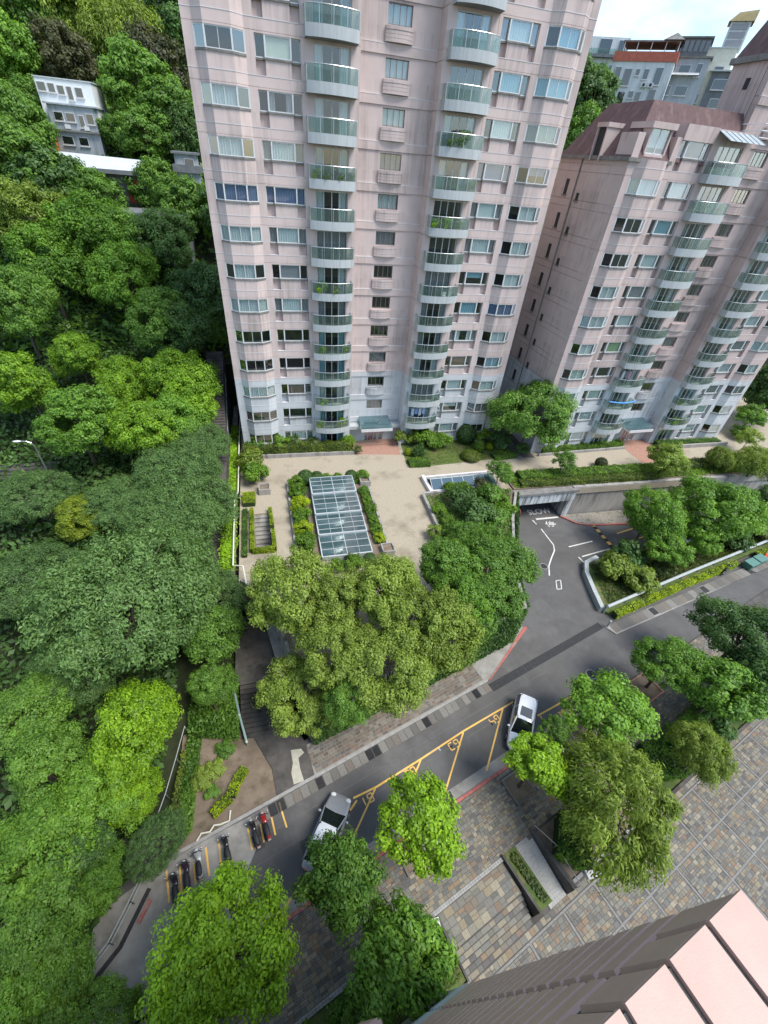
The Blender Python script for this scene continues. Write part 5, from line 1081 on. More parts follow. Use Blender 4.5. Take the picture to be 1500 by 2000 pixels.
# promenade and between the towers
gtree('alley_tree', 'broad0', 'mid', (33.2, 45.4), 0, 6.0, 'dense green tree standing between the two pink towers', None, 5.6)
gtree('young_tree', 'small0', 'mid', (25.912, 37.746, 1.200), .2, 1.9, 'young loose tree beside the glass lantern', 'young trees on the promenade', 2.0)
gtree('young_tree', 'small1', 'mid', (35.571, 38.834, 1.300), .2, 1.6, 'young pale tree above the garage portal', 'young trees on the promenade', 2.2)
gtree('young_tree', 'small0', 'olive', (68.582, 41.150, 1.300), .2, 1.8, 'thin young tree at the right end of the promenade', 'young trees on the promenade', 2.2)
gtree('promenade_tree', 'round1', 'olive', (49.792, 37.212, 2.000), .2, 3.2, 'round olive tree in front of the second entrance', 'trees on the promenade strip', 2.6)
gtree('promenade_tree', 'willow1', 'olive', (59.294, 37.262, 1.200), .2, 2.3, 'small spreading olive tree right of the round one on the strip', 'trees on the promenade strip', 1.9)
gtree('promenade_tree', 'willow0', 'olive', (63.051, 35.067, 1.500), .2, 3.0, 'wide olive tree at the right edge of the planting strip', 'trees on the promenade strip', 2.2)
IS = 'trees round the forecourt parking'
gtree('parking_tree', 'broad0', 'fresh', (50.449, 28.746, 0.500), ZS, 6.3, 'wide bright green tree over the parking spaces', IS, 5.2)
gtree('parking_tree', 'broad1', 'fresh', (41.774, 29.328, -0.500), ZS, 4.5, 'bright green tree over the speed bump', IS, 4.4)
gtree('parking_tree', 'round0', 'fresh', (41.220, 25.154, -1.000), ZS + .3, 2.6, 'low bright tree on the island edge', IS, 3.4)
gtree('parking_tree', 'round2', 'fresh', (46.220, 24.750, -1.000), ZS + .3, 2.1, 'small bright crown on the island right of the low tree', IS, 3.2)
gtree('parking_tree', 'broad2', 'dark', (58.725, 29.041, 0.500), ZS, 4.2, 'blue green tree behind the parking at the right edge', IS, 5.0)
gtree('side_tree', 'round1', 'fresh', (74.265, 46.468, 2.500), 0, 3.0, 'bright round tree right of the mansard tower', None, 3.0)
gtree('side_tree', 'far0', 'dark', (79.827, 49.784, 5.000), 0, 5.5, 'dark tree behind the bright one at the right edge', None, 5.6)
# shrubs
for q, r, lf, lab in (((35.315, 25.063, -3.600), 1.9, 'olive', 'yellowish shrub at the mossy end of the island'), ((37.268, 23.199, -3.600), 1.8, 'olive', 'yellowish shrub next to the rail on the island'), ((38.586, 26.743, -3.400), 2.0, 'dark', 'dark shrub at the back of the island end'), ((41.362, 24.206, -3.800), 1.3, 'grass', 'low shrub in the middle of the island'), ((54.679, 26.972, -3.600), 1.9, 'dark', 'dark brush under the parking tree on the island'), ((60.136, 27.825, -3.400), 2.0, 'dark', 'dark brush at the right end of the island')):
    bush('island_shrub', q[0], q[1], ZS + .3, r, lf, lab, 'shrubs on the island')
for q, r, lf, lab in (((22.433, 31.014, 0.600), 1.5, 'mid', 'green shrub right of the largest dark one'), ((24.191, 32.068, 0.600), 1.2, 'hedge', 'bright shrub touching the left jamb of the portal'), ((19.723, 37.272, 0.400), .9, 'hedge', 'low bright shrub at the left front of the lantern'), ((24.511, 33.998, 0.500), 1.1, 'hedge', 'bright shrub on the shoulder of the garage wall'), ((15.359, 30.270, 0.400), .9, 'olive', 'olive shrub at the lower end of the court wall'), ((18.931, 29.889, 0.600), 1.3, 'dark', 'dark shrub below the largest dark one'), ((20.254, 28.881, 0.600), 1.3, 'mid', 'green shrub in the lower middle of the garage bed')):
    bush('bed_shrub', q[0], q[1], .2, r, lf, lab, 'shrubs in the bed by the garage')
scatter('green_cover', quadpts((16.4, 37), (27.4, 36.8), (21.3, 24.5), (15.6, 26), .25), 9000, .22, 'mid', 'leafy ground cover in the bed by the garage', 'ground cover', .7, .35, .6, 26)
scatter('green_cover', quadpts((28.2, 37.0), (69, 35.9), (69, 39.5), (28.2, 40.1), .2), 16000, .22, 'hedge', 'leafy ground cover along the planting strip', 'ground cover', .7, .3, .6, 27)
for q, r, lf, lab, kd in (((19.775, 34.308, 0.800), 1.7, 'dark', 'dark clipped shrub beside the court wall', 0), ((20.466, 31.512, 0.800), 1.9, 'dark', 'largest dark clipped shrub in the bed by the garage', 0), ((16.899, 33.846, 0.400), .8, 'hedge', 'small bright shrub in the corner of the shrub bed', 0), ((17.158, 32.052, 0.400), .8, 'hedge', 'second bright shrub along the court wall', 0), ((20.992, 36.494, 0.700), 1.2, 'hedge', 'green ball in front of the glass lantern', 0), ((23.548, 34.847, 0.700), 1.5, 'mid', 'green shrub at the left shoulder of the portal', 0), ((23.542, 36.990, 0.600), 1.1, 'red', 'reddish shrub below the young loose tree', 0), ((17.143, 29.770, 0.600), 1.2, 'mid', 'green shrub under the forecourt trees', 0)):
    bush('bed_shrub', q[0], q[1], .2, r, lf, lab, 'shrubs in the bed by the garage')
FB = 'shrubs on the tower lawn'
ball_bush('clipped_shrub', *(26.294, 48.763, 0.900)[:2], .0, 1.35, 'dark', 'tall dark clipped shrub in the middle of the tower lawn', 1.1, FB)
ball_bush('clipped_shrub', *(21.792, 51.135, 0.400)[:2], .0, .62, 'lime', 'small yellow ball shrub beside the spiky plant', 1., FB)
ball_bush('clipped_shrub', *(17.097, 46.410, 0.400)[:2], .0, .5, 'lime', 'tiny yellow ball shrub at the lawn corner', 1., FB)
ball_bush('clipped_shrub', *(27.218, 46.137, 0.500)[:2], .0, .75, 'hedge', 'egg shaped green shrub on the lawn', 1.3, FB)
ball_bush('clipped_shrub', *(25.400, 44.439, 0.300)[:2], .0, 1.3, 'hedgeol', 'low rounded olive shrub at the front of the lawn', .45, FB)
ball_bush('clipped_shrub', *(28.967, 46.513, 0.400)[:2], .0, .6, 'lime', 'yellow green ball shrub right of the egg shaped one', .8, FB)
for q, r, lf, lab in (((20.002, 48.207, 0.800), 1.6, 'hedge', 'leafy bright shrub behind the spiky plant'), ((22.178, 47.486, 0.600), 1.4, 'hedge', 'bright leafy shrub left of the dark clipped one'), ((18.795, 49.134, 0.900), 1.2, 'olive', 'tall pale shrub by the entrance edge'), ((25.854, 50.778, 1.200), 1.3, 'mid', 'upright green shrub against the tower wall'), ((28.967, 48.596, 1.000), 1.2, 'yellow', 'yellowish shrub under the right bay'), ((30.499, 46.641, 0.800), 1.5, 'dark', 'dark leafy shrub near the alley path'), ((28.479, 51.285, 1.200), 1.0, 'red', 'reddish shrub at the foot of the right bay')):
    bush('lawn_shrub', q[0], q[1], .02, r, lf, lab, FB)
hedge('clipped_hedge', [(16.505, 44.062, 0.200)[:2], (19.275, 43.963, 0.200)[:2]], 1.6, .55, 0, 'hedge', 'low bright clipped hedge below the spiky plant', 'low hedges of the lawn', .11, 200)
hedge('clipped_hedge', [(28.506, 44.227, 0.200)[:2], (31.964, 44.471, 0.200)[:2]], 1.5, .5, 0, 'hedge', 'low bright clipped hedge at the alley corner', 'low hedges of the lawn', .11, 200)
sp = thing('spiky_plant', (*(18.421, 45.776, 0.300)[:2], 0), 'dark spiky cycad above the low hedge', 'plant')
def spk(rg=np.random.RandomState(2)):
    n = 260; a = rg.rand(n) * 6.283; el = rg.rand(n) * 1.2; d = np.c_[np.cos(a) * np.cos(el), np.sin(a) * np.cos(el), np.sin(el)]
    return leaf_mesh('fronds', d * .75 + np.array([0, 0, .5]), rg.normal(size=(n, 3)) + np.array([0, 0, 1.]), np.full(n, 1.25), rg.rand(n), .07, rg, d)
put('fronds', spk(), sp, (0, 0, 0), 0, None, LEAF['dark']); MB().tube([(0, 0, 0), (0, 0, .6)], .18, 8).build('stump', M['bark'], sp)
hedge('clipped_hedge', [(-3.9, 48.55), (3.0, 48.3), (9.9, 48.0)], 1.15, 1.15, .3, 'hedgeol', 'thick olive hedge at the foot of the tall tower left wing', None, .17, 120)
for q, r, lf, lab in (((2.532, 49.656, 1.600), 1.3, 'flower', 'shrub with orange blossom against the tall tower'), ((0.561, 49.308, 1.400), 1.4, 'hedge', 'green shrub above the thick olive hedge'), ((-2.280, 49.789, 1.300), 1.4, 'mid', 'green shrub at the left corner of the tall tower'), ((9.433, 48.920, 1.600), 1.0, 'yellow', 'pale shrub at the entrance end of the olive hedge'), ((4.910, 49.264, 1.300), 1.0, 'flower', 'pinkish shrub under the left balconies')):
    bush('wall_shrub', q[0], q[1], .3, r, lf, lab, 'shrubs against the tower wall')
bush('corner_shrub', *(-2.884, 45.536, 0.800)[:2], 0, 1.6, 'olive', 'pale green shrub in the corner by the cream pipe')
bush('corner_shrub', *(-2.627, 42.810, 0.800)[:2], 0, 1.5, 'hedge', 'fresh green shrub behind the stone planter near the ivy')
hedge('lime_hedge', [(-3.05, 37.4), (-3.05, 31.0), (-.95, 30.9), (-1.0, 33.6)], .36, .6, 0, 'lime', 'yellow clipped hedge wrapped round the sunken steps', None, .10, 330)
hedge('lime_hedge', [(-1.05, 34.2), (-1.15, 37.2)], .36, .6, 0, 'lime', 'short yellow hedge on the right of the sunken steps', None, .10, 330)
hedge('clipped_hedge', [(-3.3, 40.2), (-3.3, 38.2)], 1.3, .6, 0, 'lime', 'bright smooth hedge block above the sunken steps', None, .08, 420)
hedge('clipped_hedge', [(-3.75, 37.6), (-3.8, 30.5)], .5, .35, 0, 'mid', 'narrow green border beside the cream pipe', None, .12, 150)
k = 0
for y, r, lf, lab in ((40.9, .95, 'hedge', 'clipped green ball at the back left corner of the skylight'), (39.3, 1.0, 'hedge', 'clipped shrub second along the left of the skylight'), (36.9, 1.0, 'lime', 'bright clump third along the left of the skylight'), (34.9, 1.0, 'hedge', 'green clump halfway along the left of the skylight'), (32.9, .95, 'lime', 'bright clump fourth along the left of the skylight'), (31.0, 1.0, 'hedge', 'green clump at the front left of the skylight')):
    bush('bed_clump', 2.05, y, .15, r, lf, lab, 'clumps round the skylight')
hedge('clipped_hedge', [(1.95, 41.4), (2.0, 29.6)], 1.3, .5, .2, 'hedge', 'low green hedge running along the left of the skylight', None, .14, 130)
hedge('clipped_hedge', [(9.5, 39.4), (9.35, 30.1)], .9, .4, .2, 'hedge', 'low green hedge running along the right of the skylight', None, .14, 130)
hedge('clipped_hedge', [(3.0, 41.5), (9.4, 41.2)], .9, .5, .0, 'hedge', 'low green hedge behind the skylight', None, .14, 130)
for x, r, lf, lab in ((3.1, .95, 'dark', 'dark clipped ball behind the left end of the skylight'), (4.4, .8, 'dark', 'second dark ball behind the skylight'), (8.5, .72, 'dark', 'dark ball behind the right end of the skylight')):
    ball_bush('clipped_shrub', x, 41.6, .1, r, lf, lab, 1., 'balls behind the skylight')
for x, r, lab in ((5.6, .75, 'bright bush behind the middle of the skylight'), (6.9, .75, 'bright bush right of the middle behind the skylight'), (9.9, .8, 'bright bush on the back planter block')):
    bush('bed_clump', x, 41.5, .1, r, 'hedge', lab, 'clumps round the skylight')
for y, r, lf, lab in ((38.7, .62, 'mid', 'small bush at the back right of the skylight'), (37.2, .6, 'hedge', 'small bush second along the right of the skylight'), (35.4, .7, 'hedge', 'bright bush halfway along the right of the skylight'), (33.5, .6, 'hedge', 'bright bush third along the right of the skylight'), (31.9, .65, 'hedge', 'bush second from the front right of the skylight'), (30.6, .62, 'lime', 'bright bush at the front right of the skylight')):
    bush('bed_clump', 9.45, y, .15, r, lf, lab, 'clumps round the skylight')
ball_bush('clipped_shrub', 7.8, 27.9, 0, .62, 'dark', 'dark ball in front of the skylight vent'); bush('bed_clump', 6.2, 27.6, 0, .9, 'hedge', 'bright bush in front of the skylight'); bush('bed_clump', 4.6, 27.6, 0, .8, 'hedge', 'bush under the olive tree in front of the skylight')
hedge('clipped_hedge', [(29.5, 38.9), (47.5, 38.2)], 1.7, .75, .2, 'hedge', 'long bright green hedge above the garage portal', None, .16, 110)
hedge('clipped_hedge', [(29.0, 37.5), (49, 36.7)], 1.1, .55, .2, 'hedgeol', 'olive ground cover along the top of the retaining wall', None, .16, 120)
hedge('clipped_hedge', [(51.5, 38.6), (75, 38.0)], 1.8, .7, .2, 'hedgeol', 'olive hedge along the right part of the promenade', None, .17, 90)
ball_bush('clipped_shrub', *(42.778, 40.213, 0.600)[:2], .1, .8, 'red', 'small dark reddish ball shrub on the promenade edge', .9)
hedge('clipped_hedge', [(36.0, 44.6), (49.8, 45.0)], 1.1, .85, 0, 'hedge', 'bright hedge at the foot of the mansard tower', None, .15, 130)
hedge('clipped_hedge', [(55.4, 44.3), (67, 44.0)], 1.1, .6, .1, 'mid', 'darker hedge right of the second entrance', None, .15, 130)
lowwall('bed_kerb', [(35.4, 43.9), (49.9, 44.2)], .25, 0, .35, 'wallconc', 'stone kerb along the hedge of the mansard tower')
lowwall('bed_kerb', [(55.2, 43.4), (68, 43.2)], .3, 0, .55, 'wallconc', 'stone kerb right of the second entrance')
tag(MB().prism([(50.0, 40.3), (55.0, 40.2), (55.2, 46.5), (49.9, 46.5)], -.1, .006).build('entrance_paving', M['brickpav']), 'red brown paved path to the mansard tower door', None, None, 'structure')
bush('bed_clump', *(33.331, 44.926, 0.400)[:2], 0, 1.0, 'dark', 'dark shrub beside the alley path'); bush('bed_clump', *(37.122, 45.176, 0.400)[:2], 0, 1.2, 'mid', 'green shrub below the tree between the towers')
bush('bed_clump', *(72.093, 44.776, 0.600)[:2], 0, 1.5, 'mid', 'green shrub at the right end of the hedge kerb')
hedge('lime_hedge', [(32.2, 20.2), (45, 22.75), (52.5, 24.1)], .6, .75, ZS + .1, 'lime', 'lime green clipped hedge along the street side of the island rail', None, .14, 170)
hedge('lime_hedge', [(56.5, 24.9), (75, 27.8)], .6, .7, ZS + .1, 'lime', 'lime green hedge behind the green bins', None, .14, 130)
hedge('clipped_hedge', [F(17.2, -4.9), F(18.6, -6.6)], 2.6, 1.2, ZS + .1, 'hedge', 'dense green hedge block beside the ramp wall', None, .16, 150)
hedge('clipped_hedge', [F(27.0, -5.0), F(29.5, -6.2)], 2.4, 1.1, ZS + .1, 'hedge', 'dense green hedge block in the far right bed', None, .16, 150)
hedge('clipped_hedge', [F(13.95, -4.3), F(14.2, -7.1)], .5, .16, ZS + .1, 'grass', 'low green growth along the grass strip', None, .14, 150)
hedge('clipped_hedge', [F(7.0, -4.9), F(7.3, -6.6)], .8, .9, ZS - .05, 'hedge', 'leafy bush hedge left of the slate steps', None, .2, 120)
for a, b, r, lab in ((-3.2, -5.4, 1.1, 'leafy bush at the bottom edge left of the near tower'), (-.8, -5.6, 1.2, 'leafy bush second along the foot of the near tower'), (1.4, -5.4, 1.1, 'leafy bush nearest to the broad leaved tree at the bottom')):
    bush('tower_bush', *F(a, b), ZS - .05, r, 'fresh', lab, 'bushes at the foot of the near tower')
for a, b, r, lf, lab in ((31.5, -5.6, 1.7, 'mid', 'green shrub in the far right bed beyond the hedge block'), (35, -5.4, 1.9, 'dark', 'dark shrub at the right edge of the far right bed'), (39, -5.8, 1.9, 'mid', 'green shrub beyond the dark one at the right edge')):
    bush('bed_shrub', *F(a, b), ZS + .1, r, lf, lab, 'shrubs in the far right bed')
# soil bed plants
hedge('lime_hedge', [(-6.383, 11.015, -4.400)[:2], (-5.687, 11.556, -4.400)[:2], (-5.193, 11.821, -4.400)[:2], (-4.868, 12.650, -4.400)[:2], (-4.244, 13.457, -4.400)[:2]], .62, .45, ZS + .04, 'lime', 'winding lime yellow hedge on the bare soil', None, .10, 300)
for q, r, lf, lab in (((-7.116, 13.334, -4.000), .8, 'olive', 'sparse bush on the soil near the fence'), ((-6.294, 13.825, -4.000), .7, 'olive', 'sparse bush in the middle of the soil bed'), ((-5.643, 15.093, -4.000), .7, 'mid', 'green tuft at the top of the soil bed'), ((-6.490, 12.391, -4.000), .5, 'mid', 'small tuft left of the winding hedge')):
    bush('soil_bush', q[0], q[1], ZS + .02, r, lf, lab, 'bushes on the soil bed', hs=.5)
wb = thing('wavy_edging', (-6.326, 9.932, -4.400), 'white wavy garden edging on the soil', 'edging'); o_ = Vector((-6.326, 9.932, -4.400))
for k, (a, b, c_) in enumerate((((-7.271, 9.772, -4.350), (-7.019, 10.132, -4.350), (-6.515, 10.103, -4.350)), ((-6.514, 10.075, -4.350), (-6.247, 10.414, -4.350), (-5.798, 10.371, -4.350)), ((-5.830, 10.379, -4.350), (-5.285, 10.460, -4.350), (-5.234, 11.044, -4.350)))): MB().tube([Vector(a) - o_, Vector(b) - o_, Vector(c_) - o_], .06, 6).build('edging_arc', M['cream'], wb)
scatter('grass', quadpts(F(2, -4.4), F(7.7, -4.4), F(7.7, -7.1), F(2, -7.1), ZS - .02), 5000, .16, 'grass', 'thin brownish grass left of the slate steps', 'grass', .5, .1, .2, 11)
scatter('grass', quadpts((32.5, 21.5), (62, 26.8), (60, 30), (34, 27), ZS + .35), 16000, .28, 'grass', 'rough grass and weeds covering the island', 'grass', .5, .3, .25, 12)
scatter('grass', quadpts((16.8, 43.6), (31.8, 44.2), (31.5, 49), (17, 49), .03), 7000, .16, 'hedgeol', 'short lawn grass before the tower', 'grass', .6, .05, .3, 13)
scatter('green_cover', quadpts((-8.6, 9.5), (-7.6, 10.5), (-7.4, 17), (-8.4, 17.5), ZS + .05), 5000, .2, 'mid', 'green ground cover along the fence beside the soil', 'ground cover', .6, .4, .5, 15)
scatter('green_cover', quadpts((-8.3, 16.5), (-4.7, 15.5), (-4.7, 24), (-8.3, 26), -4.2), 16000, .26, 'mid', 'tangled low growth left of the stair landing', 'ground cover', .6, .9, .5, 16)
def under(rg, n):
    y = rg.rand(n) * 125 + 2; x = np.interp(y, [0, 3.5, 8.4, 16.7], [-17, -14.6, -11.2, -9.4]) - rg.rand(n) ** 1.2 * 45; z = base_h(y); cl = np.sin(x * .7 + np.sin(y * .5) * 2) + np.sin(y * .6 + x * .2)
    return np.c_[x, y, z + .2 + .35 * np.clip(cl, 0, 2)]
scatter('undergrowth', under, 110000, .5, 'dark', 'tangled undergrowth covering the wooded slope', 'undergrowth', .7, 1.1, .6, 17)  # dark leaf colour paints in the shaded gaps between crowns
def under2(rg, n):
    x = -45 + rg.rand(n) * 175; y = 63 + rg.rand(n) * 120; b = base_h(y); f = np.interp(x, [20, 55], [1, 1.35]); return np.c_[x, y, np.minimum(b * f, np.interp(x, [20, 60], [90, 38])) + .3]
scatter('undergrowth', under2, 50000, 1.0, 'mid', 'green growth on the slope behind the towers', 'undergrowth', .7, 1.2, .6, 18)
# ================================================================= forest on the left hillside (position, crown radius, kind, leaf, label)
FOR = [
((-36.05, 131.92, 38.67), 8.5, 'far0', 'mid', 'forest tree at the top left corner of the hill'),
((-28.70, 132.94, 39.03), 8, 'far1', 'olive', 'olive crown on the ridge right of the top left corner'),
((-20.54, 129.69, 37.89), 8.5, 'willow0', 'olive', 'tall drooping olive crown on the ridge, largest near the top'),
((-12.78, 136.76, 40.37), 8, 'far2', 'dark', 'dark crown touching the top left edge of the tall tower'),
((-35.68, 113.82, 32.17), 7, 'far1', 'fresh', 'bright crown at the left edge near the top'),
((-28.83, 114.38, 32.38), 6.5, 'far0', 'red', 'brownish crown above the white house'),
((-32.06, 103.85, 28.49), 4.2, 'far2', 'mid', 'green crown left of and above the white house'),
((-14.46, 116.70, 33.21), 7, 'far1', 'red', 'brownish green crown beside the tower at upper left'),
((-32.11, 93.54, 24.08), 6, 'far0', 'mid', 'green crown left of the white house'),
((-16.16, 106.01, 29.36), 7, 'far2', 'mid', 'rounded green crown above and right of the white house'),
((-11.78, 102.13, 27.75), 6, 'far0', 'mid', 'green crown between the white house and the tall tower'),
((-20.32, 99.13, 26.43), 3, 'far1', 'mid', 'small dark green tree in front of the grey house'),
((-15.20, 97.11, 25.55), 5, 'far1', 'mid', 'green crown above the turret roof'),
((-10.02, 98.88, 26.32), 4.5, 'far2', 'dark', 'dark crown right above the turret'),
((-29.94, 84.37, 19.92), 6.5, 'far2', 'mid', 'green crown at the left edge level with the temple roof'),
((-26.36, 82.72, 18.81), 5.5, 'far0', 'dark', 'dark crown below the left end of the temple roof'),
((-21.40, 82.03, 18.36), 4.6, 'far1', 'mid', 'green crown in front of the red temple doors'),
((-30.69, 81.13, 17.75), 5, 'far1', 'dark', 'dark crown at the left edge below the temple'),
((-13.48, 85.30, 20.54), 4, 'far2', 'mid', 'green crown below the turret'),
((-9.22, 82.27, 18.52), 4.5, 'far0', 'mid', 'green crown against the tower under the turret'),
((-27.78, 75.80, 13.85), 7, 'fine0', 'olive', 'olive feathery crown at the left edge below the temple'),
((-20.13, 74.28, 12.71), 7, 'broad0', 'fresh', 'broad light green crown in the upper middle of the wood'),
((-11.38, 74.05, 12.53), 5.5, 'broad1', 'dark', 'dark crown beside the tower at mid height'),
((-25.90, 69.85, 9.44), 6.5, 'broad2', 'fresh', 'broad crown on the left below the olive one'),
((-16.08, 67.88, 8.70), 6, 'broad1', 'fresh', 'broad crown in the middle above the yellow vines'),
((-7.87, 68.31, 8.87), 4.6, 'broad0', 'dark', 'dark crown at the top of the public stairway'),
((-27.81, 62.91, 6.84), 5.5, 'broad0', 'mid', 'green crown at the left edge above the yellow vines'),
((-12.31, 60.44, 5.92), 5.5, 'broad2', 'mid', 'green crown left of the upper stairway'),
((-7.97, 62.08, 6.53), 3.6, 'broad1', 'mid', 'small green crown beside the upper stair railing'),
((-21.03, 56.22, 4.33), 4.2, 'broad1', 'yellow', 'yellow green vine covered tree, tallest of the vine clad ones'),
((-24.72, 51.11, 2.41), 5, 'broad2', 'yellow', 'yellow green vine tree at the left edge'),
((-16.25, 52.78, 3.04), 4, 'broad0', 'yellow', 'domed yellow green vine tree in the middle'),
((-8.81, 50.23, 2.09), 4.6, 'broad1', 'yellow', 'yellow green tree hanging over the stairway'),
((-19.30, 45.77, 1.15), 5, 'broad2', 'fresh', 'bright green tree below the vine trees'),
((-12.84, 44.47, 0.89), 4.6, 'broad0', 'yellow', 'yellow green tree right of the street lamp'),
((-8.51, 43.54, 0.71), 4.6, 'spread0', 'blue', 'blue green tree beside the ivy wall'),
((-22.06, 38.21, -0.36), 4.4, 'spread1', 'blue', 'blue green tree below the street lamp'),
((-18.25, 35.64, -0.87), 2.5, 'broad1', 'gold', 'golden leaved tree near the left edge'),
((-13.80, 36.70, -0.66), 4.4, 'spread0', 'blue', 'blue green tree between the golden one and the stairs'),
((-8.51, 34.82, -1.04), 5.2, 'spread1', 'blue', 'blue green feathery tree along the middle stairs'),
((-19.98, 28.41, -2.26), 4.8, 'spread1', 'blue', 'blue green tree at the left edge halfway down'),
((-11.60, 24.12, -2.97), 7.6, 'spread0', 'blue', 'very large blue green feathery tree, widest in the wood'),
((-15.12, 21.60, -3.39), 4.0, 'spread1', 'blue', 'blue green tree below the very large one'),
((-6.83, 25.30, -2.78), 4.0, 'spread1', 'blue', 'blue green tree beside the stair landing'),
((-17.65, 18.05, -3.98), 3.4, 'broad0', 'mid', 'green crown at the left edge below halfway'),
((-16.99, 19.90, -3.67), 2.4, 'broad1', 'mid', 'small green crown left of the bright forest tree'),
((-10.50, 15.16, -4.46), 4.0, 'broad1', 'bright', 'bright green forest tree level with the stair foot'),
((-6.36, 17.86, -4.01), 2.2, 'broad2', 'mid', 'low green tree against the stair handrail'),
((-15.79, 14.50, -4.57), 3.5, 'broad2', 'mid', 'green crown at the left edge beside the bright forest tree'),
((-12.52, 12.15, -4.65), 3.3, 'broad0', 'fresh', 'bright crown left of the fence'),
((-10.34, 11.72, -4.65), 2.5, 'broad2', 'bright', 'bright crown overhanging the fence'),
((-8.81, 9.31, -4.65), 1.9, 'spread0', 'blue', 'small blue green tree at the corner of the soil bed'),
((-14.86, 10.02, -4.65), 3.5, 'broad0', 'fresh', 'spreading green tree at the lower left edge'),
((-12.62, 9.27, -4.65), 2.7, 'broad1', 'dark', 'dark green crown behind the red kerb'),
((-11.61, 8.24, -4.65), 1.8, 'broad0', 'fresh', 'bright crown leaning to the black fence'),
((-13.76, 6.75, -4.65), 3.3, 'broad2', 'mid', 'rounded tree below the spreading one on the lower left edge'),
((-12.57, 6.13, -4.65), 2.2, 'broad2', 'dark', 'dark green crown beside the lower black fence'),
((-13.38, 4.18, -4.65), 2.9, 'broad1', 'fresh', 'fresh green tree in the bottom left corner'),
((-12.58, 4.42, -4.65), 2.2, 'broad0', 'mid', 'green crown near the bottom of the fence'),
]
for (q, r, kd, lf, lab) in FOR:
    h = {'f': .95, 'b': 1.25, 's': .95, 'w': 1.3}.get(kd[0], 1.2)
    d = math.hypot(q[0], q[1])
    tree('forest_tree', kd, lf, q[0], q[1], q[2] - .2, r, lab, 'trees of the left hillside', hc=max(3.6, min(7, r * h)))
gtree('fence_tree', 'fine0', 'mid', (-10.391, 3.066, -2.000), ZS, 2.2, 'dull olive green tree at the bottom by the concrete margin', None, 2.8)
# crowns overhanging the public stairway
for k, (y, dz, r, kd, lf, lab) in enumerate(((22.5, 4.2, 3.6, 'broad1', 'mid', 'green tree overhanging the stair landing'), (27.5, 5.0, 4.6, 'spread1', 'blue', 'blue green tree overhanging the flight above the landing'), (33, 5.4, 5.0, 'spread0', 'blue', 'blue green tree overhanging the stairs beside the sunken steps'), (39, 5.2, 4.8, 'spread1', 'blue', 'blue green tree overhanging the stairs beside the ivy wall'), (45.5, 5.4, 4.8, 'broad2', 'fresh', 'green tree overhanging the stairs at the tower corner'), (52, 6.0, 5.0, 'broad0', 'yellow', 'yellow green tree overhanging the upper stairs'), (59, 6.0, 5.0, 'broad1', 'dark', 'dark tree overhanging the head of the stairs'))):
    x = -9.7 if y > 26 else -7.2; tree('stair_tree', kd, lf, x, y, terr(x, y) - .2, r, lab, 'trees overhanging the public stairway', hc=dz)
# wood behind the towers
for k, (x, y, r, kd, lf, lab) in enumerate(((44, 72, 5, 'far0', 'fresh', 'bright tree in the gap between the towers'), (48, 78, 6, 'far1', 'fresh', 'green tree in the gap above the bright one'), (53.5, 84, 5.5, 'far2', 'mid', 'dark tree left of the red topped house'), (59, 93, 5.5, 'far1', 'dark', 'dark pine like tree beside the red topped house'), (55, 95, 6.5, 'far0', 'dark', 'tree at the skyline beside the tall tower'), (41, 66, 4.5, 'far2', 'mid', 'low tree at the back corner of the mansard tower'), (62, 97, 4.5, 'far0', 'mid', 'tree at the foot of the red topped house'), (-2, 80, 6, 'far1', 'dark', 'dark tree just behind the tall tower'), (-6, 66, 5, 'far2', 'dark', 'dark tree at the head of the stairway'))):
    tree('hill_tree', kd, lf, x, y, terr(x, y) - .3, r, lab, 'trees behind the towers', hc=8.5 if k < 7 else 6)
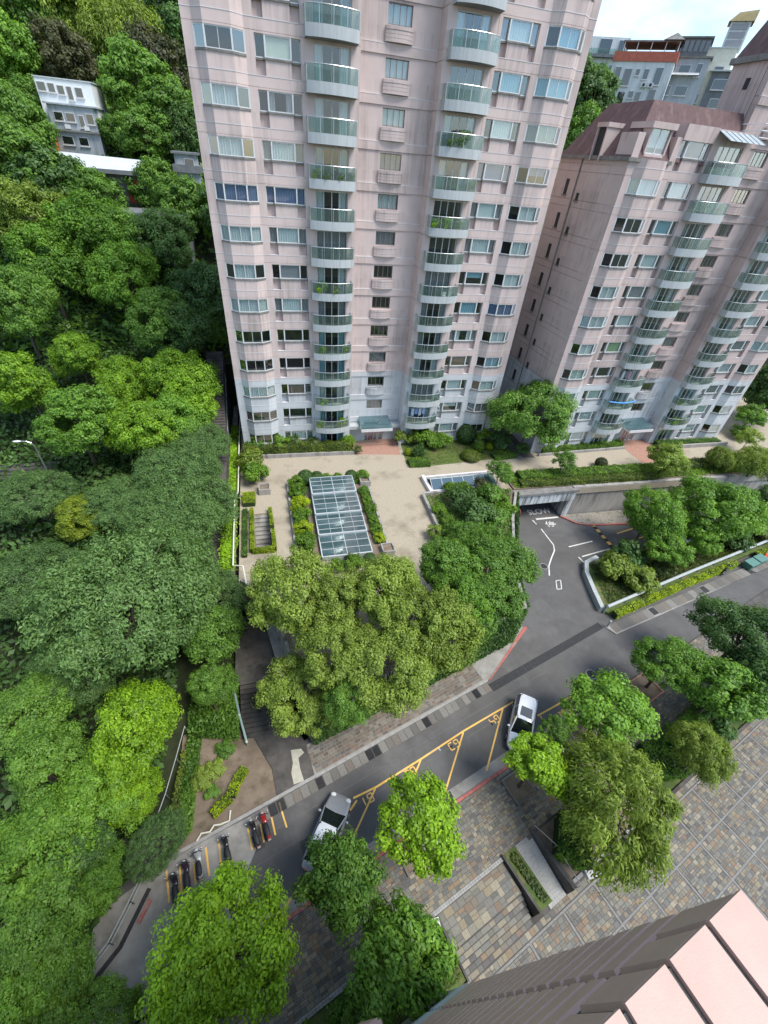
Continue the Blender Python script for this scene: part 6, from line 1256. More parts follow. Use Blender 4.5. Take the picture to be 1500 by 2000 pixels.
# ================================================================= cars
def car(name, loc, rz, label, paint, roofc, L_=4.5, W_=1.8, Hh=1.5, suv=False, sunroof=False):
    """lofted car, nose towards +x"""
    t = thing(name, loc, label, 'car', None, rz)
    pm = plain(name + '_paint', paint, .28, .35 if paint[0] < .6 else 0, .5, 1)
    hl, hw = L_ / 2, W_ / 2; hb = .98 if suv else .88
    # body: stations along x: (x, half width, sill z, belt z)
    st_ = [(-hl, .72, .42, .70), (-hl + .10, .88, .30, hb - .04), (-hl + .6, .97, .22, hb), (-hl * .3, 1., .20, hb), (hl * .35, 1., .20, hb - .02), (hl * .62, .97, .22, hb - .10), (hl - .22, .86, .28, hb - .24), (hl, .62, .40, .58)]
    v = []; f = []
    for (x, wf, z0, z1) in st_:
        w_ = hw * wf
        v += [(x, -w_ * .94, z0), (x, -w_, z0 + .18), (x, -w_ * .985, (z0 + z1) / 2 + .08), (x, -w_ * .93, z1 - .03), (x, -w_ * .80, z1), (x, 0, z1 + .035), (x, w_ * .80, z1), (x, w_ * .93, z1 - .03), (x, w_ * .985, (z0 + z1) / 2 + .08), (x, w_, z0 + .18), (x, w_ * .94, z0)]
    n = 11
    for i in range(len(st_) - 1):
        for j in range(n - 1): f.append((i * n + j, i * n + j + 1, (i + 1) * n + j + 1, (i + 1) * n + j))
        f.append((i * n + n - 1, i * n, (i + 1) * n, (i + 1) * n + n - 1))
    f += [tuple(range(n))[::-1], tuple((len(st_) - 1) * n + j for j in range(n))]
    body = MB().add(v, f).build('body', pm, t, smooth=True)
    # cabin glass (tapered) and roof
    xr0, xr1 = (-hl + .30, hl * .02) if suv else (-hl + .95, hl * .05)
    xb0, xb1 = (-hl + .08, hl * .50) if suv else (-hl + .38, hl * .52)
    wb, wr = hw * .90, hw * .70; zt = Hh - .05
    v = [(xb0, -wb, hb - .05), (xb1, -wb, hb - .08), (xb1, wb, hb - .08), (xb0, wb, hb - .05), (xr0, -wr, zt), (xr1, -wr, zt), (xr1, wr, zt), (xr0, wr, zt)]
    MB().add(v, [(0, 1, 5, 4), (1, 2, 6, 5), (2, 3, 7, 6), (3, 0, 4, 7), (4, 5, 6, 7)]).build('glasshouse', M['carglass'], t)
    q = []; 
    for (x, wf, z) in ((xr0 - .10, .86, zt - .05), (xr0 + .12, 1.0, zt + .02), ((xr0 + xr1) / 2, 1.03, zt + .05), (xr1 - .1, 1.0, zt + .02), (xr1 + .09, .95, zt - .04)): q += [(x, -wr * wf, z - .03), (x, -wr * wf * .8, z + .02), (x, 0, z + .035), (x, wr * wf * .8, z + .02), (x, wr * wf, z - .03)]
    rf = MB().add(q, [(i * 5 + j, i * 5 + j + 1, (i + 1) * 5 + j + 1, (i + 1) * 5 + j) for i in range(4) for j in range(4)]).build('roof', pm if roofc is None else plain(name + '_roof', roofc, .25, 0, .5, 1), t, smooth=True)
    if sunroof: MB().box(-.02, .78, -wr * .68, wr * .68, 0, .012).build('sunroof', M['carglass'], rf, ((xr0 + xr1) / 2 + .05, 0, zt + .085))
    pl = MB()
    for sy in (-1, 1):
        for (xa, xb_) in ((xb0, xr0), (xb1, xr1)): pl.tube([(xa, sy * wb, hb - .04), (xb_, sy * wr, zt)], .045, 5)
        xm = (xr0 + xr1) / 2; pl.tube([(xm, sy * (wb + .005), hb - .04), (xm, sy * (wr + .005), zt)], .04, 5); pl.tube([(xb0, sy * (wb + .01), hb - .01), (xb1, sy * (wb + .01), hb - .03)], .025, 5)
    pl.build('pillars', pm, t)
    for sx in (-1, 1):
        for sy in (-1, 1):
            w_ = MB().tube([(0, -.11 * sy, 0), (0, .11 * sy, 0)], .33, 18).build('wheel', M['black'], t, (sx * hl * .60, sy * (hw - .10), .33)); MB().tube([(0, sy * .10, 0), (0, sy * .125, 0)], .2, 14).build('rim', M['steel'], w_)
    for sy in (-1, 1):
        MB().ball((hl - .18, sy * hw * .62, hb - .28), (.16, .2, .08), 10, 6).build('headlight', M['frame'], t); MB().box(-hl + .0, -hl + .12, sy * hw * .55 - .16, sy * hw * .55 + .16, hb - .26, hb - .1).build('tail_light', M['redpaint'], t)
        MB().ball((xb1 - .35, sy * (hw + .10), hb + .06), (.09, .12, .08), 8, 6).build('wing_mirror', pm, t)
    return t
a0, a1 = Vector((-0.275, 6.428, -3.800)), Vector((2.229, 10.187, -3.800)); d = a1 - a0; c = (a0 + a1) / 2
car('silver_car', (c.x, c.y, ZS), math.atan2(d.y, d.x), 'silver grey estate car parked in the bay left of G1', (.34, .35, .36), (.62, .64, .66), 4.55, 1.78, 1.52)
a0, a1 = Vector((18.804, 14.152, -3.500)), Vector((15.503, 9.834, -3.800)); d = a1 - a0; c = (a0 + a1) / 2
car('white_car', (c.x, c.y, ZS), math.atan2(d.y, d.x), 'white sport utility car with a glass roof panel beside bay G4', (.80, .81, .82), None, 4.5, 1.85, 1.66, True, True)
car('black_car', (47.2, 31.0, ZS), .2, 'black car half hidden under the wide parking tree', (.02, .02, .022), None, 4.4, 1.78, 1.45)
car('pale_car', (50.8, 29.4, ZS), .2, 'pale grey car behind the black one under the trees', (.5, .52, .53), None, 4.4, 1.78, 1.45)
# ================================================================= scooters
def scooter(loc, rz, label, body, accent, group='scooters in the marked bays'):
    """step-through scooter, front towards +x"""
    t = thing('scooter', loc, label, 'scooter', group, rz)
    bm = plain('scooter_paint', body, .3, .1, .5, 1); am = plain('scooter_trim', accent, .4)
    for x in (-.58, .60):
        w_ = MB().tube([(x, -.055, .23), (x, .055, .23)], .23, 14).build('wheel', M['black'], t); MB().tube([(x, -.06, .23), (x, .06, .23)], .12, 10).build('hub', M['steel'], w_)
    v = []; f = []
    S2 = [(-.88, .05, .52, .68), (-.72, .16, .36, .74), (-.35, .18, .30, .76), (-.05, .16, .28, .70), (.02, .14, .22, .34), (.30, .15, .22, .32), (.38, .20, .24, .55), (.50, .20, .34, .86), (.58, .12, .45, .95)]
    for (x, w_, z0, z1) in S2: v += [(x, -w_, z0), (x, -w_ * .9, z1 - .03), (x, -w_ * .5, z1), (x, w_ * .5, z1), (x, w_ * .9, z1 - .03), (x, w_, z0)]
    for i in range(len(S2) - 1): f += [(i * 6 + j, i * 6 + (j + 1) % 6, (i + 1) * 6 + (j + 1) % 6, (i + 1) * 6 + j) for j in range(6)]
    f += [(5, 4, 3, 2, 1, 0), tuple((len(S2) - 1) * 6 + j for j in range(6))]
    MB().add(v, f).build('body', bm, t, smooth=True)
    sv = []
    for (x, w_, z) in ((-.78, .06, .80), (-.68, .15, .82), (-.3, .17, .80), (-.02, .12, .79), (.06, .04, .76)): sv += [(x, -w_, z - .08), (x, -w_, z), (x, 0, z + .025), (x, w_, z), (x, w_, z - .08)]
    MB().add(sv, [(i * 5 + j, i * 5 + j + 1, (i + 1) * 5 + j + 1, (i + 1) * 5 + j) for i in range(4) for j in range(4)]).build('seat', M['black'], t, smooth=True)
    hb = MB().tube([(.5, 0, .9), (.44, 0, 1.02)], .05, 6).tube([(.34, -.34, 1.02), (.46, -.15, 1.04), (.46, .15, 1.04), (.34, .34, 1.02)], .025, 6).build('handlebar', M['black'], t)
    for sy in (-1, 1):
        MB().tube([(.42, sy * .26, 1.02), (.46, sy * .32, 1.2)], .01, 4).ball((.46, sy * .34, 1.23), (.02, .08, .05), 8, 5).build('mirror', M['steel'], hb)
    MB().ball((.60, 0, .86), (.07, .1, .08), 8, 6).build('headlight', M['frame'], t); MB().box(-.95, -.90, -.09, .09, .42, .56).build('number_plate', M['white'], t)
    MB().box(.42, .80, -.07, .07, .44, .48).build('front_mudguard', am, t); MB().box(-.92, -.86, -.1, .1, .6, .68).build('tail_light', M['redpaint'], t); MB().tube([(-.1, .2, .3), (-.75, .2, .33)], .05, 6).build('exhaust', M['drain'], t)
    return t
def at2(p_, q_): a = Vector(p_); b = Vector(q_); d = b - a; c = (a + b) / 2; return (c.x, c.y, ZS + .006), math.atan2(d.y, d.x)
for p_, q_, lab, bc, ac in (((-8.108, 7.109, -3.800), (-8.362, 8.120, -3.800), 'dark scooter at the left end of the bays, half under the tree', (.02, .02, .03), (.05, .05, .06)), ((-7.502, 7.485, -3.800), (-7.794, 8.738, -3.800), 'dark purple scooter second from the left', (.045, .03, .05), (.05, .04, .05)), ((-6.851, 7.943, -3.800), (-7.116, 9.102, -3.800), 'silver grey scooter with a black seat', (.48, .49, .50), (.4, .4, .42)), ((-5.178, 8.242, -3.800), (-5.556, 9.556, -3.800), 'black scooter standing alone in the middle bay', (.018, .018, .02), (.04, .04, .04)), ((-3.452, 8.724, -3.800), (-3.849, 9.992, -3.800), 'black scooter with a grey seat left of the red one', (.02, .02, .022), (.25, .25, .27)), ((-2.777, 8.984, -3.800), (-3.125, 10.270, -3.800), 'red and black scooter at the right end of the bays', (.35, .03, .03), (.4, .05, .05))):
    l_, r_ = at2(p_, q_); scooter(l_, r_, lab, bc, ac)
scooter((50.2, 23.4, ZS + .12), .5, 'black and white scooter parked by the island rail', (.03, .03, .03), (.7, .7, .7), None)
# bins
def dumpster(x, y, lab):
    t = thing('waste_bin', (x, y, ZS), lab, 'waste bin', 'green bins by the street', .18, (.8, .8, .8)); gm = plain('bin_green', (.05, .14, .10), .5)
    MB().add([(-.85, -.5, .15), (.85, -.5, .15), (.85, .5, .15), (-.85, .5, .15), (-.98, -.62, 1.15), (.98, -.62, 1.15), (.98, .62, 1.15), (-.98, .62, 1.15)], [(0, 1, 5, 4), (1, 2, 6, 5), (2, 3, 7, 6), (3, 0, 4, 7), (3, 2, 1, 0), (4, 5, 6, 7)]).build('tub', gm, t)
    MB().prism([(-1.0, 0), (1.0, 0), (1.0, .02), (-1, .02)], 0, .01).build('hinge', M['drain'], t, (0, .62, 1.16)); MB().box(-1.0, 1.0, -.66, .66, 1.15, 1.24).build('lid', plain('bin_lid', (.10, .22, .18), .45), t)
    for sx in (-1, 1):
        for sy in (-1, 1): MB().ball((sx * .7, sy * .38, .09), .09, 8, 6).build('castor', M['black'], t)
dumpster(54.2, 23.6, 'left green wheeled waste bin beside the street'); dumpster(56.0, 24.0, 'right green wheeled waste bin next to the red barrier')
t = thing('red_barrier', (57.6, 24.5, ZS), 'small orange red plastic barrier right of the green bins', 'barrier'); MB().prism([(-.35, -.22), (.35, -.22), (.35, .22), (-.35, .22)], 0, .15).build('base', M['redpaint'], t); MB().add([(-.3, -.18, .15), (.3, -.18, .15), (.3, .18, .15), (-.3, .18, .15), (-.3, -.05, 1.0), (.3, -.05, 1.0), (.3, .05, 1.0), (-.3, .05, 1.0)], [(0, 1, 5, 4), (1, 2, 6, 5), (2, 3, 7, 6), (3, 0, 4, 7), (4, 5, 6, 7)]).build('panel', plain('orange_plastic', (.75, .12, .05), .5), t)
# fences at the left
def fence(pts, lab, mat, h=1.1, rails=(1.1,), r=.03, step=2.2, mesh_=False):
    o_ = Vector(pts[0]); t = thing('fence', o_, lab, 'fence')
    P = [Vector(q) - o_ for q in pts]
    for z in rails: MB().tube([q + Vector((0, 0, z)) for q in P], r, 6).build('rail', M[mat], t)
    for a, b in zip(P[:-1], P[1:]):
        n = max(1, int((b - a).length / step))
        for i in range(n + 1): q = a.lerp(b, i / n); MB().tube([q, q + Vector((0, 0, h))], r * 1.1, 5).build('post', M[mat], t)
    return t
fence([(-13.673, 3.562, -4.500), (-12.569, 4.636, -4.500), (-11.321, 5.913, -4.500), (-10.558, 7.484, -4.500), (-10.156, 8.413, -4.500)], 'grey topped fence along the edge of the concrete margin', 'railgrey', 1.0, (1.0, .5), .035)
fence([(-9.965, 10.227, -4.500), (-9.299, 12.695, -4.500), (-8.882, 14.912, -4.500), (-8.526, 17.039, -4.500)], 'thin grey fence between forest and soil bed', 'railgrey', 1.0, (1.0,), .03)
lowwall('ditch_edge', [(-13.247, 3.492, -4.500)[:2], (-10.950, 5.722, -4.500)[:2], (-9.812, 8.018, -4.500)[:2]], .25, ZS - .3, ZS + .03, 'drain', 'dark drain strip beside the concrete margin', None)
hedge('clipped_hedge', [(-9.137, 10.289, -4.400)[:2], (-8.774, 12.549, -4.400)[:2], (-8.504, 15.501, -4.400)[:2]], .35, .5, ZS, 'hedgeol', 'narrow olive hedge along the thin fence', None, .14, 140)
fence([(-8.2, 50, 2.2), (-8.0, 55, 4.2), (-7.0, 60, 7.0)], 'railing along the upper public stairway', 'railgrey', 1.0, (1.0, .5), .04)
fence([(-5.5, 50, 2.0), (-5.5, 58, 5.8)], 'railing on the tower side of the upper stairway', 'railgrey', 1.0, (1.0, .5), .04)
t = thing('street_lamp', (*(-22.86, 43.30, 0.66)[:2], (-22.86, 43.30, 0.66)[2]), 'grey street lamp with a curved arm among the trees', 'street lamp'); MB().tube([(0, 0, 0), (0, 0, 5.2), (-.15, 0, 5.6), (-.5, 0, 5.8), (-1.0, 0, 5.85)], .07, 7, .05).build('pole', M['steel'], t); MB().ball((-1.25, 0, 5.85), (.38, .15, .09), 10, 6).build('lamp_head', M['frame'], t)
t = thing('bollard_light', (*(30.846, 19.281, -4.500)[:2], ZS), 'chained bollard at the corner of the lime hedge', 'bollard'); MB().tube([(0, 0, 0), (0, 0, .9)], .09, 8).build('post', M['railgrey'], t); MB().ball((0, 0, .95), .12, 8, 6).build('cap', M['railgrey'], t)
# steel rails on the plaza walls
for pts, lab in (([F(16.05, -3.9), F(16.55, -5.4), F(16.35, -7.6)], 'thin steel handrail on the ramp wall'), ([F(25.3, -3.2), F(25.5, -5.5), F(25.5, -7.4)], 'thin steel handrail on the far right bed wall')):
    o_ = Vector((*pts[0], ZS + .3)); t = thing('handrail', o_, lab, 'handrail'); P = [Vector((*q, ZS + .3 + .75)) - o_ for q in pts]
    MB().tube(P, .035, 6).build('top_rail', M['steel'], t); [MB().tube([q - Vector((0, 0, .75)), q], .03, 5).build('post', M['steel'], t) for q in P]
t = thing('utility_box', (*F(7.5, -4.6), ZS), 'small white utility box by the slate steps', 'utility box'); MB().box(-.2, .2, -.25, .25, 0, .7).build('cabinet', M['frame'], t); MB().box(-.16, .16, -.26, -.25, .1, .6).build('door', M['trim'], t)
t = thing('stone_sign', (*(17.445, 2.571, -4.300)[:2], ZS + .1), 'white stone block at the corner of the willow bed', 'stone block'); MB().box(-.6, .6, -.35, .35, 0, .35).build('block', M['trim'], t)
t = thing('mail_box', (*(1.027, 14.942, -4.300)[:2], ZS + .1), 'small dark blue box on a post by the ivy', 'post box'); MB().tube([(0, 0, 0), (0, 0, 1.0)], .05, 6).build('post', M['black'], t); MB().box(-.25, .25, -.2, .2, 1.0, 1.4).build('box', plain('navy_box', (.02, .03, .09), .4), t)
# ================================================================= balcony plants
def potted(tw, s, k, u, y, r, lf, lab, fl=0):
    ox, oy, a = ((XC, YW, 0.), (B2X, B2Y, B2A))[tw]; uu = s * u; x = ox + uu * math.cos(a) - y * math.sin(a); yy = oy + uu * math.sin(a) + y * math.cos(a)
    t = thing('potted_plant', (x, yy, zk(k) + .16), lab, 'potted plant', 'plants on the balconies')
    MB().tube([(0, 0, 0), (0, 0, .4)], .16, 8, .22).build('pot', M['brickpav'], t)
    me, tm_, R, hb = CR['small0']; sc = r / 1.5; put('foliage', me, t, (0, 0, .4 + r * .9), 0, (sc, sc, sc * 1.2), LEAF[lf]); put('stem', tm_, t, (0, 0, .4 + r * .9), 0, (sc, sc, (.4 + r) / 2))
LB = {9: 'ninth', 8: 'eighth', 7: 'seventh', 6: 'sixth', 5: 'fifth', 4: 'fourth', 3: 'third', 2: 'second', 1: 'first'}
for tw, s, k, u, y, r, lf, lab in ((0, -1, 8, 7.3, -.75, .45, 'olive', 'plant at the left end of the flowery left balcony near the top'), (0, -1, 8, 6.4, -1.1, .4, 'flower', 'flowering plant second on the flowery left balcony'), (0, -1, 8, 5.2, -1.1, .4, 'flower', 'red blossom plant third on the flowery left balcony'), (0, -1, 8, 4.3, -.75, .42, 'flower', 'plant at the right end of the flowery left balcony'),
    (0, -1, 5, 7.0, -.8, .6, 'yellow', 'yellow green palm on the left balcony halfway up'), (0, -1, 5, 5.6, -1.1, .42, 'olive', 'plant beside the yellow green palm'), (0, -1, 3, 7.0, -.8, .45, 'bright', 'bright plant on the left balcony above the grey base'), (0, -1, 3, 4.5, -.8, .45, 'bright', 'bright plant at the right of the same left balcony'), (0, -1, 1, 6.9, -.9, .45, 'bright', 'plant on the third lowest left balcony'), (0, -1, 0, 4.6, -.7, .6, 'bright', 'tall bushy plant on the second lowest left balcony'), (0, -1, 0, 7.3, -.7, .5, 'bright', 'plant at the left end of the second lowest left balcony'), (0, -1, 0, 5.0, -.9, .4, 'bright', 'low plant on the second lowest left balcony'),
    (0, 1, 9, 6.0, -.9, .75, 'dark', 'big dark plant behind the glass of the highest full right balcony'), (0, 1, 9, 5.0, -.9, .6, 'dark', 'dark plant left of the big dark one'), (0, 1, 8, 7.6, -.5, .55, 'mid', 'plant hanging over the right end of an upper right balcony'), (0, 1, 7, 5.6, -.9, .55, 'bright', 'lush plant in the middle of the green right balcony'), (0, 1, 7, 4.4, -.8, .5, 'yellow', 'yellow plant at the left of the green right balcony'), (0, 1, 7, 6.8, -.9, .45, 'bright', 'plant at the right of the green right balcony'),
    (1, 1, 0, 5.2, -.9, .6, 'bright', 'lush plant on the lowest right balcony of the mansard tower'), (1, 1, 0, 6.6, -.9, .5, 'olive', 'plant beside the lush one on the mansard tower'), (1, 1, 1, 4.4, -.7, .5, 'mid', 'plant at the left of the second right balcony of the mansard tower'), (1, -1, 5, 4.5, -.7, .5, 'yellow', 'plant at the right end of a left balcony of the mansard tower')):
    potted(tw, s, k, u, y, r, lf, lab)
t = thing('potted_plant', (16.6, 48.9, 0), 'leafy plant in a white pot at the entrance edge', 'potted plant'); MB().tube([(0, 0, 0), (0, 0, .5)], .2, 10, .26).build('pot', M['frame'], t); put('foliage', CR['small1'][0], t, (0, 0, 1.3), 0, (.6, .6, .7), LEAF['olive'])
t = thing('potted_plant', (10.5, 47.5, 0), 'pinkish flowering plant at the end of the stone kerb', 'potted plant'); MB().tube([(0, 0, 0), (0, 0, .3)], .2, 10, .26).build('pot', M['brickpav'], t); put('foliage', CR['small1'][0], t, (0, 0, .6), 0, (.4, .4, .4), LEAF['flower'])
# ================================================================= houses on the hill
def house(name, x0, x1, y, dep, z0, z1, mat, label, wins, roof=None, rz=0, frame='frame', extra=None, cat='house'):
    cx = (x0 + x1) / 2; t = thing(name, (cx, y, z0), label, cat, None, rz); W_, Hh = x1 - x0, z1 - z0
    MB().box(-W_ / 2, W_ / 2, 0, dep, -3 if x0 < 0 else -16, Hh).build('wall', mat, t)
    if roof: MB().box(-W_ / 2 - roof[1], W_ / 2 + roof[1], -roof[1], dep + roof[1], Hh, Hh + roof[2]).build('roof', roof[0], t)
    for (u, v, w_, h_) in wins:
        x = -W_ / 2 + u * W_; z = v * Hh; wn = MB().box(x - w_ / 2 - .08, x + w_ / 2 + .08, -.10, .0, z - h_ / 2 - .08, z + h_ / 2 + .08).build('window', M[frame], t)
        MB().box(x - w_ / 2, x + w_ / 2, -.13, -.11, z - h_ / 2, z + h_ / 2).build('pane', M['carglass'], wn); MB().box(x - w_ / 2 - .15, x + w_ / 2 + .15, -.25, -.02, z - h_ / 2 - .2, z - h_ / 2 - .1).build('sill', M['trim'], wn)
    return t
wallw = noisy('white_plaster', (.55, .57, .56), (.66, .68, .67), 1.2, .8, stretch=(2, 2, .3), c3=(.40, .42, .42), s3=.5); wallg = noisy('grey_plaster', (.30, .33, .35), (.40, .43, .45), 1.2, .8, stretch=(2, 2, .3), c3=(.22, .24, .25), s3=.5)
walld = noisy('dark_grey_plaster', (.12, .13, .135), (.19, .20, .21), 1.2, .8); redr = noisy('red_roof', (.38, .10, .065), (.46, .15, .10), 2., .8); redm = plain('red_door', (.55, .04, .03), .5); ltroof = noisy('pale_roof', (.42, .45, .45), (.52, .54, .54), 2., .6)
h1 = house('hill_house', 67.5, 78.2, 100, 9, 36, 47.6, wallw, 'grey white house with a red parapet on the hill at the top right', [(.13, .86, 1.0, 1.7), (.30, .82, 1.3, 2.2), (.46, .88, .6, .8), (.60, .86, .8, 1.3), (.80, .84, 1.2, 2.2), (.12, .60, 1.1, 1.6), (.30, .57, 1.2, 1.8), (.46, .62, .8, .9), (.58, .60, .9, 1.2), (.80, .60, 1.2, 2.0), (.28, .40, 2.0, 1.2), (.60, .40, 2.2, 1.2)], rz=-.72)
MB().box(-5.5, 5.5, -.2, 9, 11.6, 12.9).build('parapet', redr, h1); MB().box(-4.6, 5.2, 1, 8, 14.3, 14.5).build('roof', M['sill'], h1)
for x in (-4.3, -2, .4, 2.8, 5): MB().tube([(x, 1.2, 12.9), (x, 1.2, 14.3)], .07, 5).build('post', M['frame'], h1)
MB().add([(2.2, .4, 14.5), (5.6, .4, 14.5), (5.6, 4, 14.5), (2.2, 4, 14.5), (4, 2, 15.6)], [(0, 1, 4), (1, 2, 4), (2, 3, 4), (3, 0, 4)]).build('pavilion_roof', M['sill'], h1)
for x, z in ((1.3, 8.2), (2.5, 8.2), (-.6, 4.9), (.5, 5.0), (1.7, 5.0)): MB().box(x - .45, x + .45, -.45, -.05, z, z + .65).build('air_conditioner', M['frame'], h1); MB().tube([(x, -.48, z + .33), (x, -.45, z + .33)], .24, 10).build('fan_grille', M['drain'], h1)
h2 = house('hill_house', 77.2, 84.0, 97.5, 9, 36, 48.6, wallg, 'blue grey house with a glazed rooftop room right of the red topped one', [(.15, .90, .8, 1.4), (.45, .88, 1.8, 1.2), (.80, .88, .9, 1.6), (.2, .66, 1.0, 1.2), (.55, .66, 2.0, 1.2), (.3, .42, 2.0, 1.3), (.8, .42, .8, 1.3)], (M['sill'], .3, .25), rz=-.72)
MB().box(-3.0, 2.4, .5, 7, 12.85, 15.2).build('rooftop_room', walld, h2)
for x in (-2.4, -1.5, -.6, .3, 1.2, 2.0): MB().box(x - .32, x + .32, .40, .48, 13.5, 14.9).build('window', M['carglass'], h2)
MB().box(-3.3, 2.7, .1, 7.4, 15.2, 15.4).build('rooftop_roof', M['sill'], h2)
for z in (10.3, 5.6): MB().add([(-2.4, -1.3, z), (2.4, -1.3, z), (2.4, 0, z + .5), (-2.4, 0, z + .5)], [(0, 1, 2, 3)]).build('awning', ltroof, h2)
h3 = house('hill_house', 82.2, 88.2, 96.5, 9, 37, 50.2, M['cream'], 'cream house with a narrow roof tower at the skyline', [(.25, .78, 1.4, 1.2), (.7, .78, 1.4, 1.2), (.3, .50, 1.6, 1.2)], (ltroof, .1, .2), rz=-.72)
MB().box(.2, 3.4, .6, 4.0, 13.2, 16.6).build('stair_tower', wallw, h3); MB().add([(-.2, .2, 16.6), (3.8, .2, 16.6), (3.8, 4.4, 16.6), (-.2, 4.4, 16.6), (1.0, .6, 17.7), (3.9, .6, 18.0), (3.9, 4, 18.0), (1.0, 4, 17.7)], [(0, 1, 5, 4), (1, 2, 6, 5), (2, 3, 7, 6), (3, 0, 4, 7), (4, 5, 6, 7)]).build('tower_roof', noisy('straw_roof', (.33, .26, .12), (.42, .34, .18), 2., .8), h3)
for z in (13.6, 14.6, 15.6): MB().box(.5, 3.1, .52, .58, z, z + .75).build('tower_window', M['cur_grey'], h3)
h4 = house('hill_house', 84, 92.5, 93, 8, 36, 47.2, walld, 'dark glazed house front at the right edge of the skyline', [(.25, .85, 2.6, 1.3), (.65, .85, 2.6, 1.3), (.3, .62, 2.2, 1.2)], (ltroof, .5, .2), rz=-.72)
h5 = house('modern_house', 79.0, 88.4, 130, 10, 40, 55.6, wallw, 'white modern house with dark balconies against the sky', [(.45, .90, 2.6, 2.4), (.85, .90, 1.6, 2.2), (.45, .68, 3.0, 1.6), (.80, .66, 2.2, 1.6), (.55, .48, 3.0, 1.5)], rz=-.5)
for z in (12.2, 9.0, 5.8): MB().box(-4.8, 4.8, -1.2, .02, z, z + .5).build('balcony', walld, h5); MB().box(-4.6, 4.6, -1.15, -1.1, z + .5, z + 1.4).build('balcony_glass', M['railglass'], h5)
h6 = house('hill_house', -29.4, -21.9, 99.5, 7, 32.9, 35.5, plain('fresh_white', (.74, .76, .75), .7), 'white two storey house with a pale roof on the left hill', [(.10, .62, 1.0, .9), (.27, .60, .8, .9), (.43, .55, .8, .9), (.58, .45, .6, 1.4), (.75, .52, .9, 1.0)], (ltroof, .15, .12))
h7 = house('hill_house', -28.2, -22.0, 97.5, 6, 26.6, 32.6, wallg, 'blue grey house below the white one on the left hill', [(.2, .78, 1.1, .9), (.45, .78, 1.1, .9), (.68, .72, .6, 1.3), (.88, .78, .9, 1.1), (.25, .32, 1.4, .9), (.6, .32, 1.2, .9)], (wallg, .35, .18))
MB().box(-3.2, 3.2, -.5, 0, 3.0, 3.2).build('ledge', M['sill'], h7); MB().box(-3.9, -3.15, -1.0, 0, -.5, 2.0).build('orange_door', plain('orange_panel', (.65, .18, .03), .6), h7)
for x in (-1.0, 1.6): MB().box(x - .35, x + .35, -.45, -.05, 3.3, 3.8).build('air_conditioner', M['frame'], h7)
tp = house('temple', -25.5, -14.8, 86, 6, 21.5, 26.2, walld, 'low grey temple hall with red doors under a long flat roof', [(.55, .55, 1.5, 1.2)], cat='temple')
MB().add([(-6, -1.4, 4.5), (5.8, -1.4, 4.2), (5.8, 2, 5.7), (-6, 2, 5.9), (-6, 7, 5.4), (5.8, 7, 5.2)], [(0, 1, 2, 3), (3, 2, 5, 4)]).build('roof', ltroof, tp); MB().box(-6, 5.8, -1.45, -1.3, 4.0, 4.5).build('eaves', walld, tp)
for x in (-2.0, 3.6, -4.2): MB().box(x - .95, x + .95, -.12, -.02, .6, 3.4).build('door', redm, tp)
t = house('turret_house', -10.2, -7.2, 85.5, 3, 22, 28.4, wallg, 'small grey turret with a tiled roof beside the tall tower', [(.65, .85, 1.2, .9)], (walld, .35, .25)); MB().box(-1.9, 1.9, -.4, 3.4, 4.3, 5.2).build('balcony_band', walld, t)
house('hill_house', -17.5, -9.0, 78, 5, 15.5, 21.6, wallg, 'grey house half hidden below the temple', [(.2, .8, 1.2, 1.0), (.5, .8, 1.4, 1.0), (.8, .8, 1.0, 1.0), (.35, .45, 1.6, 1.0), (.7, .45, 1.4, 1.0)], (walld, .4, .2))
t = thing('hill_path', (-26, 43, 1.0), 'grey paved terrace with steps seen through the trees at the left edge', 'path')
for i in range(7): MB().box(-4, 3, i * .5, i * .5 + .5, -1.5, .1 + i * .16).build('step', M['darkconc'], t)
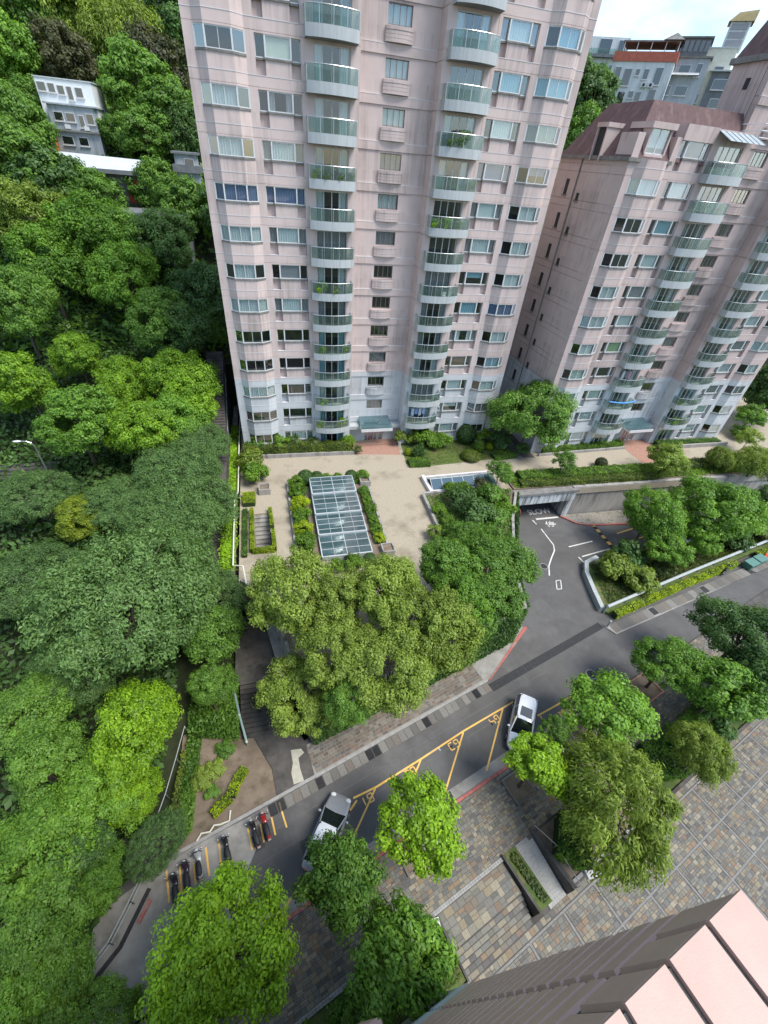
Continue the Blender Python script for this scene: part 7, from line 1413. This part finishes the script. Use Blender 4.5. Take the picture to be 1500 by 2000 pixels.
MB().box(-3, 4, -4, 0, -1.5, .05).build('terrace', M['darkconc'], t)

# ================================================================= balcony clutter
def balc(tw, s, u, y): ox, oy, a = ((XC, YW, 0.), (B2X, B2Y, B2A))[tw]; uu = s * u; return ox + uu * math.cos(a) - y * math.sin(a), oy + uu * math.sin(a) + y * math.cos(a)
def laundry(tw, s, k, lab, cols):
    x, y = balc(tw, s, 5.9, -.3); t = thing('laundry_line', (x, y, zk(k) + .16), lab, 'laundry', 'washing hung on balconies')
    MB().tube([(-1.5, 0, 2.3), (1.5, 0, 2.3)], .015, 5).build('pole', M['steel'], t)
    for i, c_ in enumerate(cols): MB().box(-1.3 + i * .5, -.92 + i * .5, -.02, .02, 1.3 + .2 * (i % 2), 2.28).build('garment', plain('cloth', c_, .9), t)
laundry(0, 1, -0, 'blue and white washing on the lowest right balcony of the tall tower', [(.5, .6, .75), (.25, .35, .6), (.6, .65, .7), (.4, .5, .7)])
laundry(1, -1, 2, 'washing on a lower left balcony of the mansard tower', [(.6, .6, .6), (.2, .2, .25), (.55, .3, .3)])
for s_, k, u, lab in ((1, 5, 6.6, 'white plastic chair on a right balcony halfway up the tall tower'), (1, 5, 7.3, 'second white plastic chair beside the first on the tall tower')):
    x, y = balc(0, s_, u, -.7); t = thing('balcony_chair', (x, y, zk(k) + .16), lab, 'chair', 'chairs on the balcony')
    MB().box(-.22, .22, -.22, .22, .40, .44).build('seat', M['frame'], t); MB().box(-.22, .22, .18, .22, .44, .85).build('backrest', M['frame'], t)
    for sx in (-.19, .19):
        for sy in (-.19, .19): MB().tube([(sx, sy, 0), (sx, sy, .4)], .018, 5).build('leg', M['frame'], t)
bt = thing('blue_tarp', (*balc(1, -1, 5.9, 0), zk(1) + 1.72), 'bright blue cover along a balcony rail of the mansard tower', 'cover')
MB().tube([(x, y, 0) for x, y in [(q[0] + 5.9, q[1]) for q in arc(-1, 3.8, 8.0, -.95, .56)]], .1, 6).build('cover', plain('blue_cover', (.08, .30, .65), .5), bt)
